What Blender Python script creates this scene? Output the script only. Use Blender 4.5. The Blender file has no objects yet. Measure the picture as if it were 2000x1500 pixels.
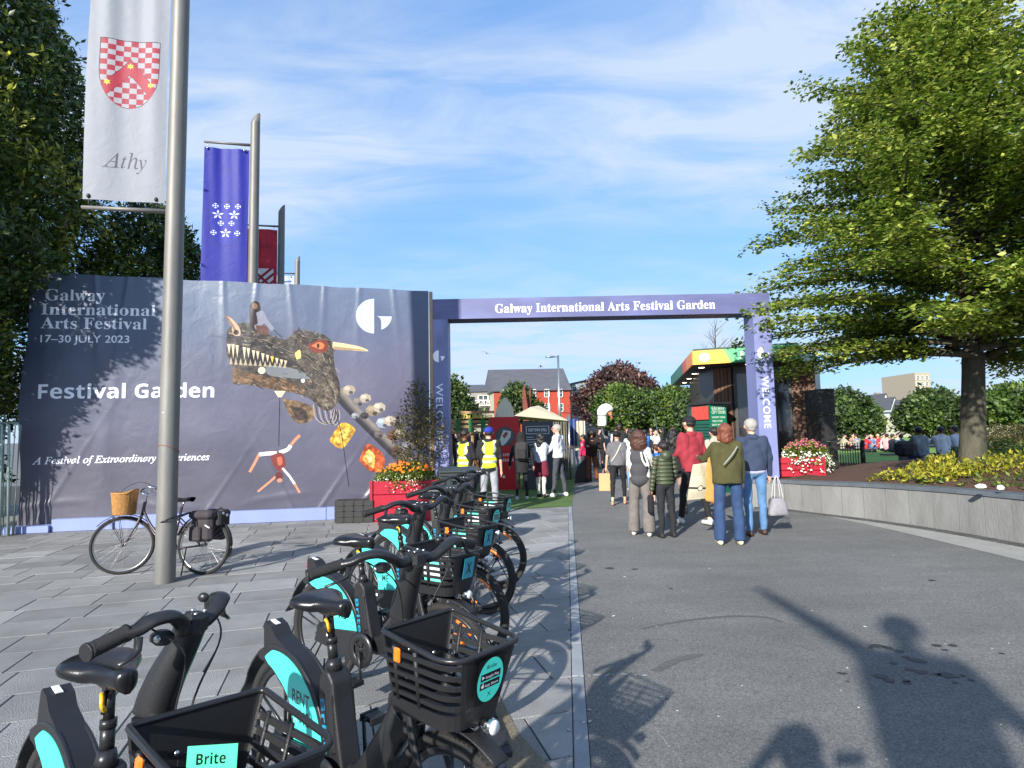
import bpy, bmesh, math, random
import numpy as np
from mathutils import Vector, Matrix, Euler
PI = math.pi
R = math.radians
random.seed(7)
scene = bpy.context.scene
COL = scene.collection

# ---------------------------------------------------------------- camera
CAM_H = 1.63
F = 1150.0
PITCH = math.atan(95 / 1150)
ROLL = R(1.13)
cam_data = bpy.data.cameras.new('camera')
cam = bpy.data.objects.new('camera', cam_data)
COL.objects.link(cam)
cam_data.sensor_width = 36
cam_data.lens = F / 2000 * 36
cam_data.clip_start = 0.05
cam_data.clip_end = 3000
fwd = Vector((0, math.cos(PITCH), math.sin(PITCH)))
r0 = Vector((1, 0, 0))
u0 = r0.cross(fwd)
right = (r0 * math.cos(ROLL) - u0 * math.sin(ROLL)).normalized()
up = right.cross(fwd).normalized()
Mc = Matrix((right, up, -fwd)).transposed()
cam.matrix_world = Matrix.Translation((0, 0, CAM_H)) @ Mc.to_4x4()
scene.camera = cam


def ray(x, y):
    return Mc @ Vector(((x - 1000) / F, -(y - 750) / F, -1))


def G(x, y, z=0.0):
    """point of the plane at height z seen at photo pixel x, y"""
    d = ray(x, y)
    t = (z - CAM_H) / d.z
    return Vector((d.x * t, d.y * t, z))


def P(x, y, Y):
    """point at distance Y in front seen at photo pixel x, y"""
    d = ray(x, y)
    t = Y / d.y
    return Vector((d.x * t, Y, CAM_H + d.z * t))


# ---------------------------------------------------------------- world, sun, exposure
SUN_EL = R(25)
SAZ = R(28)     # shadows fall this far right of the view direction
world = bpy.data.worlds.new("World")
scene.world = world
world.use_nodes = True
nt = world.node_tree
nd, lk = nt.nodes, nt.links
bg = nd['Background']
bg.inputs[1].default_value = 0.145
sky = nd.new('ShaderNodeTexSky')
sky.sky_type = 'NISHITA'
sky.sun_disc = False
sky.sun_elevation = SUN_EL
sky.sun_rotation = PI + SAZ
sky.air_density = 1.0
sky.altitude = 0
sky.dust_density = 0.4
sky.ozone_density = 2.0
tc = nd.new('ShaderNodeTexCoord')


def wnode(t, **k):
    n = nd.new(t)
    for a, b in k.items():
        setattr(n, a, b)
    return n


# project the view direction onto a cloud layer so streaks shrink towards the horizon
sep = wnode('ShaderNodeSeparateXYZ')
lk.new(tc.outputs['Generated'], sep.inputs[0])
zz = wnode('ShaderNodeMath', operation='MAXIMUM')
lk.new(sep.outputs[2], zz.inputs[0])
zz.inputs[1].default_value = 0.0
za = wnode('ShaderNodeMath', operation='ADD')
lk.new(zz.outputs[0], za.inputs[0])
za.inputs[1].default_value = 0.16
dx = wnode('ShaderNodeMath', operation='DIVIDE')
lk.new(sep.outputs[0], dx.inputs[0]); lk.new(za.outputs[0], dx.inputs[1])
dy = wnode('ShaderNodeMath', operation='DIVIDE')
lk.new(sep.outputs[1], dy.inputs[0]); lk.new(za.outputs[0], dy.inputs[1])
cmb = wnode('ShaderNodeCombineXYZ')
lk.new(dx.outputs[0], cmb.inputs[0]); lk.new(dy.outputs[0], cmb.inputs[1])
mp = wnode('ShaderNodeMapping')
mp.inputs['Rotation'].default_value = (0, 0, R(-35))
mp.inputs['Scale'].default_value = (0.62, 1.0, 1)
mp.inputs['Location'].default_value = (1.1, -0.35, 0)
lk.new(cmb.outputs[0], mp.inputs[0])
n1 = wnode('ShaderNodeTexNoise')
n1.inputs['Scale'].default_value = 0.7
n1.inputs['Detail'].default_value = 4
n1.inputs['Roughness'].default_value = 0.45
n1.inputs['Distortion'].default_value = 0.35
lk.new(mp.outputs[0], n1.inputs[0])
mp2 = wnode('ShaderNodeMapping')
mp2.inputs['Rotation'].default_value = (0, 0, R(-55))
mp2.inputs['Scale'].default_value = (0.9, 2.3, 1)
mp2.inputs['Location'].default_value = (3.0, 1.7, 0)
lk.new(cmb.outputs[0], mp2.inputs[0])
n2 = wnode('ShaderNodeTexNoise')
n2.inputs['Scale'].default_value = 2.2
n2.inputs['Detail'].default_value = 9
n2.inputs['Roughness'].default_value = 0.6
n2.inputs['Distortion'].default_value = 0.7
lk.new(mp2.outputs[0], n2.inputs[0])
r1 = wnode('ShaderNodeMapRange')
r1.inputs[1].default_value = 0.36
r1.inputs[2].default_value = 0.64
lk.new(n1.outputs[0], r1.inputs[0])
r2 = wnode('ShaderNodeMapRange')
r2.inputs[1].default_value = 0.36
r2.inputs[2].default_value = 0.66
lk.new(n2.outputs[0], r2.inputs[0])
m1 = wnode('ShaderNodeMath', operation='MULTIPLY')
lk.new(r1.outputs[0], m1.inputs[0]); lk.new(r2.outputs[0], m1.inputs[1])
m2 = wnode('ShaderNodeMath', operation='MULTIPLY_ADD')
lk.new(r1.outputs[0], m2.inputs[0]); m2.inputs[1].default_value = 0.45
lk.new(m1.outputs[0], m2.inputs[2])
m3 = wnode('ShaderNodeMath', operation='MINIMUM')
lk.new(m2.outputs[0], m3.inputs[0]); m3.inputs[1].default_value = 0.85
mixc = wnode('ShaderNodeMix', data_type='RGBA')
lk.new(m3.outputs[0], mixc.inputs['Factor'])
tint = wnode('ShaderNodeMix', data_type='RGBA', blend_type='MULTIPLY')
tint.inputs['Factor'].default_value = 1
tint.inputs['B'].default_value = (0.42, 0.70, 1.10, 1)
# soften the range of the clear sky (thin high haze)
den = wnode('ShaderNodeVectorMath', operation='MULTIPLY_ADD')
lk.new(sky.outputs[0], den.inputs[0]); den.inputs[1].default_value = (.36, .36, .36); den.inputs[2].default_value = (1, 1, 1)
num = wnode('ShaderNodeVectorMath', operation='SCALE')
lk.new(sky.outputs[0], num.inputs[0]); num.inputs['Scale'].default_value = 2.1
dv = wnode('ShaderNodeVectorMath', operation='DIVIDE')
lk.new(num.outputs[0], dv.inputs[0]); lk.new(den.outputs[0], dv.inputs[1])
lk.new(dv.outputs[0], tint.inputs['A'])
lk.new(tint.outputs['Result'], mixc.inputs['A'])
mixc.inputs['B'].default_value = (2.55, 2.95, 3.5, 1)
lk.new(mixc.outputs['Result'], bg.inputs[0])

sun_data = bpy.data.lights.new('sun', 'SUN')
sun_data.energy = 4.3
sun_data.angle = R(0.8)
sun_data.color = (1.0, 0.95, 0.87)
sun = bpy.data.objects.new('sun', sun_data)
COL.objects.link(sun)
SUN_DIR = Vector((math.sin(SAZ) * math.cos(SUN_EL), math.cos(SAZ) * math.cos(SUN_EL), -math.sin(SUN_EL)))
sun.rotation_euler = SUN_DIR.to_track_quat('-Z', 'Y').to_euler()
sun.location = (-10, -20, 15)

vs = scene.view_settings
vs.view_transform = 'Standard'
vs.look = 'None'
vs.exposure = 0.97
vs.gamma = 1
vs.use_curve_mapping = False
scene.cycles.max_bounces = 6
scene.cycles.transparent_max_bounces = 8


# ---------------------------------------------------------------- helpers: colour and materials
def S(r, g, b):
    def f(c):
        c /= 255.0
        return c / 12.92 if c <= 0.04045 else ((c + 0.055) / 1.055) ** 2.4
    return (f(r), f(g), f(b))


_mats = {}


def mat(name, col, rough=0.6, metal=0.0, var=0.12, scale=8.0, bump=0.0, bscale=60.0, coat=0.0, col2=None,
        alpha=None, rnd=0.0, trans=0.0, stretch=None, spec=0.5, sheen=0.0, emit=None):
    if name in _mats:
        return _mats[name]
    m = bpy.data.materials.new(name)
    m.use_nodes = True
    t = m.node_tree
    N, L = t.nodes, t.links
    b = N['Principled BSDF']
    b.inputs['Roughness'].default_value = rough
    b.inputs['Metallic'].default_value = metal
    b.inputs['Coat Weight'].default_value = coat
    b.inputs['Specular IOR Level'].default_value = spec
    b.inputs['Sheen Weight'].default_value = sheen
    c = N.new('ShaderNodeTexCoord')
    src = c.outputs['Object']
    if stretch:
        mpn = N.new('ShaderNodeMapping')
        mpn.inputs['Scale'].default_value = stretch
        L.new(src, mpn.inputs[0])
        src = mpn.outputs[0]
    n = N.new('ShaderNodeTexNoise')
    n.inputs['Scale'].default_value = scale
    n.inputs['Detail'].default_value = 6
    n.inputs['Roughness'].default_value = 0.65
    L.new(src, n.inputs[0])
    mx = N.new('ShaderNodeMix')
    mx.data_type = 'RGBA'
    c2 = col2 if col2 else tuple(x * (1 - var) for x in col)
    c1 = col if col2 else tuple(min(1, x * (1 + var)) for x in col)
    mx.inputs['A'].default_value = (*c1, 1)
    mx.inputs['B'].default_value = (*c2, 1)
    rr = N.new('ShaderNodeMapRange')
    rr.inputs[1].default_value = 0.3
    rr.inputs[2].default_value = 0.7
    L.new(n.outputs[0], rr.inputs[0])
    L.new(rr.outputs[0], mx.inputs['Factor'])
    out = mx.outputs['Result']
    if rnd:
        oi = N.new('ShaderNodeObjectInfo')
        mr = N.new('ShaderNodeMapRange')
        mr.inputs[3].default_value = 1 - rnd
        mr.inputs[4].default_value = 1 + rnd
        L.new(oi.outputs['Random'], mr.inputs[0])
        mm = N.new('ShaderNodeMix')
        mm.data_type = 'RGBA'
        mm.blend_type = 'MULTIPLY'
        mm.inputs['Factor'].default_value = 1
        L.new(out, mm.inputs['A'])
        L.new(mr.outputs[0], mm.inputs['B'])
        out = mm.outputs['Result']
    L.new(out, b.inputs['Base Color'])
    if bump:
        n2 = N.new('ShaderNodeTexNoise')
        n2.inputs['Scale'].default_value = bscale
        n2.inputs['Detail'].default_value = 4
        L.new(src, n2.inputs[0])
        bp = N.new('ShaderNodeBump')
        bp.inputs['Strength'].default_value = bump
        bp.inputs['Distance'].default_value = 0.02
        L.new(n2.outputs[0], bp.inputs['Height'])
        L.new(bp.outputs[0], b.inputs['Normal'])
    if alpha is not None:
        b.inputs['Alpha'].default_value = alpha
    if emit:
        b.inputs['Emission Color'].default_value = (*emit[0], 1)
        b.inputs['Emission Strength'].default_value = emit[1]
    _mats[name] = m
    return m


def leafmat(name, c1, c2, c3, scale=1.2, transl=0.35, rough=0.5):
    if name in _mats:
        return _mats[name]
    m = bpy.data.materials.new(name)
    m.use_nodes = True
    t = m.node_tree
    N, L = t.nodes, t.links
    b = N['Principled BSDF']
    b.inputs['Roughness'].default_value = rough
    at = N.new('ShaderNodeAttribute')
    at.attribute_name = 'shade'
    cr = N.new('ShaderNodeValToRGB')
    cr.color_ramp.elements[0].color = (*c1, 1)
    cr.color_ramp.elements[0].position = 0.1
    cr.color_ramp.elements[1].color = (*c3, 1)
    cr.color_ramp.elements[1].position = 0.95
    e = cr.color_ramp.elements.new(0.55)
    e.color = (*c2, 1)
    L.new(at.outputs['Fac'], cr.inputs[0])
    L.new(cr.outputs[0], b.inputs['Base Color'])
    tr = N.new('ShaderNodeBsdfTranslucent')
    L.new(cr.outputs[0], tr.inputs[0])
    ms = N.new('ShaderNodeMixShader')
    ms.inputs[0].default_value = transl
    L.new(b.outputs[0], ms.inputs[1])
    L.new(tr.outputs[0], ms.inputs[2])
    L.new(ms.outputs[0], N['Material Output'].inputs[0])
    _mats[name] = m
    return m


# ---------------------------------------------------------------- helpers: mesh building
class MB:
    def __init__(s):
        s.v = []; s.f = []; s.mi = []; s.sm = []; s.uv = {}

    def add(s, vs, fs, mi=0, smooth=False):
        o = len(s.v)
        s.v += [tuple(v) for v in vs]
        for f in fs:
            s.f.append(tuple(i + o for i in f)); s.mi.append(mi); s.sm.append(smooth)

    def box(s, c, size, rot=None, mi=0, taper=1.0, bev=0.0):
        x, y, z = size[0] / 2, size[1] / 2, size[2] / 2
        if bev:
            vs = []
            prof = [(-z, bev), (-z + bev, 0), (z - bev, 0), (z, bev)]
            for zz_, ins in prof:
                k = 1 if zz_ < 0 else taper
                xx, yy = (x - ins) * k, (y - ins) * k
                b = min(bev, xx * 0.9, yy * 0.9)
                for sx, sy in ((1, 1), (-1, 1), (-1, -1), (1, -1)):
                    if sx * sy > 0:
                        vs += [(sx * xx, sy * (yy - b), zz_), (sx * (xx - b), sy * yy, zz_)]
                    else:
                        vs += [(sx * (xx - b), sy * yy, zz_), (sx * xx, sy * (yy - b), zz_)]
            fs = [tuple(range(7, -1, -1)), tuple(range(24, 32))]
            for k in range(3):
                for i in range(8):
                    j = (i + 1) % 8
                    fs.append((k * 8 + i, k * 8 + j, k * 8 + 8 + j, k * 8 + 8 + i))
        else:
            t = taper
            vs = [(-x, -y, -z), (x, -y, -z), (x, y, -z), (-x, y, -z), (-x * t, -y * t, z), (x * t, -y * t, z), (x * t, y * t, z), (-x * t, y * t, z)]
            fs = [(0, 3, 2, 1), (4, 5, 6, 7), (0, 1, 5, 4), (1, 2, 6, 5), (2, 3, 7, 6), (3, 0, 4, 7)]
        M = rot.to_matrix() if isinstance(rot, Euler) else (rot if rot is not None else None)
        c = Vector(c)
        s.add([(M @ Vector(v) if M is not None else Vector(v)) + c for v in vs], fs, mi)

    def tube(s, pts, rad, n=10, caps=True, mi=0, smooth=True, upv=(0, 0, 1), sq=None, closed=False):
        """sweep an (elliptical) section; rad float/list or (a, b) pairs: a sideways, b along the up vector"""
        pts = [Vector(p) for p in pts]
        m = len(pts)
        if not isinstance(rad, list):
            rad = [rad] * m
        rings = []
        U0 = Vector(upv)
        for i, p in enumerate(pts):
            if closed:
                t = pts[(i + 1) % m] - pts[i - 1]
            else:
                t = pts[min(i + 1, m - 1)] - pts[max(i - 1, 0)]
            t.normalize()
            side = t.cross(U0)
            if side.length < 1e-3:
                side = t.cross(Vector((1, 0.01, 0)))
            side.normalize()
            u = side.cross(t).normalized()
            a, b = rad[i] if isinstance(rad[i], tuple) else (rad[i], rad[i])
            ring = []
            for k in range(n):
                an = 2 * PI * k / n
                ca, sa = math.cos(an), math.sin(an)
                if sq:
                    ca = math.copysign(abs(ca) ** sq, ca); sa = math.copysign(abs(sa) ** sq, sa)
                ring.append(p + side * (a * ca) + u * (b * sa))
            rings.append(ring)
        vs = [v for r in rings for v in r]
        fs = []
        for i in range(m if closed else m - 1):
            j = (i + 1) % m
            for k in range(n):
                l = (k + 1) % n
                fs.append((i * n + k, i * n + l, j * n + l, j * n + k))
        s.add(vs, fs, mi, smooth)
        if caps and not closed:
            o = len(s.v) - len(vs)
            s.f.append(tuple(o + k for k in range(n - 1, -1, -1))); s.mi.append(mi); s.sm.append(False)
            s.f.append(tuple(o + (m - 1) * n + k for k in range(n))); s.mi.append(mi); s.sm.append(False)

    def lathe(s, prof, c=(0, 0, 0), n=20, M=None, mi=0, smooth=True, arc=None):
        c = Vector(c)
        vs = []
        for r, z in prof:
            for k in range(n):
                a = 2 * PI * k / n
                v = Vector((r * math.cos(a), r * math.sin(a), z))
                if M is not None:
                    v = M @ v
                vs.append(v + c)
        fs = []
        for i in range(len(prof) - 1):
            for k in range(n):
                l = (k + 1) % n
                fs.append((i * n + k, i * n + l, (i + 1) * n + l, (i + 1) * n + k))
        s.add(vs, fs, mi, smooth)

    def prism(s, poly, fn, d0, d1, mi=0, smooth=False):
        """poly: 2D points; fn(a, b, d) -> 3D; extrude from d0 to d1"""
        n = len(poly)
        vs = [fn(a, b, d0) for a, b in poly] + [fn(a, b, d1) for a, b in poly]
        fs = [tuple(range(n - 1, -1, -1)), tuple(range(n, 2 * n))]
        for i in range(n):
            j = (i + 1) % n
            fs.append((i, j, n + j, n + i))
        s.add(vs, fs, mi, smooth)

    def ell(s, c, r, n=12, m=8, mi=0, M=None):
        c = Vector(c)
        vs = []
        for i in range(m + 1):
            th = PI * i / m
            for k in range(n):
                a = 2 * PI * k / n
                v = Vector((r[0] * math.sin(th) * math.cos(a), r[1] * math.sin(th) * math.sin(a), r[2] * math.cos(th)))
                if M is not None:
                    v = M @ v
                vs.append(v + c)
        fs = []
        for i in range(m):
            for k in range(n):
                l = (k + 1) % n
                fs.append((i * n + k, (i + 1) * n + k, (i + 1) * n + l, i * n + l))
        s.add(vs, fs, mi, True)

    def mesh(s, name):
        me = bpy.data.meshes.new(name)
        me.from_pydata(s.v, [], s.f)
        me.polygons.foreach_set('material_index', s.mi)
        me.polygons.foreach_set('use_smooth', s.sm)
        me.update()
        return me

    def build(s, name, mats, parent=None, loc=None, rotz=0.0, fix=True, uvf=None):
        me = s.mesh(name)
        if fix:
            bm = bmesh.new()
            bm.from_mesh(me)
            bmesh.ops.recalc_face_normals(bm, faces=bm.faces)
            bm.to_mesh(me)
            bm.free()
        if uvf:
            uv = me.uv_layers.new(name='UVMap')
            for l in me.loops:
                uv.data[l.index].uv = uvf(me.vertices[l.vertex_index].co)
        if not isinstance(mats, (list, tuple)):
            mats = [mats]
        for m in mats:
            me.materials.append(m)
        return obj(name, me, parent, loc, rotz)


def obj(name, data, parent=None, loc=None, rotz=0.0):
    o = bpy.data.objects.new(name, data)
    COL.objects.link(o)
    if parent:
        o.parent = parent
    if loc is not None:
        o.location = loc
    if rotz:
        o.rotation_euler = (0, 0, rotz)
    return o


def tag(o, label=None, cat=None, group=None, kind=None):
    if label: o['label'] = label
    if cat: o['category'] = cat
    if group: o['group'] = group
    if kind: o['kind'] = kind
    return o


def thing(name, label, cat, loc=(0, 0, 0), rotz=0.0, group=None):
    o = obj(name, None, None, loc, rotz)
    o.empty_display_size = 0.2
    return tag(o, label, cat, group)


def struct(o):
    o['kind'] = 'structure'
    return o


def copy_tree(o, parent=None):
    c = o.copy()
    COL.objects.link(c)
    if parent:
        c.parent = parent
    for ch in list(o.children):
        copy_tree(ch, c)
    return c


def spline(pts, k=6):
    """Catmull-Rom through pts (tuples of any length)"""
    P_ = [np.array(p, float) for p in pts]
    P_ = [2 * P_[0] - P_[1]] + P_ + [2 * P_[-1] - P_[-2]]
    out = []
    for i in range(1, len(P_) - 2):
        a, b, c, d = P_[i - 1:i + 3]
        for j in range(k):
            t = j / k
            out.append(0.5 * ((2 * b) + (-a + c) * t + (2 * a - 5 * b + 4 * c - d) * t * t + (-a + 3 * b - 3 * c + d) * t ** 3))
    out.append(P_[-2])
    return [tuple(float(x) for x in p) for p in out]


def Rz(a):
    return Matrix.Rotation(a, 3, 'Z')


# ---------------------------------------------------------------- helpers: printed artwork
_fonts = {'serif': (0x1D400, 0x1D41A, 0x1D7CE), 'ital': (0x1D434, 0x1D44E, None), 'bital': (0x1D468, 0x1D482, None),
          'script': (0x1D4D0, 0x1D4EA, None), 'bold': (0x1D5D4, 0x1D5EE, 0x1D7EC), 'plain': None}


def styled(s, font):
    f = _fonts[font]
    if not f:
        return s
    o = ''
    for c in s:
        if 'A' <= c <= 'Z':
            o += chr(f[0] + ord(c) - 65)
        elif 'a' <= c <= 'z':
            o += '\u210e' if (font == 'ital' and c == 'h') else chr(f[1] + ord(c) - 97)
        elif '0' <= c <= '9' and f[2]:
            o += chr(f[2] + ord(c) - 48)
        else:
            o += c
    return o


_tcache = {}
tmp_scene = bpy.data.scenes.new('tmp')


def tmp_dg():
    with bpy.context.temp_override(scene=tmp_scene, view_layer=tmp_scene.view_layers[0]):
        dg = bpy.context.evaluated_depsgraph_get()
        dg.update()
    return dg


def text_tris(s, font='plain', offset=0.0, spacing=1.0):
    key = (s, font, offset, spacing)
    if key in _tcache:
        return _tcache[key]
    c = bpy.data.curves.new('tmp_text', 'FONT')
    c.body = styled(s, font)
    c.size = 1
    c.offset = offset
    c.space_character = spacing
    c.resolution_u = 5
    o = bpy.data.objects.new('tmp_text', c)
    tmp_scene.collection.objects.link(o)
    dg = tmp_dg()
    me = bpy.data.meshes.new_from_object(o.evaluated_get(dg), depsgraph=dg)
    me.calc_loop_triangles()
    v = np.zeros(len(me.vertices) * 3); me.vertices.foreach_get('co', v)
    v = v.reshape(-1, 3)[:, :2]
    t = np.zeros(len(me.loop_triangles) * 3, int); me.loop_triangles.foreach_get('vertices', t)
    t = t.reshape(-1, 3)
    bpy.data.objects.remove(o)
    bpy.data.meshes.remove(me)
    _tcache[key] = (v, t)
    return v, t


def lownoise(h, w, cells, seed=0, oct_=4, ax=1.0):
    rs = np.random.RandomState(seed)
    out = np.zeros((h, w), np.float32)
    amp = 1.0; tot = 0
    for o in range(oct_):
        ch = max(2, int(cells * 2 ** o)); cw = max(2, int(cells * 2 ** o * w / h * ax))
        g = rs.rand(ch + 2, cw + 2).astype(np.float32)
        yy = np.linspace(0, ch, h, endpoint=False); xx = np.linspace(0, cw, w, endpoint=False)
        y0 = yy.astype(int); x0 = xx.astype(int)
        fy = (yy - y0)[:, None]; fx = (xx - x0)[None]
        fy = fy * fy * (3 - 2 * fy); fx = fx * fx * (3 - 2 * fx)
        a = g[y0][:, x0]; b = g[y0][:, x0 + 1]; c_ = g[y0 + 1][:, x0]; d = g[y0 + 1][:, x0 + 1]
        out += amp * (a * (1 - fy) * (1 - fx) + b * (1 - fy) * fx + c_ * fy * (1 - fx) + d * fy * fx)
        tot += amp; amp *= 0.5
    return out / tot


class Canvas:
    """an image painted in code: units are metres, origin bottom left"""

    def __init__(s, W, H, ppm, bg=(255, 255, 255)):
        s.W, s.H, s.k = W, H, ppm
        s.w, s.h = int(W * ppm), int(H * ppm)
        s.a = np.ones((s.h, s.w, 3), np.float32) * (np.array(bg, np.float32) / 255)

    def _mask(s, pts):
        p = np.array(pts, float) * s.k
        x0, y0 = np.floor(p.min(0)).astype(int); x1, y1 = np.ceil(p.max(0)).astype(int) + 1
        x0, y0 = max(0, x0), max(0, y0); x1, y1 = min(s.w, x1), min(s.h, y1)
        if x1 <= x0 or y1 <= y0:
            return None
        X, Y = np.meshgrid(np.arange(x0, x1) + 0.5, np.arange(y0, y1) + 0.5)
        m = np.zeros(X.shape, bool)
        n = len(p)
        for i in range(n):
            a, b = p[i], p[(i + 1) % n]
            if a[1] == b[1]:
                continue
            c = ((Y >= a[1]) != (Y >= b[1])) & (X < (b[0] - a[0]) * (Y - a[1]) / (b[1] - a[1]) + a[0])
            m ^= c
        return slice(y0, y1), slice(x0, x1), m

    def poly(s, pts, col, alpha=1.0, tex=None, soft=None):
        r = s._mask(pts)
        if r is None:
            return
        ys, xs, m = r
        c = np.array(col, np.float32) / 255
        sub = s.a[ys, xs]
        cc = np.broadcast_to(c, sub.shape)
        if tex is not None:
            cc = cc * tex[ys, xs][..., None]
        al = (m * alpha)[..., None]
        s.a[ys, xs] = sub * (1 - al) + np.clip(cc, 0, 1) * al

    def tri(s, v, t, col):
        c = np.array(col, np.float32) / 255
        for i in t:
            p = v[i] * s.k
            x0, y0 = np.floor(p.min(0)).astype(int); x1, y1 = np.ceil(p.max(0)).astype(int) + 1
            x0, y0 = max(0, x0), max(0, y0); x1, y1 = min(s.w, x1), min(s.h, y1)
            if x1 <= x0 or y1 <= y0:
                continue
            X = np.arange(x0, x1)[None] + 0.5; Y = np.arange(y0, y1)[:, None] + 0.5
            (ax, ay), (bx, by), (cx, cy) = p
            d = (bx - ax) * (cy - ay) - (by - ay) * (cx - ax)
            if abs(d) < 1e-9:
                continue
            w0 = ((bx - X) * (cy - Y) - (by - Y) * (cx - X)) / d
            w1 = ((cx - X) * (ay - Y) - (cy - Y) * (ax - X)) / d
            m = (w0 >= -1e-6) & (w1 >= -1e-6) & (w0 + w1 <= 1 + 1e-6)
            s.a[y0:y1, x0:x1][m] = c

    def text(s, st, x, y, w=None, h=None, col=(255, 255, 255), font='plain', rot=0.0, offset=0.0, spacing=1.0, center=False, slope=0.0):
        """h = cap height, w = total width (both optional)"""
        v, t = text_tris(st, font, offset, spacing)
        v = v.copy()
        v[:, 0] -= v[:, 0].min()
        ch = 0.69
        ky = h / ch if h else None
        kx = w / v[:, 0].max() if w else ky
        if ky is None:
            ky = kx
        v[:, 0] *= kx; v[:, 1] *= ky
        if center:
            v[:, 0] -= v[:, 0].max() / 2
        v[:, 1] += v[:, 0] * slope
        ca, sa = math.cos(rot), math.sin(rot)
        v = np.stack([v[:, 0] * ca - v[:, 1] * sa + x, v[:, 0] * sa + v[:, 1] * ca + y], 1)
        s.tri(v, t, col)

    def line(s, pts, w, col, alpha=1.0):
        for a, b in zip(pts[:-1], pts[1:]):
            dx_, dy_ = b[0] - a[0], b[1] - a[1]
            l = math.hypot(dx_, dy_) or 1e-6
            nx, ny = -dy_ / l * w / 2, dx_ / l * w / 2
            s.poly([(a[0] + nx, a[1] + ny), (b[0] + nx, b[1] + ny), (b[0] - nx, b[1] - ny), (a[0] - nx, a[1] - ny)], col, alpha)

    def disc(s, x, y, r, col, ry=None, a0=0, a1=360, n=40, alpha=1.0):
        ry = ry or r
        pts = [(x + r * math.cos(R(a0 + (a1 - a0) * i / n)), y + ry * math.sin(R(a0 + (a1 - a0) * i / n))) for i in range(n + 1)]
        s.poly(pts, col, alpha)

    def image(s, name):
        im = bpy.data.images.new(name, s.w, s.h)
        px = np.ones((s.h, s.w, 4), np.float32)
        px[..., :3] = np.clip(s.a, 0, 1)
        im.pixels.foreach_set(px.ravel())
        im.update()
        im.pack()
        return im


def printmat(name, im, rough=0.5, bump=0.0, bscale=4.0, gain=1.0, coat=0.0, detail=3, transl=0.0, extend='EXTEND'):
    m = bpy.data.materials.new(name)
    m.use_nodes = True
    t = m.node_tree
    N, L = t.nodes, t.links
    b = N['Principled BSDF']
    b.inputs['Roughness'].default_value = rough
    b.inputs['Coat Weight'].default_value = coat
    n = N.new('ShaderNodeTexImage')
    n.image = im
    n.extension = extend
    n.interpolation = 'Linear'
    mm = N.new('ShaderNodeMix')
    mm.data_type = 'RGBA'
    mm.blend_type = 'MULTIPLY'
    mm.inputs['Factor'].default_value = 1
    mm.inputs['B'].default_value = (gain, gain, gain, 1)
    L.new(n.outputs[0], mm.inputs['A'])
    L.new(mm.outputs['Result'], b.inputs['Base Color'])
    if bump:
        c = N.new('ShaderNodeTexCoord')
        ns = N.new('ShaderNodeTexNoise')
        ns.inputs['Scale'].default_value = bscale
        ns.inputs['Detail'].default_value = detail
        ns.inputs['Distortion'].default_value = 0.6
        L.new(c.outputs['Object'], ns.inputs[0])
        bp = N.new('ShaderNodeBump')
        bp.inputs['Strength'].default_value = bump
        bp.inputs['Distance'].default_value = 0.05
        L.new(ns.outputs[0], bp.inputs['Height'])
        L.new(bp.outputs[0], b.inputs['Normal'])
    if transl:
        tr = N.new('ShaderNodeBsdfTranslucent')
        L.new(mm.outputs['Result'], tr.inputs[0])
        ms = N.new('ShaderNodeMixShader')
        ms.inputs[0].default_value = transl
        L.new(b.outputs[0], ms.inputs[1])
        L.new(tr.outputs[0], ms.inputs[2])
        L.new(ms.outputs[0], N['Material Output'].inputs[0])
    return m


def g_logo(cv, x, y, r, col, rot=0.0):
    """half disc and quarter drop that form the festival's G"""
    ca, sa = math.cos(rot), math.sin(rot)
    def T(p):
        return (x + p[0] * ca - p[1] * sa, y + p[0] * sa + p[1] * ca)
    half = [(r * math.cos(R(a)), r * math.sin(R(a))) for a in range(90, 271, 6)]
    cv.poly([T((p[0] + 0.02 * r, p[1])) for p in half], col)
    q = [(0.12 * r, 0.0), (1.0 * r, 0.0)] + [(r * math.cos(R(a)) * 1.0, r * math.sin(R(a)) * 0.86) for a in range(0, -66, -6)]
    q += [(0.42 * r, -0.78 * r), (0.42 * r, -0.3 * r), (0.36 * r, -0.12 * r), (0.25 * r, -0.03 * r)]
    cv.poly([T(p) for p in q], col)


# ================================================================ THE GROUND
M_asph = mat('asphalt', S(114, 114, 112), 0.9, var=0.16, scale=0.55, bump=0.9, bscale=170)
M_ground = mat('far_ground', S(104, 104, 102), 0.9, var=0.1, scale=0.3)


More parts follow.
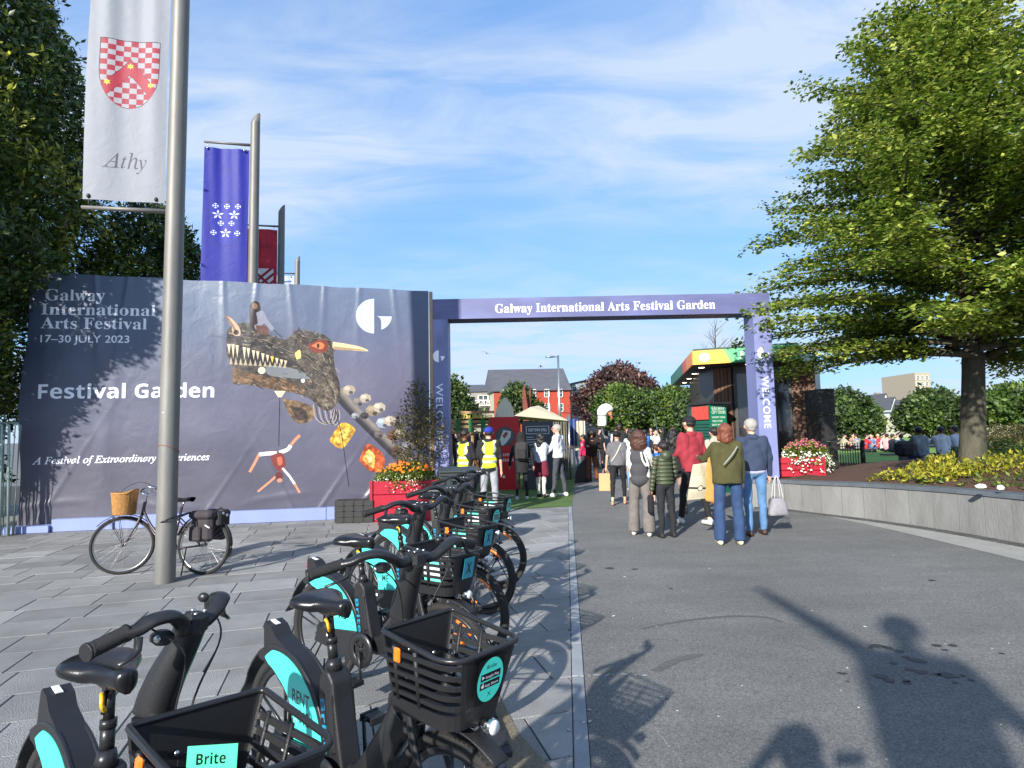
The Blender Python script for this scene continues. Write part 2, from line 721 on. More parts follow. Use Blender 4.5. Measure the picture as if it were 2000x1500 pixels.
def asphalt_detail():
    """aggregate speckle, worn light patches and wet marks"""
    t = M_asph.node_tree
    N, L = t.nodes, t.links
    b = N['Principled BSDF']
    src = b.inputs['Base Color'].links[0].from_socket
    tc_ = N.new('ShaderNodeTexCoord')
    sp = N.new('ShaderNodeTexVoronoi'); sp.inputs['Scale'].default_value = 95
    L.new(tc_.outputs['Object'], sp.inputs[0])
    sr = N.new('ShaderNodeMapRange'); sr.inputs[3].default_value = 0.62; sr.inputs[4].default_value = 1.45
    L.new(sp.outputs['Color'], sr.inputs[0])
    fine = N.new('ShaderNodeTexNoise'); fine.inputs['Scale'].default_value = 260; fine.inputs['Detail'].default_value = 2
    L.new(tc_.outputs['Object'], fine.inputs[0])
    fr = N.new('ShaderNodeMapRange'); fr.inputs[1].default_value = .3; fr.inputs[2].default_value = .7; fr.inputs[3].default_value = .6; fr.inputs[4].default_value = 1.4
    L.new(fine.outputs[0], fr.inputs[0])
    m = N.new('ShaderNodeMath'); m.operation = 'MULTIPLY'
    L.new(sr.outputs[0], m.inputs[0]); L.new(fr.outputs[0], m.inputs[1])
    # broad dusty bands along the walking direction
    mpn = N.new('ShaderNodeMapping'); mpn.inputs['Scale'].default_value = (0.5, 1.6, 1); mpn.inputs['Rotation'].default_value = (0, 0, R(10))
    L.new(tc_.outputs['Object'], mpn.inputs[0])
    bn = N.new('ShaderNodeTexNoise'); bn.inputs['Scale'].default_value = 1.1; bn.inputs['Detail'].default_value = 7; bn.inputs['Roughness'].default_value = 0.7
    L.new(mpn.outputs[0], bn.inputs[0])
    br = N.new('ShaderNodeMapRange'); br.inputs[1].default_value = .3; br.inputs[2].default_value = .7; br.inputs[3].default_value = .84; br.inputs[4].default_value = 1.16
    L.new(bn.outputs[0], br.inputs[0])
    m2_ = N.new('ShaderNodeMath'); m2_.operation = 'MULTIPLY'
    L.new(m.outputs[0], m2_.inputs[0]); L.new(br.outputs[0], m2_.inputs[1])
    mx = N.new('ShaderNodeMix'); mx.data_type = 'RGBA'; mx.blend_type = 'MULTIPLY'; mx.inputs['Factor'].default_value = 1
    L.new(src, mx.inputs['A']); L.new(m2_.outputs[0], mx.inputs['B'])
    L.new(mx.outputs['Result'], b.inputs['Base Color'])


asphalt_detail()

mb = MB()
mb.add([(-900, -300, 0), (900, -300, 0), (900, 1500, 0), (-900, 1500, 0)], [(0, 1, 2, 3)])
struct(mb.build('ground', M_ground, loc=(0, 0, -0.05)))

KA, KB = G(1113, 990), G(1135, 1500)
KD = (KA - KB).normalized()
KN = Vector((KD.y, -KD.x, 0))            # towards the asphalt
K0 = KB - KD * 4.5
K1 = KA + KD * 9.5
mb = MB()
e1 = K0 + KN * 0.049; e2 = K1 + KN * 0.049
mb.add([(e1.x, e1.y, 0), (60, e1.y, 0), (60, 75, 0), (-14, 75, 0), (-14, 30, 0), (e2.x, e2.y, 0)], [(0, 1, 2, 3, 4, 5)])
struct(mb.build('road', M_asph))

# pavement: a bed, then every slab
M_bed = mat('joint_sand', S(52, 52, 52), 0.95, var=0.3, scale=20)
M_slab = mat('paving_slab', S(138, 138, 137), 0.82, var=0.1, scale=2.3, bump=0.7, bscale=120, rnd=0.2)
_t = M_slab.node_tree
_n = _t.nodes.new('ShaderNodeTexNoise'); _n.inputs['Scale'].default_value = 150; _n.inputs['Detail'].default_value = 3
_c = _t.nodes.new('ShaderNodeTexCoord'); _t.links.new(_c.outputs['Object'], _n.inputs[0])
_g = _t.nodes.new('ShaderNodeNewGeometry'); _w = _t.nodes.new('ShaderNodeTexNoise'); _w.inputs['Scale'].default_value = .9; _w.inputs['Detail'].default_value = 8; _w.inputs['Roughness'].default_value = .7
_t.links.new(_g.outputs['Position'], _w.inputs[0])
_q = _t.nodes.new('ShaderNodeMapRange'); _q.inputs[1].default_value = .32; _q.inputs[2].default_value = .68; _q.inputs[3].default_value = .72; _q.inputs[4].default_value = 1.2; _t.links.new(_w.outputs[0], _q.inputs[0])
_r = _t.nodes.new('ShaderNodeMapRange'); _r.inputs[1].default_value = .3; _r.inputs[2].default_value = .7; _r.inputs[3].default_value = .75; _r.inputs[4].default_value = 1.25
_t.links.new(_n.outputs[0], _r.inputs[0])
_b = _t.nodes['Principled BSDF']; _s = _b.inputs['Base Color'].links[0].from_socket
_m = _t.nodes.new('ShaderNodeMix'); _m.data_type = 'RGBA'; _m.blend_type = 'MULTIPLY'; _m.inputs['Factor'].default_value = 1
_k = _t.nodes.new('ShaderNodeMath'); _k.operation = 'MULTIPLY'; _t.links.new(_r.outputs[0], _k.inputs[0]); _t.links.new(_q.outputs[0], _k.inputs[1])
_t.links.new(_s, _m.inputs['A']); _t.links.new(_k.outputs[0], _m.inputs['B']); _t.links.new(_m.outputs['Result'], _b.inputs['Base Color'])

mb = MB()
mb.add([(-40, K0.y, 0), (K0.x, K0.y, 0), (K1.x, K1.y, 0), (-40, K1.y, 0)], [(0, 1, 2, 3)])
pavement = struct(mb.build('pavement', M_bed, loc=(0, 0, -0.012)))

PA = R(16)
pu = Vector((math.cos(PA), math.sin(PA), 0)); pv = Vector((-math.sin(PA), math.cos(PA), 0))
RW, RL, GAP = 0.45, 0.64, 0.009


def clip(poly, o, n):
    """keep the side where (p-o).n <= 0"""
    out = []
    for i in range(len(poly)):
        a, b = poly[i], poly[(i + 1) % len(poly)]
        da, db = (a - o).dot(n), (b - o).dot(n)
        if da <= 0: out.append(a)
        if da * db < 0: out.append(a + (b - a) * (da / (da - db)))
    return out


rs = random.Random(3)
slabs = []
for r in range(-14, 42):
    off = rs.random() * RL if r % 2 else rs.random() * RL
    for c in range(-45, 22):
        ctr = pu * (c * RL + off) + pv * (r * RW)
        if ctr.y < -1.2 or ctr.y > 16 or ctr.x < -14:
            continue
        a = pu * (RL / 2 - GAP / 2); b = pv * (RW / 2 - GAP / 2)
        q = [ctr - a - b, ctr + a - b, ctr + a + b, ctr - a + b]
        q2 = clip(q, K0 - KN * 0.038, KN)
        if len(q2) < 3: continue
        cut = len(q2) != 4 or any((x - y).length > 1e-6 for x, y in zip(q, q2))
        loc = Mc.inverted() @ (ctr - Vector((0, 0, CAM_H)))
        if loc.z > -0.2: vis = False
        else:
            px = 1000 - loc.x / loc.z * F; py = 750 + loc.y / loc.z * F
            vis = -80 < px < 1250 and py < 1640
        slabs.append((ctr, q2, cut, vis, ctr.length))
vis_slabs = sorted([s for s in slabs if s[3]], key=lambda s: s[4])[:300]
vset = set(id(s) for s in vis_slabs)
TH = 0.05
ch = 0.004


def slab_mesh(q, ctr):
    m = MB()
    z0, z1 = -TH, 0.0
    n = len(q)
    cen = sum(q, Vector()) / n
    top = [p + (cen - p).normalized() * ch for p in q]
    vs = [p - ctr + Vector((0, 0, z0)) for p in q] + [p - ctr + Vector((0, 0, z1 - ch)) for p in q] + [p - ctr + Vector((0, 0, z1)) for p in top]
    fs = [tuple(range(2 * n, 3 * n))]
    for k in (0, 1):
        for i in range(n):
            j = (i + 1) % n
            fs.append((k * n + i, k * n + j, (k + 1) * n + j, (k + 1) * n + i))
    m.add(vs, fs)
    return m


base_me = None
rest = MB()
for s in slabs:
    ctr, q, cut, vis, _ = s
    dz = rs.uniform(-0.0025, 0.0015)
    if id(s) in vset:
        if cut:
            me = slab_mesh(q, ctr).mesh('paving_slab')
            me.materials.append(M_slab)
        else:
            if base_me is None:
                base_me = slab_mesh(q, ctr).mesh('paving_slab'); base_me.materials.append(M_slab)
            me = base_me
        o = obj('paving_slab', me, pavement, (ctr.x, ctr.y, dz + 0.012))
        o.rotation_euler = (rs.uniform(-.002, .002), rs.uniform(-.002, .002), 0)
    else:
        m = slab_mesh(q, ctr)
        rest.add([Vector(v) + ctr + Vector((0, 0, dz)) for v in m.v], m.f)
o = rest.build('outer_slabs', M_slab, pavement, (0, 0, 0.012), fix=False)
o['kind'] = 'stuff'

# kerb stones between slabs and asphalt
M_kerb = mat('kerb_stone', S(138, 142, 146), 0.8, var=0.12, scale=5, bump=0.4, bscale=90, rnd=0.1)
kl = 0.62
nk = int((K1 - K0).length / kl)
km = MB(); km.box((0.012, 0, -0.03), (0.078, kl - 0.008, 0.06), bev=0.004); kme = km.mesh('kerb_stone'); kme.materials.append(M_kerb)
for i in range(nk):
    c = K0 + KD * (kl * (i + .5)) - KN * 0.006
    obj('kerb_stone', kme, pavement, (c.x, c.y, 0.012 + 0.0015 + rs.uniform(0, .002)), math.atan2(-KD.x, KD.y))

# pale dusty edge and gravel patch beside the near slabs
M_grav = mat('gravel_fines', S(128, 118, 100), 0.95, var=0.35, scale=60, bump=1.0, bscale=150)


def sheet(name, pix, z, m, parent=None, kind='structure'):
    b = MB()
    pts = [G(x, y) for x, y in pix]
    b.add([(p.x, p.y, z) for p in pts], [tuple(range(len(pts)))])
    o_ = b.build(name, m, parent, fix=False)
    if o_.data.polygons[0].normal.z < 0:
        o_.data.flip_normals()
    if kind: o_['kind'] = kind
    return o_


def blob_sheet(name, ctr, r, z, m, n=26, seed=0, ang=0.0, el=1.0):
    q = random.Random(seed)
    b = MB()
    pts = []
    for i in range(n):
        a = 2 * PI * i / n
        k = r * q.uniform(.75, 1.2)
        v = Rz(ang) @ Vector((k * el * math.cos(a), k * math.sin(a), 0))
        pts.append((ctr[0] + v.x, ctr[1] + v.y, z))
    b.add(pts, [tuple(range(n))])
    return b.build(name, m, fix=False)


sheet('gravel_strip', [(925, 1352), (975, 1358), (1012, 1432), (1075, 1500), (1090, 1560), (1010, 1560), (965, 1430), (905, 1372)], 0.005, M_grav)

# wet marks, worn line and litter on the asphalt
M_wet = mat('wet_asphalt', S(52, 52, 52), 0.45, var=0.1, scale=40, bump=0.5, bscale=170)
M_worn = mat('worn_line', S(150, 150, 150), 0.95, var=0.25, scale=45, bump=0.4, bscale=120)
wet = MB()
for i, (x, y, w) in enumerate([(1712, 1262, 30), (1735, 1266, 24), (1755, 1272, 20), (1700, 1266, 12), (1790, 1290, 36), (1770, 1284, 16), (1745, 1296, 16),
                               (1775, 1308, 22), (1800, 1313, 30), (1830, 1318, 22), (1770, 1331, 20), (1850, 1320, 40), (1722, 1322, 34), (1738, 1330, 26), (1772, 1334, 22),
                               (1645, 1316, 20), (1655, 1332, 10), (1880, 1320, 14), (1897, 1328, 16), (1865, 1334, 14), (1830, 1262, 22), (1862, 1262, 22), (1845, 1270, 14),
                               (1955, 1277, 14), (1820, 1134, 16), (1302, 1366, 10), (1190, 1110, 22), (1240, 1112, 14), (1310, 1150, 12)]):
    c = G(x, y); s_ = (y - 832) / CAM_H
    q = random.Random(i)
    n = 9
    pts = [(c.x + w / s_ / 2 * q.uniform(.6, 1.1) * math.cos(2 * PI * k / n), c.y + w * 0.62 / s_ / 2 * 1.4 * q.uniform(.5, 1.1) * math.sin(2 * PI * k / n), 0.004) for k in range(n)]
    wet.add(pts, [tuple(range(n))])
struct(wet.build('wet_spots', M_wet, fix=False))
lit = MB()
q = random.Random(5)
for i in range(40):
    x, y = (q.uniform(1160, 1990), q.uniform(1060, 1495)) if i < 40 else (q.uniform(1140, 1600), q.uniform(1330, 1500))
    c = G(x, y); r_ = q.uniform(.002, .006)
    a = q.uniform(0, PI)
    lit.box((c.x, c.y, 0.0035), (r_ * 2, r_ * q.uniform(.4, 1), 0.004), rot=Euler((q.uniform(-.2, .2), q.uniform(-.2, .2), a)))
for x, y in [(1151, 1388), (1140, 1413), (1152, 1411), (1220, 1127), (1198, 1204), (1115, 1236), (1386, 1111), (1586, 1194), (1690, 1225), (1110, 1427)]:
    c = G(x, y); lit.box((c.x, c.y, 0.006), (.024, .011, 0.005), rot=Euler((.1, .15, q.uniform(0, PI))))
tag(lit.build('litter_specks', mat('litter', S(176, 176, 172), 0.8, var=0.2, scale=9)), 'scattered white specks of litter and chewing gum on the grey asphalt', 'litter', kind='stuff')

# old tar joint crossing the asphalt, curved tyre mark
wl = MB()
q = random.Random(8)
x = 1128
while x < 1262:
    w = q.uniform(5, 22)
    a, b = G(x, 1319 + q.uniform(-2, 3)), G(min(x + w, 1264), 1319 + q.uniform(-2, 3))
    wl.add([(a.x, a.y - .012, .004), (b.x, b.y - .009, .004), (b.x, b.y + .010, .004), (a.x, a.y + .012, .004)], [(0, 1, 2, 3)])
    x += w + q.uniform(2, 14)
for i in range(16):
    t = i / 16
    if q.random() < .3: continue
    p = G(1262 + t * 70, 1399 + t * 92); p2 = G(1262 + (t + .04) * 70, 1399 + (t + .04) * 92)
    wl.add([(p.x - .004, p.y, .004), (p2.x - .004, p2.y, .004), (p2.x + .004, p2.y, .004), (p.x + .004, p.y, .004)], [(0, 3, 2, 1)])
struct(wl.build('worn_lines', M_worn, fix=False))
M_tyre = mat('tyre_mark', S(92, 92, 91), 0.8, var=0.2, scale=30, bump=.5, bscale=150)
tm = MB()
arc = [(1255, 1228), (1330, 1214), (1400, 1206), (1450, 1204), (1500, 1207), (1530, 1216)]
arc2 = [(1280, 1300), (1310, 1288), (1345, 1276), (1390, 1272), (1425, 1276), (1410, 1290), (1345, 1296), (1300, 1312)]
sp = spline(arc, 6)
for a, b in zip(sp[:-1], sp[1:]):
    pa, pb, pc, pd = G(a[0], a[1] - 1.6), G(b[0], b[1] - 1.6), G(b[0], b[1] + 1.6), G(a[0], a[1] + 1.6)
    tm.add([(p.x, p.y, .0035) for p in (pd, pc, pb, pa)], [(0, 1, 2, 3)])
tm.add([(p.x, p.y, .0035) for p in [G(*c) for c in [(1272, 1310), (1300, 1293), (1340, 1280), (1375, 1277), (1372, 1282), (1330, 1292), (1290, 1312)]]], [tuple(range(6, -1, -1))])
struct(tm.build('tyre_marks', M_tyre, fix=False))

# rough rubber cover plate set in the ground in the near corner
pl = thing('cover_plate', 'black rubber cover plate lying in the gravel by the near kerb', 'cover', (0, 0, 0))
cp = [G(908, 1388), G(958, 1376), G(1001, 1480), G(912, 1500)]
mb = MB()
mb.add([(p.x, p.y, 0.004) for p in cp] + [(p.x, p.y, 0.028) for p in cp], [(0, 1, 5, 4), (1, 2, 6, 5), (2, 3, 7, 6), (3, 0, 4, 7), (4, 5, 6, 7)])
M_rub = mat('rubber_plate', S(42, 42, 46), 0.7, var=0.2, scale=14, bump=0.3, bscale=80)
mb.build('plate', M_rub, pl)
for i in range(4):
    for j in range(3):
        mb = MB()
        u, v = (i + .5) / 4, (j + .5) / 3
        c = cp[0].lerp(cp[1], v).lerp(cp[3].lerp(cp[2], v), u)
        mb.box((c.x, c.y, 0.030), (0.05, 0.008, 0.004), rot=Euler((0, 0, .6)))
        mb.box((c.x + .02, c.y + .02, 0.030), (0.008, 0.035, 0.004), rot=Euler((0, 0, .6)))
        mb.build('tread', M_rub, pl)

# turf
M_turf = mat('turf_base', S(88, 116, 52), 0.95, var=0.22, scale=1.4, bump=1.0, bscale=220)
sheet('artificial_turf', [(893, 1000), (1116, 989), (1124, 938), (1127, 905), (880, 905)], 0.006, M_turf)

# concrete strip and dark setts at the foot of the planter wall
WB = [(4.75, 12.35), (5.3, 12.05)] + [(G(x, y).x, G(x, y).y) for x, y in [(1600, 1003), (1700, 1015), (1800, 1029), (1900, 1045), (2000, 1063)]]
d_ = Vector(WB[-1]) - Vector(WB[-2])
WB += [(WB[-1][0] + d_.x * 1.0, WB[-1][1] + d_.y * 1.1), (WB[-1][0] + d_.x * 1.9, WB[-1][1] + d_.y * 2.6), (WB[-1][0] + d_.x * 2.5, WB[-1][1] + d_.y * 5)]
wsp = [Vector((a, b, 0)) for a, b in spline(WB, 14)]


def resample(pts, step):
    out = [pts[0]]; acc = 0
    for a, b in zip(pts[:-1], pts[1:]):
        L_ = (b - a).length; t = 0
        while acc + (L_ - t) >= step:
            t += step - acc
            out.append(a + (b - a) * (t / L_)); acc = 0
        acc += L_ - t
    return out


def offs(pts, d):
    o_ = []
    for i, p in enumerate(pts):
        t = (pts[min(i + 1, len(pts) - 1)] - pts[max(i - 1, 0)]).normalized()
        o_.append(p + Vector((-t.y, t.x, 0)) * d)
    return o_


# wsp runs left to right towards the camera; +d is behind the wall (to the planter)
wr = resample(wsp, 0.12)
mb = MB()
f1 = offs(wr, -0.34); f0 = offs(wr, -0.05)
M_conc = mat('pale_concrete', S(146, 146, 142), 0.9, var=0.12, scale=3, bump=0.3, bscale=60)
f2 = []
for i, p in enumerate(wr):
    t = (wr[min(i + 1, len(wr) - 1)] - wr[max(i - 1, 0)]).normalized()
    k = max(0, min(1, (p.x - 5.9) / 1.1))
    f2.append(p + Vector((-t.y, t.x, 0)) * -(0.26 + 0.75 * k))
for i in range(len(wr) - 1):
    mb.add([(*f2[i][:2], .004), (*f2[i + 1][:2], .004), (*f0[i + 1][:2], .004), (*f0[i][:2], .004)], [(0, 1, 2, 3)])
struct(mb.build('concrete_strip', M_conc, fix=False))
M_sett = mat('dark_sett', S(72, 72, 72), 0.85, var=0.2, scale=9, bump=0.5, bscale=60, rnd=0.2)
kerbset = MB(); kerbset.box((0, 0, 0), (0.105, 0.21, 0.03), bev=0.005); sme = kerbset.mesh('sett'); sme.materials.append(M_sett)
gs = obj('sett_channel', None); struct(gs)
for i, p in enumerate(offs(wr, -0.135)):
    if i > len(wr) - 2 or p.x < 4.9: continue
    t = (wr[i + 1] - wr[i]).normalized()
    obj('sett', sme, gs, (p.x, p.y, 0.0), math.atan2(t.y, t.x))

# ---------------------------------------------------------------- planter wall
wall = thing('planter_wall', 'curved grey concrete planter wall with dark coping slabs below the big tree', 'wall')
M_wall = mat('cast_concrete', S(122, 122, 120), 0.85, var=0.22, scale=2.2, bump=0.35, bscale=30, stretch=(1, 1, 0.35), rnd=0.05)
M_cope = mat('coping_stone', S(88, 94, 100), 0.55, var=0.18, scale=4, bump=0.2, bscale=40, rnd=0.08)


def wall_h(p):
    return 0.50 + 0.1 * max(0, min(1, (p.x - 5.2) / 1.7))


mb = MB()
back = offs(wr, 0.30); inner = offs(wr, 0.02)
for i in range(len(wr) - 1):
    h0, h1 = wall_h(wr[i]), wall_h(wr[i + 1])
    a, b, c, d = inner[i], inner[i + 1], back[i + 1], back[i]
    mb.add([(*a[:2], 0), (*b[:2], 0), (*b[:2], h1), (*a[:2], h0), (*d[:2], 0), (*c[:2], 0), (*c[:2], h1), (*d[:2], h0)],
           [(0, 1, 2, 3), (5, 4, 7, 6), (3, 2, 6, 7)] + ([(4, 0, 3, 7)] if i == 0 else []))
mb.build('wall_core', M_wall, wall, fix=False)
pr = resample(wsp, 0.40)
for i in range(len(pr) - 1):
    a, b = pr[i], pr[i + 1]
    t = (b - a).normalized(); n_ = Vector((-t.y, t.x, 0))
    a2, b2 = a + t * .004, b - t * .004
    m = MB(); k = []
    for z in (0.0, 1.0):
        for dd in (0.0, 0.03):
            k += [(*(a2 + n_ * dd)[:2], z * (wall_h(a) + .0)), (*(b2 + n_ * dd)[:2], z * wall_h(b))]
    m.add(k, [(0, 1, 5, 4), (2, 0, 4, 6), (1, 3, 7, 5), (4, 5, 7, 6)])
    m.build('concrete_panel', M_wall, wall)
cr = resample(offs(wsp, 0.0), 1.0)
for i in range(len(cr) - 1):
    sub = [p for p in wr if (p - cr[i]).length + (p - cr[i + 1]).length < 1.012]
    seg = [cr[i]] + sub + [cr[i + 1]]
    seg = sorted(seg, key=lambda p: (p - cr[i]).length)
    seg = [seg[0]] + [p for p in seg[1:-1] if (p - seg[0]).length > .03 and (p - seg[-1]).length > .03] + [seg[-1]]
    t0 = (seg[1] - seg[0]).normalized(); seg[0] = seg[0] + t0 * .004
    t1 = (seg[-1] - seg[-2]).normalized(); seg[-1] = seg[-1] - t1 * .004
    fo, ba = offs(seg, -0.025), offs(seg, 0.33)
    m = MB(); n_ = len(seg)
    vs = []
    for p, q_ in zip(fo, ba):
        h = wall_h(p) + .001
        q3 = p + (q_ - p).normalized() * .008
        vs += [(*p[:2], h), (*p[:2], h + .055), (*q3[:2], h + .062), (*q_[:2], h + .062), (*q_[:2], h)]
    fs = []
    for j in range(n_ - 1):
        for k in range(5):
            l = (k + 1) % 5
            fs.append((j * 5 + k, (j + 1) * 5 + k, (j + 1) * 5 + l, j * 5 + l))
    fs += [(0, 1, 2, 3, 4), tuple(range((n_ - 1) * 5 + 4, (n_ - 1) * 5 - 1, -1))]
    m.add(vs, fs)
    m.build('coping_slab', M_cope, wall)

# soil bed behind the wall, rising to the tree
M_soil = mat('bark_mulch', S(104, 74, 58), 0.95, var=0.4, scale=24, bump=1.0, bscale=45, col2=S(54, 36, 28))
bpts = [p for p in offs(resample(wsp, 0.3), 0.28)]
MND = lambda x: float(np.interp(x, [5.3, 6.2, 7.4], [.02, .12, .34]))
mb = MB(); rows = 30
q = random.Random(11)
for i, p in enumerate(bpts):
    for j in range(rows):
        t = j / (rows - 1)
        d = t * 9.0
        # leave the wall heading away and to the right
        pos = p + Vector((0.62, 0.785, 0)) * d
        h = wall_h(p) + 0.035 + MND(p.x) * min(1, d / 3.2) ** 0.8
        if d > 5.0: h -= 0.6 * ((d - 5.0) / 4) ** 1.3
        h += q.uniform(-.03, .03) if 0 < j else -0.02
        mb.v.append((pos.x, pos.y, h))
n_ = len(bpts)
for i in range(n_ - 1):
    for j in range(rows - 1):
        mb.f.append((i * rows + j, (i + 1) * rows + j, (i + 1) * rows + j + 1, i * rows + j + 1)); mb.mi.append(0); mb.sm.append(True)
struct(mb.build('planting_soil', M_soil))


def bed_d(X, Y):
    B = np.array([(p.x, p.y) for p in bpts])
    wx, wy = X[:, None] - B[None, :, 0], Y[:, None] - B[None, :, 1]
    i = np.abs(wx * .785 - wy * .62).argmin(1); k = np.arange(len(X))
    return wx[k, i] * .62 + wy[k, i] * .785, np.array([wall_h(p) for p in bpts])[i], np.array([MND(p.x) for p in bpts])[i]


def soil_z(x, y):
    """height of the bed at x, y (nearest bed row)"""
    best = None
    for p in bpts:
        w = Vector((x, y, 0)) - p
        d = w.x * 0.62 + w.y * 0.785
        off_ = abs(w.x * 0.785 - w.y * 0.62)
        if best is None or off_ < best[0]: best = (off_, d, p)
    d = max(0, best[1])
    h = wall_h(best[2]) + 0.035 + MND(best[2].x) * min(1, d / 3.2) ** 0.8
    if d > 5: h -= 0.6 * ((d - 5.0) / 4) ** 1.3
    return h


# lawn beyond
M_lawn = mat('lawn_grass', S(104, 140, 58), 0.95, var=0.2, scale=0.5, bump=1, bscale=30)
mb = MB()
mb.add([(8.5, 19, .32), (60, 12, .32), (90, 110, .36), (14, 110, .36), (9, 30, .32)], [(0, 1, 2, 3, 4)])
struct(mb.build('lawn', M_lawn, fix=False))
mb = MB()
mb.add([(8.5, 18.9, .0), (60, 11.9, .0), (60, 11.9, .31), (8.5, 18.9, .31), (9, 30, 0), (9, 30, .31)], [(0, 1, 2, 3), (0, 3, 5, 4)])
struct(mb.build('lawn_edge', M_wall, fix=False))

# ---------------------------------------------------------------- big printed hoarding
HA, HB = Vector((-9.12, 10.95, 0)), Vector((-1.73, 12.25, 0))
HU = (HB - HA).normalized(); HL = (HB - HA).length
HN = Vector((HU.y, -HU.x, 0))            # towards the camera
HH = 4.86


def hp(x, y):
    d = ray(x, y)
    o_ = Vector((0, 0, CAM_H))
    t = (HA - o_).dot(HN) / d.dot(HN)
    p = o_ + d * t
    return (p - HA).dot(HU), p.z


def hoard_canvas():
    k = 330
    cv = Canvas(HL, HH, k)
    h, w = cv.h, cv.w
    ys = np.linspace(0, 1, h)[:, None]; xs = np.linspace(0, 1, w)[None]
    def ramp(stops):
        p_ = [s[0] for s in stops]
        return np.stack([np.interp(ys[:, 0], p_, [s[1][i] for s in stops]) for i in range(3)], 1)
    gcol = ramp([(0, (98, 90, 106)), (.3, (94, 90, 118)), (.55, (86, 90, 122)), (.8, (84, 98, 134)), (1, (92, 108, 142))]) / 255
    gr = ramp([(0, (84, 80, 106)), (.35, (94, 88, 118)), (.6, (104, 96, 128)), (.85, (94, 104, 144)), (1, (92, 108, 148))]) / 255
    sx = xs[..., None]
    a = gcol[:, None, :] * (1 - sx) + gr[:, None, :] * sx
    cl = lownoise(h, w, 5, 3, 5, 0.6)
    c2 = lownoise(h, w, 9, 9, 4, 0.7)
    band = np.clip((cl - .5) * 3.6, 0, 1) * np.clip((c2 - .42) * 3, 0, 1)
    a = a * (1 - band[..., None] * .30) + np.array((150, 142, 172)) / 255 * band[..., None] * .30
    dk = np.clip((.47 - cl) * 4, 0, 1)[..., None]
    a = a * (1 - .10 * dk)
    a = a * .90 + np.array((.0, .012, -.006))
    a = a * .8 + a.mean(2, keepdims=True) * .2
    cv.a = a.astype(np.float32)
    W_ = (236, 238, 246)
    def tx(s, x0, x1, yb, hpx, font, **kk):
        u0, z0 = hp(x0, yb); u1, _ = hp(x1, yb)
        _, z1 = hp(x0, yb - hpx)
        cv.text(s, u0, z0, w=u1 - u0, h=z1 - z0, col=W_, font=font, **kk)
    tx('Galway', 90, 207, 587, 22, 'serif')
    tx('International', 82, 305, 615, 22, 'serif')
    tx('Arts Festival', 82, 288, 642, 22, 'serif')
    tx('17\u201330 JULY 2023', 81, 254, 669, 14, 'plain', offset=0.01)
    tx('Festival Garden', 76, 419, 779, 27, 'bold')
    tx('A Festival of Extraordinary Experiences', 65, 410, 907, 13.5, 'ital', offset=0.012)
    u, z = hp(730, 618)
    g_logo(cv, u, z, hp(765, 618)[0] - u, (176, 190, 218))
    return cv


cvh = hoard_canvas()


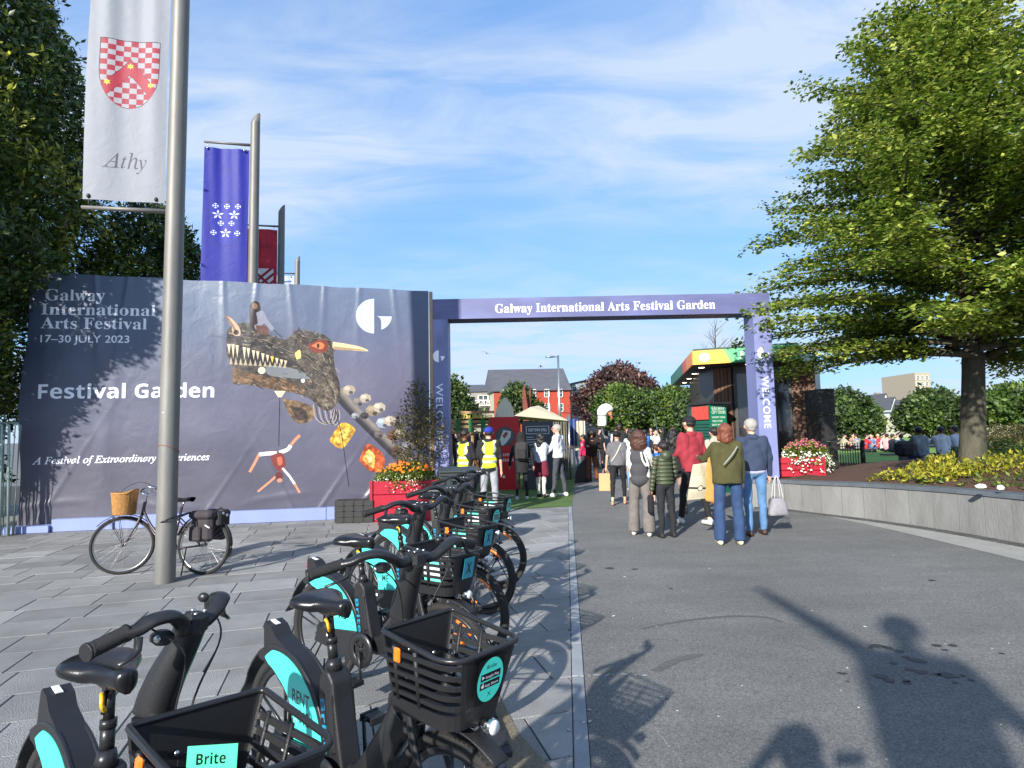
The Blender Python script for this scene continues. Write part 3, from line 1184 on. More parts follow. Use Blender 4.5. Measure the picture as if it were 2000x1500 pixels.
def dragon_art(cv):
    """a generic horned dragon's head with a rider above and an acrobat hung below"""
    h, w = cv.h, cv.w
    t1 = lownoise(h, w, 60, 21, 3, 1.0); t2 = lownoise(h, w, 160, 22, 2)
    tex = (0.35 + 1.0 * t1) * (0.7 + .5 * t2)
    def pp(pts, col, tx=True, a=1.0):
        cv.poly([hp(*p) for p in spline(pts + [pts[0]], 4)[:-1]], col, a, tex if tx else None)
    def ps(pts, col, tx=False, a=1.0):
        cv.poly([hp(*p) for p in pts], col, a, tex if tx else None)
    def ln(pts, wpx, col, a=1.0):
        q_ = [hp(*p) for p in pts]
        cv.line(q_, wpx / 98.0, col, a)
    # neck: cables and plates
    for i, (dx_, c) in enumerate([(0, (60, 56, 58)), (8, (96, 90, 88)), (-7, (44, 42, 46)), (14, (120, 112, 104))]):
        ln(spline([(650 + dx_, 760), (690 + dx_, 805), (735 + dx_, 850), (790 + dx_, 905), (815 + dx_, 930)], 5), 7, c)
    for (x, y, r, c) in [(682, 762, 13, (206, 190, 168)), (700, 785, 12, (150, 140, 132)), (714, 778, 12, (214, 198, 178)), (728, 802, 15, (176, 156, 128)), (741, 796, 13, (222, 206, 184)),
                         (748, 826, 14, (190, 202, 222)), (762, 822, 13, (226, 206, 188)), (768, 850, 14, (140, 92, 82)), (782, 846, 12, (216, 204, 192)), (740, 848, 10, (120, 110, 110)),
                         (795, 872, 14, (168, 172, 190)), (712, 812, 9, (72, 66, 64)), (775, 880, 12, (96, 70, 66)), (806, 900, 13, (190, 180, 182)), (694, 812, 8, (176, 176, 184))]:
        u, z = hp(x, y); rr = r / 98.0; c = tuple(int(v * .72) for v in c)
        cv.disc(u, z, rr, c, ry=rr * .8, n=7, a0=x % 40, a1=360 + x % 40)
        cv.disc(u - .3 * rr, z + .25 * rr, rr * .5, tuple(min(255, int(v * 1.2)) for v in c), ry=rr * .35, n=6)
        cv.disc(u + .3 * rr, z - .4 * rr, rr * .35, tuple(int(v * .5) for v in c), ry=rr * .3, n=6)
    # fire-coloured wing scraps
    pp([(644, 858), (668, 826), (694, 838), (684, 858), (668, 876), (648, 866)], (226, 166, 52))
    pp([(654, 856), (670, 838), (686, 842), (676, 858), (664, 866)], (250, 206, 90))
    pp([(702, 900), (716, 868), (742, 880), (752, 902), (738, 922), (720, 918)], (206, 92, 44))
    pp([(708, 896), (720, 878), (732, 892), (730, 914), (718, 908)], (252, 190, 96))
    pp([(716, 890), (724, 884), (726, 900), (720, 902)], (255, 232, 160))
    # lower jaw and throat
    pp([(552, 778), (590, 786), (616, 800), (608, 822), (580, 826), (560, 800)], (120, 96, 68))
    pp([(566, 792), (596, 800), (600, 816), (582, 820)], (70, 54, 44))
    for i in range(7):
        ln(spline([(612 + i * 5, 790), (618 + i * 6, 818 + 2 * i), (640 + i * 4, 828 - 2 * i), (650 + i * 2, 800)], 5), 1.6, (34, 32, 36) if i % 2 else (150, 140, 134))
    # head
    pp([(444, 648), (456, 636), (486, 632), (520, 650), (556, 664), (574, 650), (588, 646), (612, 650), (636, 656), (650, 672), (652, 700), (656, 724), (664, 752), (664, 780), (648, 800),
        (630, 800), (606, 780), (570, 766), (520, 758), (484, 752), (456, 750), (462, 736), (452, 712), (443, 690)], (78, 68, 60))
    pp([(446, 654), (470, 640), (500, 640), (524, 662), (560, 690), (530, 694), (490, 676), (456, 676)], (66, 60, 58))
    pp([(566, 690), (612, 686), (640, 700), (650, 740), (630, 756), (600, 730)], (92, 82, 72))
    pp([(612, 744), (644, 742), (660, 764), (654, 790), (632, 794), (616, 776)], (108, 96, 80))
    pp([(520, 712), (580, 722), (606, 740), (560, 738), (524, 732)], (104, 108, 112), False)
    pp([(456, 718), (500, 732), (560, 744), (600, 768), (540, 762), (486, 750), (458, 748)], (116, 86, 58))
    # brow spikes and scales
    for (x, y) in [(574, 652), (584, 646), (594, 648), (604, 650), (614, 652), (624, 656), (634, 662)]:
        ps([(x - 5, y + 6), (x + 1, y - 8), (x + 7, y + 6)], (100, 94, 88), True)
    q = random.Random(4)
    for i in range(150):
        x, y = q.uniform(560, 655), q.uniform(664, 790)
        if (x < 600 and y > 735) or y > 735 + (x - 600): continue
        u, z = hp(x, y); c = q.choice([(54, 50, 48), (104, 94, 82), (132, 118, 100), (40, 38, 38)])
        cv.disc(u, z, q.uniform(.006, .018), c, ry=q.uniform(.006, .018), n=6)
    for i in range(60):
        x, y = q.uniform(446, 540), q.uniform(640, 680)
        if y < 636 + abs(x - 480) * .3: continue
        u, z = hp(x, y); cv.disc(u, z, q.uniform(.01, .03), q.choice([(40, 36, 36), (130, 120, 110)]), ry=.008, n=6)
    # mouth and teeth
    pp([(446, 676), (470, 674), (520, 692), (566, 704), (588, 716), (560, 716), (500, 712), (452, 704)], (34, 26, 26), False)
    for i, (x, y, hh) in enumerate([(448, 672, 22), (456, 672, 30), (464, 674, 26), (478, 678, 26), (486, 680, 20), (496, 684, 20), (504, 686, 18), (514, 690, 20), (523, 693, 16), (532, 696, 14), (541, 699, 15), (550, 702, 13), (558, 704, 10)]):
        ps([(x - 3.4, y), (x + 3.4, y + 1), (x + .4, y + hh)], (188, 176, 150) if x != 532 else (226, 180, 70))
    for i in range(12):
        x = 452 + i * 9.5; y = 712 + i * .6
        ps([(x - 3.2, y), (x + 3.2, y), (x, y - 15 + i * .5)], (160, 148, 122))
    q = random.Random(9)
    for i in range(420):
        x = q.uniform(446, 660); y = q.uniform(640, 796)
        top = np.interp(x, [446, 486, 520, 556, 574, 612, 650, 662], [650, 634, 652, 666, 652, 652, 672, 752]); bot = np.interp(x, [446, 460, 560, 606, 632, 662], [664, 668, 704, 776, 798, 786])
        bot2 = np.interp(x, [456, 520, 606], [750, 757, 778])
        if not (top < y < bot or (x > 456 and 728 < y < bot2)): continue
        l = q.uniform(4, 13); a = .25 + .9 * max(0, (x - 560) / 100) + q.uniform(-.35, .35)
        ln([(x, y), (x + l * .5 * math.cos(a), y + l * .5 * math.sin(a) + 1), (x + l * math.cos(a), y + l * math.sin(a))], q.uniform(.8, 2.2), q.choice([(30, 26, 24), (44, 38, 34), (120, 108, 92), (148, 134, 112), (24, 20, 20)]), .8)
    for x0, y0, x1, y1 in [(452, 656, 520, 668), (520, 668, 566, 690), (566, 690, 600, 700), (600, 700, 640, 740), (640, 740, 652, 790), (590, 660, 646, 668)]:
        ln(spline([(x0, y0), ((x0 + x1) / 2, (y0 + y1) / 2 - 3), (x1, y1)], 4), 2.2, (24, 20, 20)); ln([(x0, y0 - 2.4), (x1, y1 - 2.4)], 1.2, (140, 128, 110), .7)
    # eye
    pp([(600, 676), (622, 664), (640, 668), (638, 686), (616, 690)], (112, 50, 36), False)
    pp([(608, 676), (624, 669), (634, 674), (628, 683)], (196, 110, 66), False)
    u, z = hp(622, 676); cv.disc(u, z, .025, (40, 14, 12), ry=.05)
    pp([(577, 690), (586, 684), (588, 698), (580, 702)], (232, 214, 110), False)
    # horns
    pp([(438, 616), (452, 622), (468, 640), (470, 656), (456, 654), (452, 634)], (176, 146, 118), False)
    pp([(438, 616), (446, 620), (460, 640), (462, 650), (454, 640)], (120, 92, 76), False)
    pp([(650, 668), (676, 672), (704, 678), (720, 686), (700, 686), (676, 684), (652, 682)], (208, 184, 138), False)
    pp([(652, 677), (690, 681), (716, 685), (690, 685), (654, 683)], (150, 124, 92), False)
    # nostril, rivets
    for (x, y, r, c) in [(462, 650, 5, (24, 20, 20)), (512, 724, 7, (196, 186, 164)), (470, 730, 4, (80, 60, 44)), (592, 744, 4, (206, 206, 206))]:
        u, z = hp(x, y); cv.disc(u, z, r / 98, c)
    # rider
    pp([(488, 600), (493, 590), (504, 590), (510, 602), (506, 622), (500, 640), (490, 640), (488, 620)], (40, 30, 30), False)
    pp([(500, 612), (514, 608), (524, 626), (536, 642), (530, 646), (516, 632), (508, 644), (498, 640)], (120, 122, 136), False)
    pp([(500, 636), (522, 638), (524, 654), (506, 652)], (88, 56, 48), False)
    pp([(488, 604), (498, 604), (504, 632), (492, 632)], (46, 34, 38), False)
    u, z = hp(499, 599); cv.disc(u, z, .05, (120, 88, 74), ry=.06)
    ln([(534, 644), (552, 660)], 1.6, (30, 28, 30))
    # rope and acrobat
    ps([(536, 764), (558, 764), (550, 776), (544, 776)], (226, 208, 160))
    ln([(547, 776), (545, 872)], 1.6, (28, 26, 34))
    ln([(656, 800), (668, 850), (682, 950)], 1.5, (30, 28, 40))
    pale, skin_, dress = (206, 206, 200), (196, 128, 96), (112, 48, 44)
    ln(spline([(541, 885), (520, 886), (506, 888)], 4), 7.5, pale); ln(spline([(506, 888), (498, 904), (488, 922)], 4), 5, skin_)
    ln(spline([(546, 884), (562, 878), (568, 870)], 4), 7.5, pale); ln(spline([(568, 870), (576, 860), (586, 850)], 4), 5.5, skin_)
    pp([(528, 890), (550, 884), (558, 900), (556, 916), (544, 920), (534, 908)], dress, False)
    pp([(541, 894), (550, 892), (552, 906), (544, 908)], (178, 92, 72), False)
    ln([(552, 914), (566, 930), (576, 945)], 4.4, pale); ln([(576, 945), (586, 962)], 4, skin_)
    ln([(542, 928), (526, 942), (504, 960)], 4, skin_)
    u, z = hp(546, 930); cv.disc(u, z, .075, (90, 40, 44), ry=.085)
    u, z = hp(547, 938); cv.disc(u, z, .05, (186, 122, 96), ry=.04)


dragon_art(cvh)
hoard = thing('festival_hoarding', 'long blue-grey printed festival hoarding with dragon head picture behind the rental bikes', 'hoarding')
NXh, NZh = 260, 130


def wrinkle(u, z):
    """gathers fanning from the top fixings and pulled folds along the foot"""
    w = 0.010 * math.sin(u * 2.1 + 1.3) * math.sin(z * 0.9) + 0.006 * math.sin(u * 5.3 + z * 1.7)
    t = HH - z
    for k, u0 in enumerate((0.35, 1.15, 1.75, 2.55, 3.45, 4.1, 4.7, 5.4, 6.1, 6.75)):
        x = (u - u0 - 0.10 * math.sin(k * 2.3) * t) / (0.035 + 0.03 * t)
        w += (0.024 if k < 4 else 0.016) * math.exp(-x * x) * math.exp(-t / (2.6 if k in (1, 2) else 1.0))
    for k, (u0, sl, ln_) in enumerate(((0.25, 1.8, 1.0), (2.6, -1.3, .5), (3.1, 1.6, .7), (4.95, -1.9, .9), (5.2, 1.5, .9), (5.9, 1.2, .9), (6.1, 2.4, .8))):
        x = (u - u0 - z / sl) / 0.045
        w += 0.022 * math.exp(-x * x) * math.exp(-z / ln_)
    x = (z - 0.42 - 0.10 * math.sin(u * 1.5)) / 0.06
    w += 0.013 * math.exp(-x * x) * (0.5 + 0.5 * math.sin(u * 3.1))
    return w * min(1, z / .12) * min(1, t / .05)


mb = MB()
for j in range(NZh + 1):
    for i in range(NXh + 1):
        u = HL * i / NXh
        ztop = 4.83 - 0.2 * u / HL + 0.018 * abs(math.sin(u * 2.2))
        z = 0.10 + (ztop - 0.10) * j / NZh
        edge = 0.05 * max(0, 1 - u / .25) * math.sin(z * 2)
        p = HA + HU * (u + edge) + HN * (0.03 + wrinkle(u, z))
        mb.v.append((p.x, p.y, z))
        mb.uv[(i, j)] = (u / HL, z / HH)
for j in range(NZh):
    for i in range(NXh):
        a = j * (NXh + 1) + i
        mb.f.append((a, a + 1, a + NXh + 2, a + NXh + 1)); mb.mi.append(0); mb.sm.append(True)
M_vinyl = printmat('printed_vinyl', cvh.image('hoarding_print'), rough=0.36, bump=0.22, bscale=2.6, detail=4)
mb.build('printed_vinyl', M_vinyl, hoard, fix=False, uvf=lambda c: (((Vector(c) - HA).dot(HU)) / HL, c.z / HH))
M_ply = mat('plywood', S(176, 140, 104), 0.8, var=0.15, scale=5, stretch=(1, 1, 6))
M_dkwood = mat('dark_timber', S(60, 58, 66), 0.9, var=0.2, scale=5)
mb = MB()
c = (HA + HB) / 2 - HN * 0.25
for a, b, z0, z1 in [(0.02, HL - .01, 0.05, 0)]:
    p = [HA + HU * .02 + HN * .0, HB + HN * .0, HB - HN * .5, HA + HU * .02 - HN * .5]
    tops = [4.80, 4.60, 4.60, 4.80]
    mb.add([(*v[:2], 0) for v in p] + [(*v[:2], t) for v, t in zip(p, tops)], [(0, 1, 5, 4), (1, 2, 6, 5), (2, 3, 7, 6), (3, 0, 4, 7), (4, 5, 6, 7)])
mb.build('backing', M_dkwood, hoard)
mb = MB()
pe = HB + HU * .05 + HN * .0
mb.box((pe.x, pe.y, 2.32), (0.07, .06, 4.62), rot=Euler((0, 0, math.atan2(HU.y, HU.x))))
mb.build('end_batten', M_ply, hoard)
M_base = mat('pale_skirting', S(128, 142, 190), 0.5, var=0.06, scale=3)
for (x0, x1, z, dn) in [(22, 116, .12, .26), (117, 234, .22, .20), (234.5, 640, .235, .16), (640.5, 700, .24, .165)]:
    u0, u1 = hp(x0, 1020)[0], hp(x1, 1010)[0]
    m = MB()
    c = HA + HU * ((u0 + u1) / 2) + HN * (dn / 2 + .07)
    m.box((c.x, c.y, z / 2 + .004), (u1 - u0 - .004, dn, z), rot=Euler((0, 0, math.atan2(HU.y, HU.x))), bev=0.004)
    m.build('base_panel', M_base, hoard)

# ---------------------------------------------------------------- entrance gate
gate = thing('entrance_arch', 'lavender blue festival entrance arch with white lettering between hoarding and planter wall', 'archway')
GY = 12.25
GX0, GX1 = -1.70, 5.47
PW = 0.37
ZT, ZB = 4.47, 4.04
GR = 0.6     # the right leg stands on the planter ledge
cv = Canvas(GX1 - GX0, ZT - ZB, 330, (93, 97, 138))
nn = lownoise(cv.h, cv.w, 2, 31, 4, 0.3)
cv.a *= (0.86 + .32 * nn)[..., None]
pa = P(967, 606, GY); pb = P(1397, 600, GY)
cv.text('Galway International Arts Festival Garden', pa.x - GX0, 0.115, w=pb.x - pa.x, h=0.185, col=(240, 242, 250), font='serif')
M_beam = printmat('arch_beam_print', cv.image('arch_beam_print'), rough=0.5)
M_lav = mat('lavender_vinyl', S(114, 120, 165), 0.5, var=0.07, scale=1.2)
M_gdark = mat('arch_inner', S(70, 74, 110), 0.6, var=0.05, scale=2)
mb = MB()
zl = 0.0
mb.add([(GX0, GY, ZB), (GX1, GY, ZB), (GX1, GY, ZT), (GX0, GY, ZT)], [(0, 1, 2, 3)], mi=0)
mb.add([(GX0, GY, ZB), (GX1, GY, ZB), (GX1, GY, ZT), (GX0, GY, ZT), (GX0, GY + .5, ZB), (GX1, GY + .5, ZB), (GX1, GY + .5, ZT), (GX0, GY + .5, ZT)],
       [(1, 5, 6, 2), (5, 4, 7, 6), (4, 0, 3, 7), (3, 2, 6, 7)], mi=1)
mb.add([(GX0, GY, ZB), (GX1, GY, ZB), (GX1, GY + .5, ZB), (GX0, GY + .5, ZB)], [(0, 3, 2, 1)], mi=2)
mb.build('beam', [M_beam, M_lav, M_gdark], gate, fix=False, uvf=lambda c: ((c.x - GX0) / (GX1 - GX0), (c.z - ZB) / (ZT - ZB)))


def pillar(x0, x1, z0, name, seed, ylogo, ytop, ybot, px):
    H = ZB - z0 - .002
    cv = Canvas(x1 - x0, H, 330, (118, 124, 168))
    nn = lownoise(cv.h, cv.w, 8, seed, 4, 1)
    cv.a *= (0.88 + .26 * nn)[..., None]
    W_ = x1 - x0
    zg = P(px, ylogo, GY).z - z0
    g_logo(cv, W_ * .47, zg, .125, (240, 242, 250))
    z1_, z2_ = P(px, ytop, GY).z - z0, P(px, ybot, GY).z - z0
    cv.text('WELCOME', W_ * .5 - .07, z1_, w=z1_ - z2_, h=0.14, col=(236, 240, 250), font='plain', rot=-PI / 2, offset=0.006, spacing=1.12)
    M = printmat(name + '_print', cv.image(name + '_print'), rough=0.5)
    b = MB()
    b.add([(x0, GY, z0), (x1, GY, z0), (x1, GY, z0 + H), (x0, GY, z0 + H)], [(0, 1, 2, 3)], mi=0)
    b.add([(x0, GY, z0), (x1, GY, z0), (x1, GY, z0 + H), (x0, GY, z0 + H), (x0, GY + .5, z0), (x1, GY + .5, z0), (x1, GY + .5, z0 + H), (x0, GY + .5, z0 + H)],
          [(1, 5, 6, 2), (5, 4, 7, 6), (4, 0, 3, 7)], mi=1)
    return b.build('pillar', [M, M_lav], gate, fix=False, uvf=lambda c: ((c.x - x0) / W_, (c.z - z0) / H))


pillar(GX0, GX0 + PW, 0.0, 'left_leg', 5, 696, 749, 872, 852)
pillar(GX1 - PW, GX1, GR, 'right_leg', 6, 689, 735, 836, 1500)

# ---------------------------------------------------------------- flag poles and banners
M_pole = mat('galvanised_pole', S(128, 126, 122), 0.55, metal=0.3, var=0.2, scale=2.6, bump=0.08, bscale=20, stretch=(1, 1, .25), col2=S(104, 102, 98))
M_steel = mat('bright_steel', S(180, 180, 178), 0.3, metal=0.9, var=0.05)
PX = [(-4.02, 6.90), (-5.36, 12.05), (-6.62, 16.7), (-7.95, 21.6)]
PHS = [8.3, 8.5, 8.36, 8.36]
ARM = 1.0
adir = Vector((-0.955, -0.2, 0)).normalized()


def shield_pts(cx, cy, w, h, n=14):
    pts = [(cx - w / 2, cy + h / 2), (cx + w / 2, cy + h / 2)]
    for i in range(n + 1):
        a = -PI * i / n
        pts.append((cx + w / 2 * math.cos(a), cy + h * .03 + (h * .5) * math.sin(a) * 1.06))
    return pts


def inside(p, poly):
    c = False
    for i in range(len(poly)):
        a, b = poly[i], poly[(i + 1) % len(poly)]
        if (p[1] >= a[1]) != (p[1] >= b[1]) and p[0] < (b[0] - a[0]) * (p[1] - a[1]) / (b[1] - a[1]) + a[0]: c = not c
    return c


def banner_canvas(kind):
    W_, H_ = 0.88, 3.2
    if kind == 'white':
        cv = Canvas(W_, H_, 420, (142, 146, 154))
        cx, cy, w, h = .46, 1.62, .64, 0.88
        sh = shield_pts(cx, cy, w, h)
        red, wh = (150, 28, 52), (158, 156, 162)
        cv.poly(shield_pts(cx, cy, w + .02, h + .02), (44, 26, 34))
        cv.poly(sh, wh)
        base = cv.a.copy()
        nx = 8; cw = w / nx; chh = cw * .86
        for i in range(nx):
            for j in range(14):
                if (i + j) % 2: continue
                x, y = cx - w / 2 + i * cw, cy + h / 2 - (j + 1) * chh
                cv.poly([(x, y), (x + cw, y), (x + cw, y + chh), (x, y + chh)], red)
        def chev(g, col):
            ax, ay = cx, cy + .20 + g
            cv.poly([(cx - w / 2, ay - .42 + g * .2), (ax, ay), (cx + w / 2, ay - .42 + g * .2), (cx + w / 2, ay - .60 - g * 1.6), (ax, ay - .20 - g * 1.8), (cx - w / 2, ay - .60 - g * 1.6)], col)
        chev(.008, (60, 20, 34)); chev(0, (158, 30, 54))
        for (sx, sy) in ((cx, cy + .11), (cx - .235, cy - .13), (cx + .235, cy - .13)):
            pts = [(sx + (.042 if k % 2 == 0 else .021) * math.sin(PI * k / 6), sy + (.042 if k % 2 == 0 else .021) * math.cos(PI * k / 6)) for k in range(12)]
            cv.poly(pts, (238, 206, 52))
        # trim everything outside the shield back to cloth
        Y, X = np.mgrid[0:cv.h, 0:cv.w]
        r = cv._mask(shield_pts(cx, cy, w + .016, h + .016))
        full = np.zeros((cv.h, cv.w), bool); full[r[0], r[1]] = r[2]
        cv.a[~full] = np.array((142, 146, 154)) / 255
        cv.text('Athy', .21, .42, w=.46, h=.185, col=(70, 70, 84), font='ital', rot=-.03)
        cv.line([(.19, .41), (.35, .415)], .008, (70, 70, 84))
    elif kind == 'blue':
        cv = Canvas(W_, H_, 300, (32, 38, 146))
        cx, cy, w, h = .45, 1.50, .64, .98
        cv.poly(shield_pts(cx, cy, w + .024, h + .024), (24, 24, 92)); cv.poly(shield_pts(cx, cy, w, h), (30, 38, 152))
        wh = (206, 214, 236)
        def cross(x, y, r):
            for k in range(4):
                a = k * PI / 2
                dx_, dy_ = math.cos(a), math.sin(a)
                cv.line([(x, y), (x + dx_ * r, y + dy_ * r)], .014, wh)
                cv.line([(x + dx_ * r * .75 - dy_ * .026, y + dy_ * r * .75 + dx_ * .026), (x + dx_ * r * .75 + dy_ * .026, y + dy_ * r * .75 - dx_ * .026)], .016, wh)
        def flower(x, y, r):
            for k in range(5):
                a = PI / 2 + k * 2 * PI / 5
                cv.poly([(x, y), (x + r * .62 * math.cos(a - .34), y + r * .62 * math.sin(a - .34)), (x + r * math.cos(a), y + r * math.sin(a)), (x + r * .62 * math.cos(a + .34), y + r * .62 * math.sin(a + .34))], wh)
            cv.disc(x, y, r * .16, (90, 100, 150))
        for x, y in ((.24, 1.90), (.46, 1.90), (.68, 1.90), (.35, 1.52), (.56, 1.52), (.22, 1.30), (.68, 1.30)): cross(x, y, .06)
        for x, y in ((.29, 1.71), (.61, 1.71), (.45, 1.30)): flower(x, y, .115)
        cv.text('Darcy', .28, 2.66, w=.44, h=.16, col=(34, 34, 128), font='ital')
    elif kind == 'red':
        cv = Canvas(W_, H_, 220, (186, 36, 54))
        cx, cy, w, h = .45, 1.52, .66, .98
        cv.poly(shield_pts(cx, cy, w, h), (226, 214, 216))
        for s_ in (-1, 1):
            for o_ in (-.22, .22, .0):
                cv.line([(cx - s_ * .6 + o_, cy - .6), (cx + s_ * .6 + o_, cy + .6)], .07, (150, 28, 46))
        r = cv._mask(shield_pts(cx, cy, w, h)); full = np.zeros((cv.h, cv.w), bool); full[r[0], r[1]] = r[2]
        cv.a[~full] = np.array((186, 36, 54)) / 255
        cv.text('Blake', .24, 2.62, w=.5, h=.17, col=(116, 18, 34), font='ital')
    else:
        cv = Canvas(W_, H_, 150, (198, 206, 220))
        for i in range(8):
            cv.line([(.1, 2.9 - i * .3), (.8, 3.0 - i * .3)], .07, (96, 120, 176))
    return cv


def flag(i, kind, blabel, plabel, seg):
    x, y = PX[i]; PH = PHS[i]; dzf = (0, .16, .08, .05)[i]
    p = thing('flagpole', plabel, 'flagpole', (x, y, 0), group='flagpoles in a row')
    m = MB(); n = seg
    r0_, r1_ = 0.108, 0.092
    m.tube([(0, 0, 0), (0, 0, 2.5), (0, 0, 5.2), (0, 0, PH - .2)], [r0_, r0_ * .97, (r0_ + r1_) / 2, r1_], n, caps=False)
    o_ = len(m.v)
    for k in range(n):
        a = 2 * PI * k / n
        m.v.append((r1_ * math.cos(a), r1_ * math.sin(a), PH - .1 + .13 * math.cos(a)))
    # join the slanted top ring to the last ring by nearest angle
    last = o_ - n
    for k in range(n):
        va = m.v[last + k]; ang = math.atan2(va[1], va[0]); kk = round(ang / (2 * PI) * n) % n
        m.v[o_ + kk] = (va[0], va[1], PH - .1 + .13 * va[0] / r1_)
    order = [o_ + (round(math.atan2(m.v[last + k][1], m.v[last + k][0]) / (2 * PI) * n) % n) for k in range(n)]
    for k in range(n):
        l = (k + 1) % n
        m.f.append((last + k, last + l, order[l], order[k])); m.mi.append(0); m.sm.append(True)
    m.f.append(tuple(order)); m.mi.append(0); m.sm.append(False)
    m.build('pole', M_pole, p)
    for z in (7.66 + dzf, 4.36 + dzf):
        a = MB()
        a.tube([tuple(adir * .09 + Vector((0, 0, z))), tuple(adir * ARM + Vector((0, 0, z)))], [.030, .022], 12)
        a.build('arm', M_pole, p)
    if kind == 'white':
        b = MB(); b.tube([(math.cos(a) * .111, math.sin(a) * .111, 1.52 + .05 * math.cos(a + 2)) for a in [k * PI / 10 for k in range(20)]], .004, 6, closed=True)
        b.build('cable_tie', mat('orange_tie', S(150, 92, 62), .6), p)
        b = MB(); b.box((-.01, -.107, 1.94), (.03, .008, .006), rot=Euler((0, .2, 0))); b.build('tape_scrap', mat('white_tape', S(230, 230, 230), .6), p)
    cv = banner_canvas(kind)
    bt = thing('hanging_banner', blabel, 'banner', (x, y, dzf), group='town banners on the flagpoles')
    m = MB(); W_, z0, z1 = .88, 4.46, 7.56
    NX_, NZ_ = 26, 40
    for j in range(NZ_ + 1):
        for k in range(NX_ + 1):
            u, v = k / NX_, j / NZ_
            s_ = .12 + u * W_
            d = adir * (ARM - .005 - u * W_)
            nn_ = Vector((-adir.y, adir.x, 0))
            w_ = .022 * math.sin(u * 9 + i) * (.35 + .65 * v) + .008 * math.sin(u * 23 + v * 3) * v + .03 * math.sin(v * 4 + i)
            q_ = d + nn_ * w_
            m.v.append((q_.x, q_.y, z0 + v * (z1 - z0)))
    for j in range(NZ_):
        for k in range(NX_):
            a = j * (NX_ + 1) + k
            m.f.append((a, a + 1, a + NX_ + 2, a + NX_ + 1)); m.mi.append(0); m.sm.append(True)
    M = printmat('banner_' + kind, cv.image('banner_' + kind), rough=.6, bump=.12, bscale=6, transl=.22)
    c = m.build('cloth', M, bt, fix=False)
    uv = c.data.uv_layers.new(name='UVMap')
    for l in c.data.loops:
        vi = l.vertex_index
        uv.data[l.index].uv = ((vi % (NX_ + 1)) / NX_, (vi // (NX_ + 1)) / NZ_)
    for z, zz_ in ((z1, 7.66), (z0, 4.36)):
        for u in (.08, .9):
            q_ = adir * (ARM - u * W_)
            g = MB()
            g.tube([(q_.x, q_.y, z + (-.03 if z > 5 else .03)), (q_.x, q_.y, zz_)], .006, 6)
            g.ell((q_.x, q_.y - .01, z + (-.03 if z > 5 else .04)), (.022, .02, .028), 10, 6)
            g.build('hanger', M_steel if z > 5 else mat('black_fixing', S(30, 30, 30), .5), bt)
    return p


flag(0, 'white', 'white cloth banner with red and white checked shield lettered Athy', 'nearest grey steel flagpole with a bicycle leaning behind it', 40)
flag(1, 'blue', 'deep blue cloth banner with white crosses and flowers', 'grey flagpole holding the deep blue banner above the hoarding', 20)
flag(2, 'red', 'dark red cloth banner with a white and red lattice shield', 'grey flagpole holding the dark red banner', 14)
flag(3, 'pale', 'small pale banner on the farthest flagpole', 'farthest and smallest looking grey flagpole above the hoarding', 10)


# ================================================================ RENTAL BIKES
# local frame: x forward, y left, z up; origin on the ground under the rear hub
WR = 0.33
WBASE = 1.08
M_black = mat('satin_black', S(34, 34, 36), 0.34, var=0.12, scale=9, bump=0.05, bscale=120, spec=.5)
M_plast = mat('black_plastic', S(30, 30, 32), 0.5, var=0.15, scale=14, bump=0.15, bscale=260)
M_tyre = mat('tyre_rubber', S(38, 37, 36), 0.8, var=0.25, scale=12, bump=0.4, bscale=140)
M_saddle = mat('saddle_vinyl', S(24, 24, 26), 0.22, var=0.1, scale=8, bump=0.08, bscale=300)
M_chrome = mat('chrome', S(205, 205, 205), 0.12, metal=1.0, var=0.03)
M_yel = mat('yellow_lever', S(232, 176, 30), 0.4, var=0.05)
M_amber = mat('amber_reflector', S(240, 120, 24), 0.2, var=0.2, scale=90, coat=.6)
M_grip = mat('grip_rubber', S(26, 26, 27), 0.6, var=0.1, scale=30, bump=0.5, bscale=400)
M_screw = mat('steel_screw', S(190, 190, 188), 0.25, metal=0.9, var=0.1)
TEAL = (72, 218, 200)


def ringpts(r, a0, a1, n, cx=0, cz=WR, y=0.0):
    return [(cx + r * math.cos(R(a0 + (a1 - a0) * i / n)), y, cz + r * math.sin(R(a0 + (a1 - a0) * i / n))) for i in range(n + 1)]


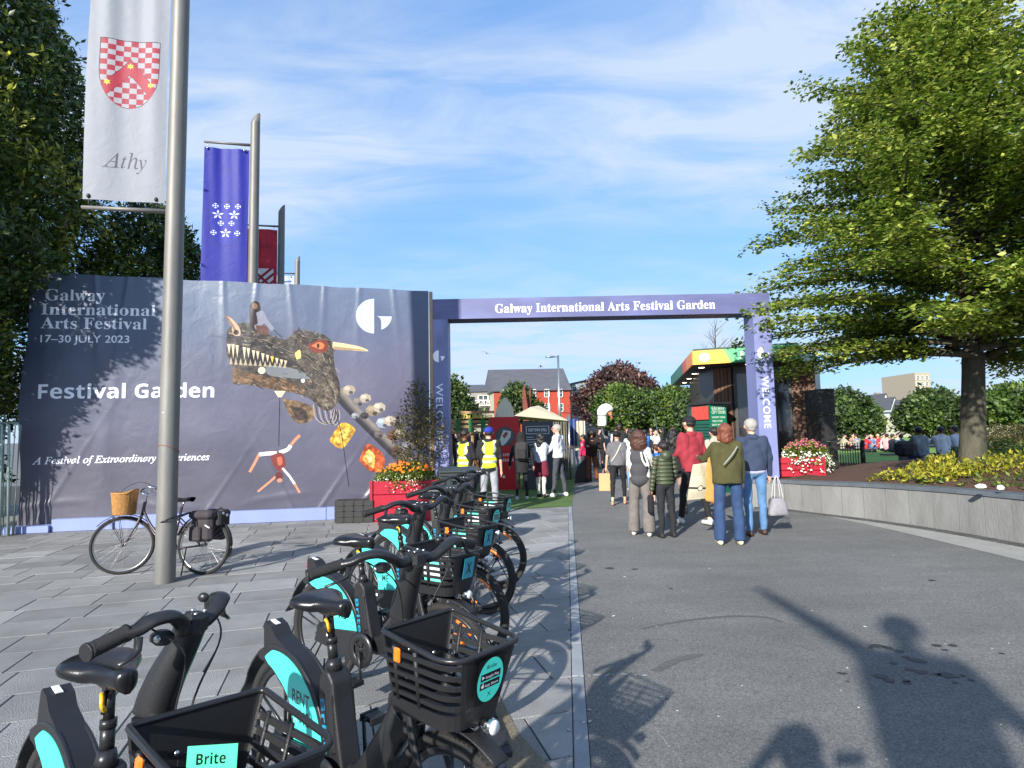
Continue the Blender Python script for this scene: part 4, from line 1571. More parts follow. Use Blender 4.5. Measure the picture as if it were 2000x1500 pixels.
def wheel(parent, cx, front):
    w = obj('wheel', None, parent, (cx, 0, WR))
    m = MB()
    n, k = 64, 12
    mj, mn = WR - .023, .023
    for i in range(n):
        a = 2 * PI * i / n
        for j in range(k):
            b = 2 * PI * j / k
            rr = mj + mn * math.cos(b) * 1.0
            m.v.append((rr * math.cos(a), mn * math.sin(b), rr * math.sin(a)))
    for i in range(n):
        for j in range(k):
            i2, j2 = (i + 1) % n, (j + 1) % k
            m.f.append((i * k + j, i2 * k + j, i2 * k + j2, i * k + j2)); m.mi.append(0); m.sm.append(True)
    # tread blocks
    for i in range(96):
        a = 2 * PI * i / 96
        for s_, off_ in ((-1, 0), (1, .5), (0, .25)):
            aa = a + off_ * 2 * PI / 96
            Mx = Matrix.Rotation(-aa + PI / 2, 3, 'Y')
            r_ = WR - .0012
            if s_: r_ = WR - .006
            m.box((r_ * math.cos(aa), s_ * .0125, r_ * math.sin(aa)), (.012, .010, .005), rot=Mx)
    m.build('tyre', M_tyre, w, fix=False)
    m = MB()
    prof = [(WR - .044, -.012), (WR - .044, .012), (WR - .066, .009), (WR - .074, 0), (WR - .066, -.009), (WR - .044, -.012)]
    Mx = Matrix.Rotation(PI / 2, 3, 'X')
    m.lathe(prof, n=56, M=Mx)
    for s_ in range(5):
        for d in (-.022, .022):
            a = 2 * PI * s_ / 5 + .3
            t = Vector((math.cos(a), 0, math.sin(a))); nn_ = Vector((-math.sin(a), 0, math.cos(a)))
            p0 = t * .03 + nn_ * d * .7; p1 = t * (WR - .07) + nn_ * d * 1.4
            m.tube([tuple(p0), tuple(p1)], [(.007, .0075), (.005, .0065)], 6, upv=(0, 1, 0))
    m.lathe([(0, -.05), (.012, -.05), (.014, -.03), (.034 if front else .06, -.028), (.034 if front else .06, .028), (.014, .03), (.012, .05), (0, .05)], n=20, M=Mx)
    m.build('rim', M_black, w)
    if front:
        m = MB()
        for a0 in (60, 240):
            pts = [((WR - .075) * math.cos(R(a0 + t)), 0, (WR - .075) * math.sin(R(a0 + t))) for t in range(-14, 15, 4)]
            m.tube(pts, [(.016, .012)] * len(pts), 8, upv=(0, 1, 0))
            m.build('reflector', M_amber, w); m = MB()
    return w


# artwork shared by the bikes
cvp = Canvas(.62, .62, 1300, TEAL)
cvp.text('RENT', .355, .415, w=.135, h=.052, col=(24, 44, 48), offset=0.02)
cvp.text('ME', .418, .345, w=.072, h=.052, col=(24, 44, 48), offset=0.02)
cvp.text('x', .375, .345, h=.036, col=(170, 236, 228))
cvp.text("I'm an E-bike", .385, .312, w=.095, h=.014, col=(24, 44, 48))
cvp.text('Brite', .375, .205, w=.10, h=.038, col=(232, 248, 246), font='bold')
for j, y in enumerate((.222, .196)):
    cvp.poly([(.49, y), (.555, y), (.555, y + .02), (.49, y + .02)], (20, 40, 44))
    cvp.text('Google Play' if j == 0 else 'App Store', .496, y + .006, w=.05, h=.009, col=(190, 230, 226))
IM_panel = cvp.image('rent_me_panel')
M_panel = printmat('rent_me_print', IM_panel, rough=.35, coat=.2)
cvs = Canvas(.15, .2, 1400, TEAL)
cvs.a[:] = 0.02
cvs.disc(.075, .1, .0745, TEAL, ry=.099)
cvs.text('Birdie', .047, .152, w=.056, h=.016, col=(20, 40, 44), font='bold')
for j, y in enumerate((.102, .064)):
    cvs.poly([(.018, y), (.132, y), (.132, y + .032), (.018, y + .032)], (16, 16, 18))
    cvs.text(('Google Play', 'App Store')[j], .046, y + .008, w=.078, h=.011, col=(235, 235, 235), font='bold')
    if j == 0: cvs.poly([(.026, y + .007), (.026, y + .025), (.040, y + .016)], (235, 235, 235))
    else: cvs.disc(.033, y + .015, .008, (235, 235, 235)); cvs.disc(.036, y + .026, .003, (235, 235, 235))
cvs.text('X', .066, .024, h=.022, col=(20, 60, 64))
M_round = printmat('round_sticker_print', cvs.image('round_sticker'), rough=.35)
cvx = Canvas(.11, .14, 1000, (50, 150, 168))
cvx.text('X', .028, .036, w=.056, h=.068, col=(14, 50, 66), offset=.05)
M_xst = printmat('cross_sticker_print', cvx.image('cross_sticker'), rough=.35)
cvb = Canvas(.05, .28, 1500, (26, 26, 28))
cvb.text('Brite', .009, .262, w=.235, h=.036, col=(24, 132, 168), rot=-PI / 2, font='bold')
M_brite = printmat('brite_print', cvb.image('brite_letters'), rough=.4)
cvc = Canvas(.1, .13, 900, TEAL)
cvc.a[:] = .02
cvc.disc(.05, .065, .049, (70, 190, 200), ry=.064)
cvc.text('Brite', .014, .052, w=.072, h=.026, col=(20, 60, 80), font='bold')
cvc.line([(.018, .042), (.082, .046)], .004, (20, 60, 80))
M_disc = printmat('head_badge_print', cvc.image('head_badge'), rough=.35)
cvl = Canvas(.15, .21, 1500, (206, 196, 180))
nn = lownoise(cvl.h, cvl.w, 12, 77, 3)
cvl.a *= (.7 + .6 * nn)[..., None]
cvl.poly([(0, .125), (.15, .125), (.15, .21), (0, .21)], (92, 222, 176))
cvl.text('Brite', .028, .163, w=.088, h=.026, col=(20, 30, 30), font='bold')
cvl.text('Galway Ebike Rental 2023', .012, .142, w=.126, h=.008, col=(20, 60, 50))
for x, y, c in ((.052, .06, (150, 110, 80)), (.075, .088, (190, 120, 90)), (.10, .03, (30, 30, 34)), (.04, .03, (30, 30, 34)), (.11, .06, (70, 200, 200)), (.085, .05, (60, 50, 44))):
    cvl.disc(x, y, .015, c, ry=.018)
cvl.disc(.04, .022, .018, (24, 24, 26)); cvl.disc(.04, .022, .012, (170, 160, 150)); cvl.disc(.105, .022, .018, (24, 24, 26)); cvl.disc(.105, .022, .012, (170, 160, 150))
cvl.line([(.04, .024), (.07, .055), (.10, .024)], .005, (24, 24, 26)); cvl.line([(.075, .05), (.085, .08)], .008, (150, 60, 50))
M_leaf = printmat('leaflet_print', cvl.image('leaflet'), rough=.3)
cvw = Canvas(.2, .2, 300, (232, 238, 238))
cvw.poly([(0, .15), (.2, .15), (.2, .2), (0, .2)], (110, 226, 200)); cvw.poly([(0, 0), (.2, 0), (.2, .05), (0, .05)], (110, 226, 200))
M_insert = printmat('insert_print', cvw.image('basket_insert'), rough=.4)


def quadart(name, pts, m, parent, thick=.0016):
    """flat printed piece on four corner points (bl, br, tr, tl) with a little thickness"""
    p = [Vector(q) for q in pts]
    n_ = (p[1] - p[0]).cross(p[3] - p[0]).normalized()
    b = MB()
    b.add([tuple(v) for v in p], [(0, 1, 2, 3)])
    b.add([tuple(v) for v in p] + [tuple(v - n_ * thick) for v in p], [(4, 7, 6, 5), (0, 4, 5, 1), (1, 5, 6, 2), (2, 6, 7, 3), (3, 7, 4, 0)])
    me = b.mesh(name)
    uv = me.uv_layers.new(name='UVMap')
    for l in me.loops:
        uv.data[l.index].uv = ((0, 0), (1, 0), (1, 1), (0, 1))[l.vertex_index % 4]
    me.materials.append(m)
    return obj(name, me, parent)


def rot_about(o, pivot, ang):
    """turn a part about the vertical line through pivot"""
    M = Matrix.Translation(pivot) @ Matrix.Rotation(ang, 4, 'Z') @ Matrix.Translation(-Vector(pivot))
    o.matrix_basis = M @ (Matrix.Translation(o.location) if o.rotation_euler[2] == 0 else o.matrix_basis)


def basket_path(z, t):
    """rounded outline of the basket at relative height t (0 bottom, 1 top)"""
    x0 = 0.885 - .005 * t
    x1 = 1.175 + .055 * t
    hw = .115 + .045 * t
    r = .055
    pts = []
    for cx, cy, a0 in ((x0 + .02, -hw + .02, 180), (x1 - r * 1.5, -hw + r, 270), (x1 - r * 1.5, hw - r, 0), (x0 + .02, hw - .02, 90)):
        rr = .02 if cx < 1 else r
        kx = 1 if cx < 1 else 1.5
        for i in range(6):
            a = R(a0 + 90 * i / 5)
            pts.append((cx + rr * kx * math.cos(a), cy + rr * math.sin(a), z))
    return pts


def make_bike(label, steer=0.0, insert=False, sticker='round', leaflet=False, badge=True, reflector=True, headlabel=True):
    b = thing('rental_bike', label, 'bicycle', group='black rental bikes parked in a row')
    wheel(b, 0, False)
    fw = wheel(b, WBASE, True)
    # ---- rear mudguard: shell, printed side panels, tail
    m = MB()
    def sect(a0, a1, r0f, r1f, y0, y1, n=26):
        vs = []
        for i in range(n + 1):
            a = a0 + (a1 - a0) * i / n
            for rr in (r0f(a), r1f(a)):
                for y in (y0, y1):
                    vs.append((rr * math.cos(R(a)), y, WR + rr * math.sin(R(a))))
        fs = []
        for i in range(n):
            o = i * 4; p = o + 4
            fs += [(o, p, p + 2, o + 2), (o + 1, o + 3, p + 3, p + 1), (o + 2, p + 2, p + 3, o + 3), (o, o + 1, p + 1, p)]
        fs += [(0, 2, 3, 1), (n * 4, n * 4 + 1, n * 4 + 3, n * 4 + 2)]
        m.add(vs, fs, 0, False)
    def rin(a): return np.interp(a, [-14, 20, 60, 90, 110, 122], [.105, .135, .190, .240, .300, .348])
    def rout(a): return .382 if a < 108 else .382 - (a - 108) * .0004
    sect(-14, 122, rin, rout, -.044, -.036)
    sect(-14, 122, rin, rout, .036, .044)
    sect(-14, 150, lambda a: .374 - max(0, a - 110) * .0002, lambda a: .3825 - max(0, a - 110) * .0002, -.0345, .0345)
    m.build('mudguard', M_plast, b)
    # rounded shoulder strips
    m = MB()
    for y in (-.0375, .0375):
        m.tube(ringpts(.3785, -14, 112, 30, y=y), .0078, 8)
    m.build('mudguard_edge', M_black, b)
    # tail fin and flap
    m = MB()
    fin = [(-.150, .665), (-.158, .782), (-.145, .794), (-.092, .780), (-.05, .745), (.02, .722), (.08, .702), (.06, .69), (0, .705), (-.09, .69)]
    m.prism(fin, lambda a, c, d: (a, d, c), -.040, .040)
    m.build('tail', M_plast, b)
    m = MB()
    pts = ringpts(.372, 118, 158, 8) + [(-.40, 0, .40)]
    m.tube(pts, [(.033, .003)] * (len(pts) - 1) + [(.036, .003)], 8, upv=(0, 0, 1))
    m.build('rear_flap', M_plast, b)
    if headlabel:
        m = MB(); m.box((-.118, -.005, .7895), (.055, .022, .003), rot=Matrix.Rotation(.16, 3, 'Y')); m.build('number_label', mat('white_label', S(226, 228, 230), .5, var=.1, scale=60), b)
    for s_ in (-1, 1):
        b2 = MB()
        n = 30
        vs = []
        for i in range(n + 1):
            a = -10 + 122 * i / n
            r0_ = float(rin(a)) + (.012 if i else .012); r1_ = .362 - .022 * max(0, (i - n * .9) / (n * .1))
            if i == n: r0_ = r1_ - .006
            vs += [(r0_ * math.cos(R(a)), s_ * .0462, WR + r0_ * math.sin(R(a))), (r1_ * math.cos(R(a)), s_ * .0462, WR + r1_ * math.sin(R(a)))]
        # square the foot of the panel
        fs = [(2 * i, 2 * i + 2, 2 * i + 3, 2 * i + 1) for i in range(n)]
        vs += [(v[0], s_ * .0442, v[2]) for v in vs]
        o = 2 * (n + 1)
        fs += [(0, 1, o + 1, o)] + [(2 * i + 1, 2 * i + 3, o + 2 * i + 3, o + 2 * i + 1) for i in range(n)] + [(2 * i, o + 2 * i, o + 2 * i + 2, 2 * i + 2) for i in range(n)]
        b2.add(vs, fs)
        if s_ < 0: uvf = lambda c: ((c.x + .22) / .62, (c.z - .10) / .62)
        else: uvf = lambda c: (1 - (c.x + .02) / .62, (c.z - .10) / .62)
        pn = b2.build('side_panel', M_panel, b, uvf=lambda c: ((c.x + .235) / .62, (c.z - .105) / .62) if s_ < 0 else (1 - (c.x + .22) / .62, (c.z - .105) / .62))
    # ---- seat tube / battery tower
    m = MB()
    tower = [(.455, .33), (.375, .34), (.325, .60), (.322, .665), (.345, .700), (.385, .700), (.420, .665), (.432, .60), (.50, .35)]
    m.prism(tower, lambda a, c, d: (a, d, c), -.047, .047)
    o_ = m.build('battery_tower', M_plast, b)
    md = o_.modifiers.new('bevel', 'BEVEL'); md.width = .012; md.segments = 3; md.limit_method = 'ANGLE'
    m = MB()
    m.prism([(.430, .40), (.405, .60), (.412, .635), (.424, .62), (.462, .42)], lambda a, c, d: (a, d, c), -.0525, .0525)
    o_ = m.build('battery_cover', M_black, b)
    md = o_.modifiers.new('bevel', 'BEVEL'); md.width = .006; md.segments = 2
    t = Vector((.330 - .375, 0, .62 - .37)).normalized(); sd = Vector((t.z, 0, -t.x))
    def tp(u, v, y): return tuple(Vector((.371, y, .49)) + t * v + sd * u)
    quadart('brand_lettering', [tp(-.019, -.12, -.0484), tp(.019, -.12, -.0484), tp(.019, .12, -.0484), tp(-.019, .12, -.0484)], M_brite, b)
    m = MB()
    m.tube([(.362, 0, .69), (.352, 0, .735)], [.034, .024], 16)
    m.tube([(.352, 0, .73), (.338, 0, .80)], .0195, 14)
    m.tube([(.340, 0, .79), (.337, 0, .815)], .0225, 14)
    m.tube([(.337, 0, .81), (.318, 0, .905)], .0150, 14)
    m.build('seat_post', M_black, b)
    m = MB()
    m.tube(spline([(.345, -.016, .842), (.360, -.030, .862), (.352, -.030, .880), (.330, -.024, .886), (.318, -.018, .878)], 4), (.010 if False else .0065), 8)
    m.build('yellow_clamp', M_yel, b)
    m = MB()
    m.tube([(.335, -.016, .83), (.330, -.020, .905)], .006, 8); m.box((.325, 0, .912), (.06, .05, .02))
    for y in (-.022, .022):
        m.tube(spline([(.22, y * 1.2, .925), (.30, y, .905), (.38, y * .7, .912), (.43, y * .3, .930)], 4), .0045, 6)
    m.build('saddle_rails', M_black, b)
    # ---- saddle
    m = MB()
    prof = [(.165, .05, .945), (.178, .10, .952), (.205, .112, .958), (.24, .110, .957), (.28, .088, .953), (.32, .060, .950), (.37, .040, .950), (.41, .034, .952), (.435, .028, .950), (.447, .012, .944)]
    sp_ = spline(prof, 3)
    nn_ = 20
    vs, fs = [], []
    for (x, w_, z) in sp_:
        for k in range(nn_):
            a = 2 * PI * k / nn_
            ca, sa = math.cos(a), math.sin(a)
            yy = w_ * math.copysign(abs(ca) ** .7, ca)
            th = .026 if sa > 0 else .036
            dip = -.006 * math.exp(-(yy / .03) ** 2) * (1 if sa > 0 else 0) * (1 if .2 < x < .4 else .3)
            lip = -.014 * (abs(yy) / max(.01, w_)) ** 2 * (1 if w_ > .07 else .5)
            m.v.append((x, yy, z + th * math.copysign(abs(sa) ** .75, sa) + dip + lip))
    L_ = len(sp_)
    for i in range(L_ - 1):
        for k in range(nn_):
            l = (k + 1) % nn_
            m.f.append((i * nn_ + k, i * nn_ + l, (i + 1) * nn_ + l, (i + 1) * nn_ + k)); m.mi.append(0); m.sm.append(True)
    m.f += [tuple(range(nn_)), tuple(range((L_ - 1) * nn_, L_ * nn_))]; m.mi += [0, 0]; m.sm += [True, True]
    m.build('saddle', M_saddle, b)
    # ---- main frame: low step-through beam rising to the head
    m = MB()
    path = spline([(.40, 0, .36), (.47, 0, .325), (.545, 0, .335), (.62, 0, .40), (.70, 0, .50), (.775, 0, .60), (.815, 0, .665)], 5)
    n_ = len(path)
    rad = [(.030 + .014 * (i / n_), .060 - .008 * abs(i / n_ - .5)) for i in range(n_)]
    m.tube(path, rad, 16, sq=.75)
    m.build('frame', M_black, b)
    m = MB()
    m.prism([(.735, .60), (.755, .715), (.79, .735), (.84, .72), (.865, .60), (.80, .55)], lambda a, c, d: (a, d, c), -.035, .035)
    o_ = m.build('head_box', M_plast, b)
    md = o_.modifiers.new('bevel', 'BEVEL'); md.width = .012; md.segments = 3
    m = MB()
    for s_ in (-1, 1):
        m.tube(spline([(.44, s_ * .052, .30), (.30, s_ * .062, .30), (.12, s_ * .062, .325), (0, s_ * .060, WR)], 4), (.012), 8, sq=.8)
    m.tube([(0, -.075, WR), (0, .075, WR)], .011, 8)
    m.build('chain_stays', M_black, b)
    m = MB()
    m.prism([(-.02, .285), (.02, .375), (.36, .405), (.47, .385), (.52, .33), (.50, .25), (.44, .215), (.36, .225)], lambda a, c, d: (a, d, c), -.080, -.066)
    o_ = m.build('chain_case', M_plast, b)
    md = o_.modifiers.new('bevel', 'BEVEL'); md.width = .006; md.segments = 2
    m = MB(); m.box((.14, -.0815, .345), (.06, .002, .02), rot=Matrix.Rotation(-.08, 3, 'Y')); m.build('chain_label', mat('white_label', S(226, 228, 230), .5), b)
    Mx = Matrix.Rotation(PI / 2, 3, 'X')
    m = MB()
    m.lathe([(.105, .083), (.105, .090), (.060, .092), (.056, .085), (.105, .083)], (.44, 0, .305), 36, Mx)
    for k in range(5):
        a = 2 * PI * k / 5
        m.box((.44 + .04 * math.cos(a), -.086, .305 + .04 * math.sin(a)), (.045, .006, .014), rot=Matrix.Rotation(-a, 3, 'Y'))
    m.tube([(.44, -.10, .305), (.44, .10, .305)], .017, 14)
    m.build('chain_ring', M_black, b)
    for s_, a in ((-1, -78), (1, 102)):
        c = MB()
        e = (.44 + .165 * math.cos(R(a)), s_ * .112, .305 + .165 * math.sin(R(a)))
        c.tube([(.44, s_ * .104, .305), e], [(.009, .014), (.007, .011)], 8)
        cr_ = c.build('crank_arm', M_black, b)
        c = MB(); c.tube([e, (e[0], s_ * .13, e[2])], .007, 8)
        c.box((e[0], s_ * .165, e[2]), (.085, .075, .022), bev=.005)
        c.box((e[0] + .036, s_ * .165, e[2]), (.012, .085, .028)); c.box((e[0] - .036, s_ * .165, e[2]), (.012, .085, .028))
        c.build('pedal', M_plast, b)
    c = MB(); c.tube([(.10, .075, .29), (.06, .14, .02), (.075, .155, .008)], [.010, .009, .012], 8); c.build('kickstand', M_black, b)
    c = MB(); c.box((-.178, 0, .74), (.02, .05, .05), bev=.006); c.build('rear_light', mat('red_lens', S(150, 16, 20), .2, coat=.6), b)
    # ---- steering assembly
    st = obj('steering', None, b)
    m = MB()
    m.tube(spline([(.862, 0, .60), (.850, 0, .70), (.815, 0, .86), (.795, 0, .93), (.792, 0, .99), (.812, 0, 1.06), (.842, 0, 1.13), (.860, 0, 1.185)], 5),
           [(.030 + .010 * math.sin(PI * min(1, i / 34)), .038 + .012 * math.sin(PI * min(1, i / 30))) for i in range(36)], 16, sq=.85)
    m.tube([(.880, 0, .55), (.858, 0, .70)], [.030, .034], 16)
    m.build('stem', M_black, st)
    m = MB()
    m.box((.862, 0, 1.190), (.066, .062, .056), bev=.012)
    m.build('bar_clamp', M_plast, st)
    for x, y in ((.85, -.02), (.85, .02), (.882, -.02), (.882, .02)):
        m = MB(); m.lathe([(0, .004), (.005, .004), (.005, 0)], (x, y, 1.218), 8); m.build('bolt', M_screw, st)
    m = MB()
    for s_ in (-1, 1):
        pts = spline([(.862, s_ * .020, 1.190), (.870, s_ * .075, 1.187), (.880, s_ * .115, 1.210), (.872, s_ * .165, 1.232), (.845, s_ * .215, 1.227), (.830, s_ * .245, 1.212), (.806, s_ * .275, 1.204)], 4)
        L_ = len(pts)
        rad = [(float(np.interp(i / (L_ - 1), [0, .25, .5, .7, 1], [.019, .019, .027, .028, .016])), float(np.interp(i / (L_ - 1), [0, .3, .55, .75, 1], [.019, .017, .015, .014, .0155]))) for i in range(L_)]
        m.tube(pts, rad, 14)
    hb = m.build('handlebar', M_black, st)
    for s_ in (-1, 1):
        m = MB()
        a, e = Vector((.812, s_ * .262, 1.207)), Vector((.775, s_ * .365, 1.182))
        d = e - a
        prof = []
        for i in range(13):
            t_ = i / 12
            prof.append(tuple(a + d * t_))
        m.tube(prof, [.0175 + (.0012 if i % 2 else 0) + (.003 if i in (0, 12) else 0) for i in range(13)], 14)
        g = m.build('grip', M_grip, st)
        m = MB(); m.tube([tuple(e), tuple(e + d.normalized() * .006)], [.0205, .0195], 18); m.build('grip_cap', M_plast, g)
        m = MB()
        m.tube([tuple(a + Vector((.03, 0, -.008))), tuple(a + Vector((.035, s_ * .01, -.035))), tuple(a + d * .4 + Vector((.05, 0, -.035))), tuple(a + d * .8 + Vector((.055, 0, -.035)))], [(.010, .008), (.010, .007), (.007, .004), (.007, .005)], 8)
        m.build('brake_lever', M_black, st)
        m = MB(); m.tube(spline([(.84, s_ * .19, 1.205), (.90, s_ * .12, 1.14), (.868, s_ * .06, 1.0), (.84, s_ * .05, .80)], 6), .0028, 6); m.build('cable', M_plast, st)
    m = MB(); m.ell((.835, .135, 1.236), (.015, .015, .013), 14, 8); m.build('bell', M_black, st)
    m = MB(); m.box((.842, -.13, 1.177), (.05, .05, .034), bev=.010); m.build('shifter', M_plast, st)
    m = MB(); m.lathe([(0, .006), (.008, .006), (.009, 0)], (.842, -.157, 1.177), 10, Matrix.Rotation(PI / 2, 3, 'X')); m.build('shifter_screw', M_screw, st)
    if badge:
        quadart('head_badge', [(.80, -.0445, .775), (.872, -.0445, .775), (.872, -.0445, .875), (.80, -.0445, .875)][0:0] or [(.790, -.0475, .775), (.862, -.0475, .775), (.850, -.0475, .872), (.778, -.0475, .872)], M_disc, st)
    # fork and front mudguard
    m = MB()
    m.tube([(.895, -.062, .700), (.895, .062, .700)], [(.030, .024), (.030, .024)], 10, upv=(0, 0, 1))
    for s_ in (-1, 1):
        m.tube(spline([(.892, s_ * .055, .715), (.925, s_ * .060, .62), (.995, s_ * .060, .47), (WBASE, s_ * .056, WR)], 5), [(.011, .020 - .010 * i / 16) for i in range(16)], 10)
    m.tube([(WBASE, -.066, WR), (WBASE, .066, WR)], .010, 10)
    m.tube([(.880, 0, .55), (.892, 0, .72)], .024, 12)
    m.build('fork', M_black, st)
    for s_ in (-1, 1):
        m = MB(); m.tube([(WBASE, s_ * .064, WR), (WBASE, s_ * .075, WR)], [.013, .009], 8); m.build('axle_nut', M_screw, st)
    m = MB()
    pts = ringpts(.362, 58, 172, 24, WBASE)
    m.tube(pts, [(.033, .005)] * len(pts), 10, upv=(0, 0, 1))
    m.build('front_mudguard', M_plast, st)
    # basket
    bk = obj('basket', None, b)
    z0, z1 = .725, .955
    m = MB()
    # floor and skirt
    m.add([*basket_path(z0, 0)], [tuple(range(24))])
    def band(za, zb, ia, ib, th=.006, mesh=None):
        mm = mesh or m
        pa_, pb_ = basket_path(za, (za - z0) / (z1 - z0)), basket_path(zb, (zb - z0) / (z1 - z0))
        idx = [i % 24 for i in range(ia, ib + 1)]
        c = Vector((1.03, 0, 0))
        vs = []
        for i in idx:
            for p in (pa_[i], pb_[i]):
                v = Vector(p); inn = Vector((c.x - v.x, c.y - v.y, 0)).normalized() * th
                vs += [tuple(v), tuple(v + inn)]
        k = len(idx)
        fs = []
        for i in range(k - 1):
            o = 4 * i; q_ = o + 4
            fs += [(o, q_, q_ + 2, o + 2), (o + 1, o + 3, q_ + 3, q_ + 1), (o + 2, q_ + 2, q_ + 3, o + 3), (o, o + 1, q_ + 1, q_)]
        fs += [(0, 2, 3, 1), (4 * k - 4, 4 * k - 3, 4 * k - 1, 4 * k - 2)]
        mm.add(vs, fs)
    band(z0, .775, 0, 24)
    m.build('basket_tray', M_plast, bk)
    m = MB(); band(.775, .985, 20, 27); 
    m.build('back_plate', M_plast, bk)
    m = MB(); band(.775, .947, 10, 13)
    m.build('front_plate', M_plast, bk)
    for j in range(5):
        za = .790 + j * .033
        for ia, ib in ((3, 10), (13, 20)):
            m = MB()
            band(za, za + .014, ia, ib, .012, m)
            m.build('side_slat', M_plast, bk)
    m = MB()
    for ia in (3, 6, 14, 17):
        for i in (ia,):
            pa_, pb_ = basket_path(.77, .2)[i], basket_path(.95, .97)[i]
            # ribs standing midway along each side
        
    for s_ in (-1, 1):
        for xx in (.93, 1.035):
            m = MB()
            m.tube([(xx, s_ * .122, .772), (xx + .008, s_ * .151, .948)], [(.009, .006)] * 2, 6)
            m.build('rib', M_plast, bk)
    rim = [(p[0], p[1], p[2] + (.03 if p[0] < .92 else .03 * max(0, (1.0 - p[0]) / .08))) for p in basket_path(.955, 1)]
    m = MB(); m.tube(rim, .0085, 8, closed=True, caps=False); m.build('basket_rim', M_black, bk)
    for x, y, z in ((.887, -.05, .90), (.887, .06, .86), (.887, -.06, .81)):
        m = MB(); m.lathe([(0, .004), (.006, .003), (.007, 0)], (x + .008, y, z), 8, Matrix.Rotation(PI / 2, 3, 'Y')); m.build('rivet', M_screw, bk)
    if reflector:
        m = MB(); m.box((.965, -.158, .925), (.030, .012, .046), bev=.005); m.build('side_reflector', M_amber, bk)
    if sticker == 'round':
        # follows the curve of the front plate
        quadart('app_sticker', [(1.213, -.058, .800), (1.213, .058, .800), (1.238, .058, .938), (1.238, -.058, .938)], M_round, bk)
    else:
        quadart('cross_sticker', [(1.216, -.045, .815), (1.216, .045, .815), (1.237, .045, .930), (1.237, -.045, .930)], M_xst, bk)
    if insert:
        quadart('basket_insert', [(1.00, -.118, .79), (1.12, -.118, .79), (1.12, -.138, .935), (1.00, -.138, .935)], M_insert, bk)
    if leaflet:
        quadart('leaflet', [(1.09, -.115, .83), (1.15, -.04, .83), (1.155, -.048, .995), (1.095, -.123, .995)], M_leaf, bk)
    m = MB()
    m.box((.872, 0, .80), (.030, .10, .20), bev=.008)
    m.build('basket_bracket', M_plast, b)
    for z in (.73, .87):
        for y in (-.04, .04):
            m = MB(); m.lathe([(0, .004), (.006, .003), (.007, 0)], (.872, y - (.0 if y > 0 else 0), z), 8, Matrix.Rotation(-PI / 2, 3, 'Y')); m.build('bolt', M_screw, st)
    m = MB(); m.lathe([(0, .03), (.016, .03), (.024, .018), (.026, 0), (.018, -.025), (0, -.03)], (1.215, 0, .730), 16, Matrix.Rotation(PI / 2, 3, 'Y'))
    m.tube([(1.19, 0, .73), (1.16, 0, .70), (1.10, 0, .70)], .007, 8)
    m.build('headlamp', M_chrome, st)
    m = MB(); m.lathe([(0, .032), (.019, .031), (.022, .026)], (1.215, 0, .730), 16, Matrix.Rotation(PI / 2, 3, 'Y')); m.build('lamp_lens', mat('lamp_glass', S(220, 224, 226), .08, var=.1, coat=1), st)
    if steer:
        piv = Vector((.875, 0, 0))
        rot_about(st, piv, steer)
        rot_about(fw, piv, steer)
    return b


def place_bike(b, rear, front, lean=R(3.5)):
    ang = math.atan2(front[1] - rear[1], front[0] - rear[0])
    b.location = (rear[0], rear[1], 0)
    b.rotation_euler = (-lean * 0 + lean * .0, 0, ang)
    b.rotation_mode = 'XYZ'
    b.rotation_euler = Euler((lean, 0, ang))


def ang_front(rear, deg):
    return (rear[0] + math.cos(R(deg)), rear[1] + math.sin(R(deg)))


B1 = make_bike('nearest black and teal rental bike with a green paper leaflet in its basket', steer=R(34), leaflet=True, badge=False)
for o_ in B1.children:
    if o_.name.startswith('steering'):
        o_.location.x -= .06; o_.location.z -= .025
        for c_ in o_.children:
            if c_.name.split('.')[0] in ('handlebar', 'grip', 'brake_lever', 'bell', 'shifter', 'shifter_screw', 'cable'): c_.scale.y = .64
place_bike(B1, (-1.52, 1.965), ang_front((-1.52, 1.965), -38), R(-5))
B2 = make_bike('second nearest black rental bike, with round teal app sticker on its basket front', steer=R(0))
place_bike(B2, (-1.02, 2.69), ang_front((-1.02, 2.69), -41), R(-1))
B3 = make_bike('black rental bike in the middle of the row with white stripes showing in its basket', insert=True, sticker='cross', steer=R(-2))
place_bike(B3, (-1.29, 4.08), ang_front((-1.29, 4.08), -34), R(-1))
B4 = copy_tree(B3)
B4['label'] = 'black rental bike behind the middle one, with orange wheel reflectors and blue cross sticker'
place_bike(B4, (-1.217, 5.03), ang_front((-1.217, 5.03), -34), R(-1))
B5 = make_bike('fifth rental bike from the front, in front of the dark wheelie bins', insert=True, sticker='round', steer=R(2))
place_bike(B5, (-1.235, 6.02), ang_front((-1.235, 6.02), -30), R(-1))
B6 = copy_tree(B5)
B6['label'] = 'farthest rental bike of the row, its basket against the green turf'
place_bike(B6, (-1.20, 6.75), ang_front((-1.20, 6.75), -22), R(-1))


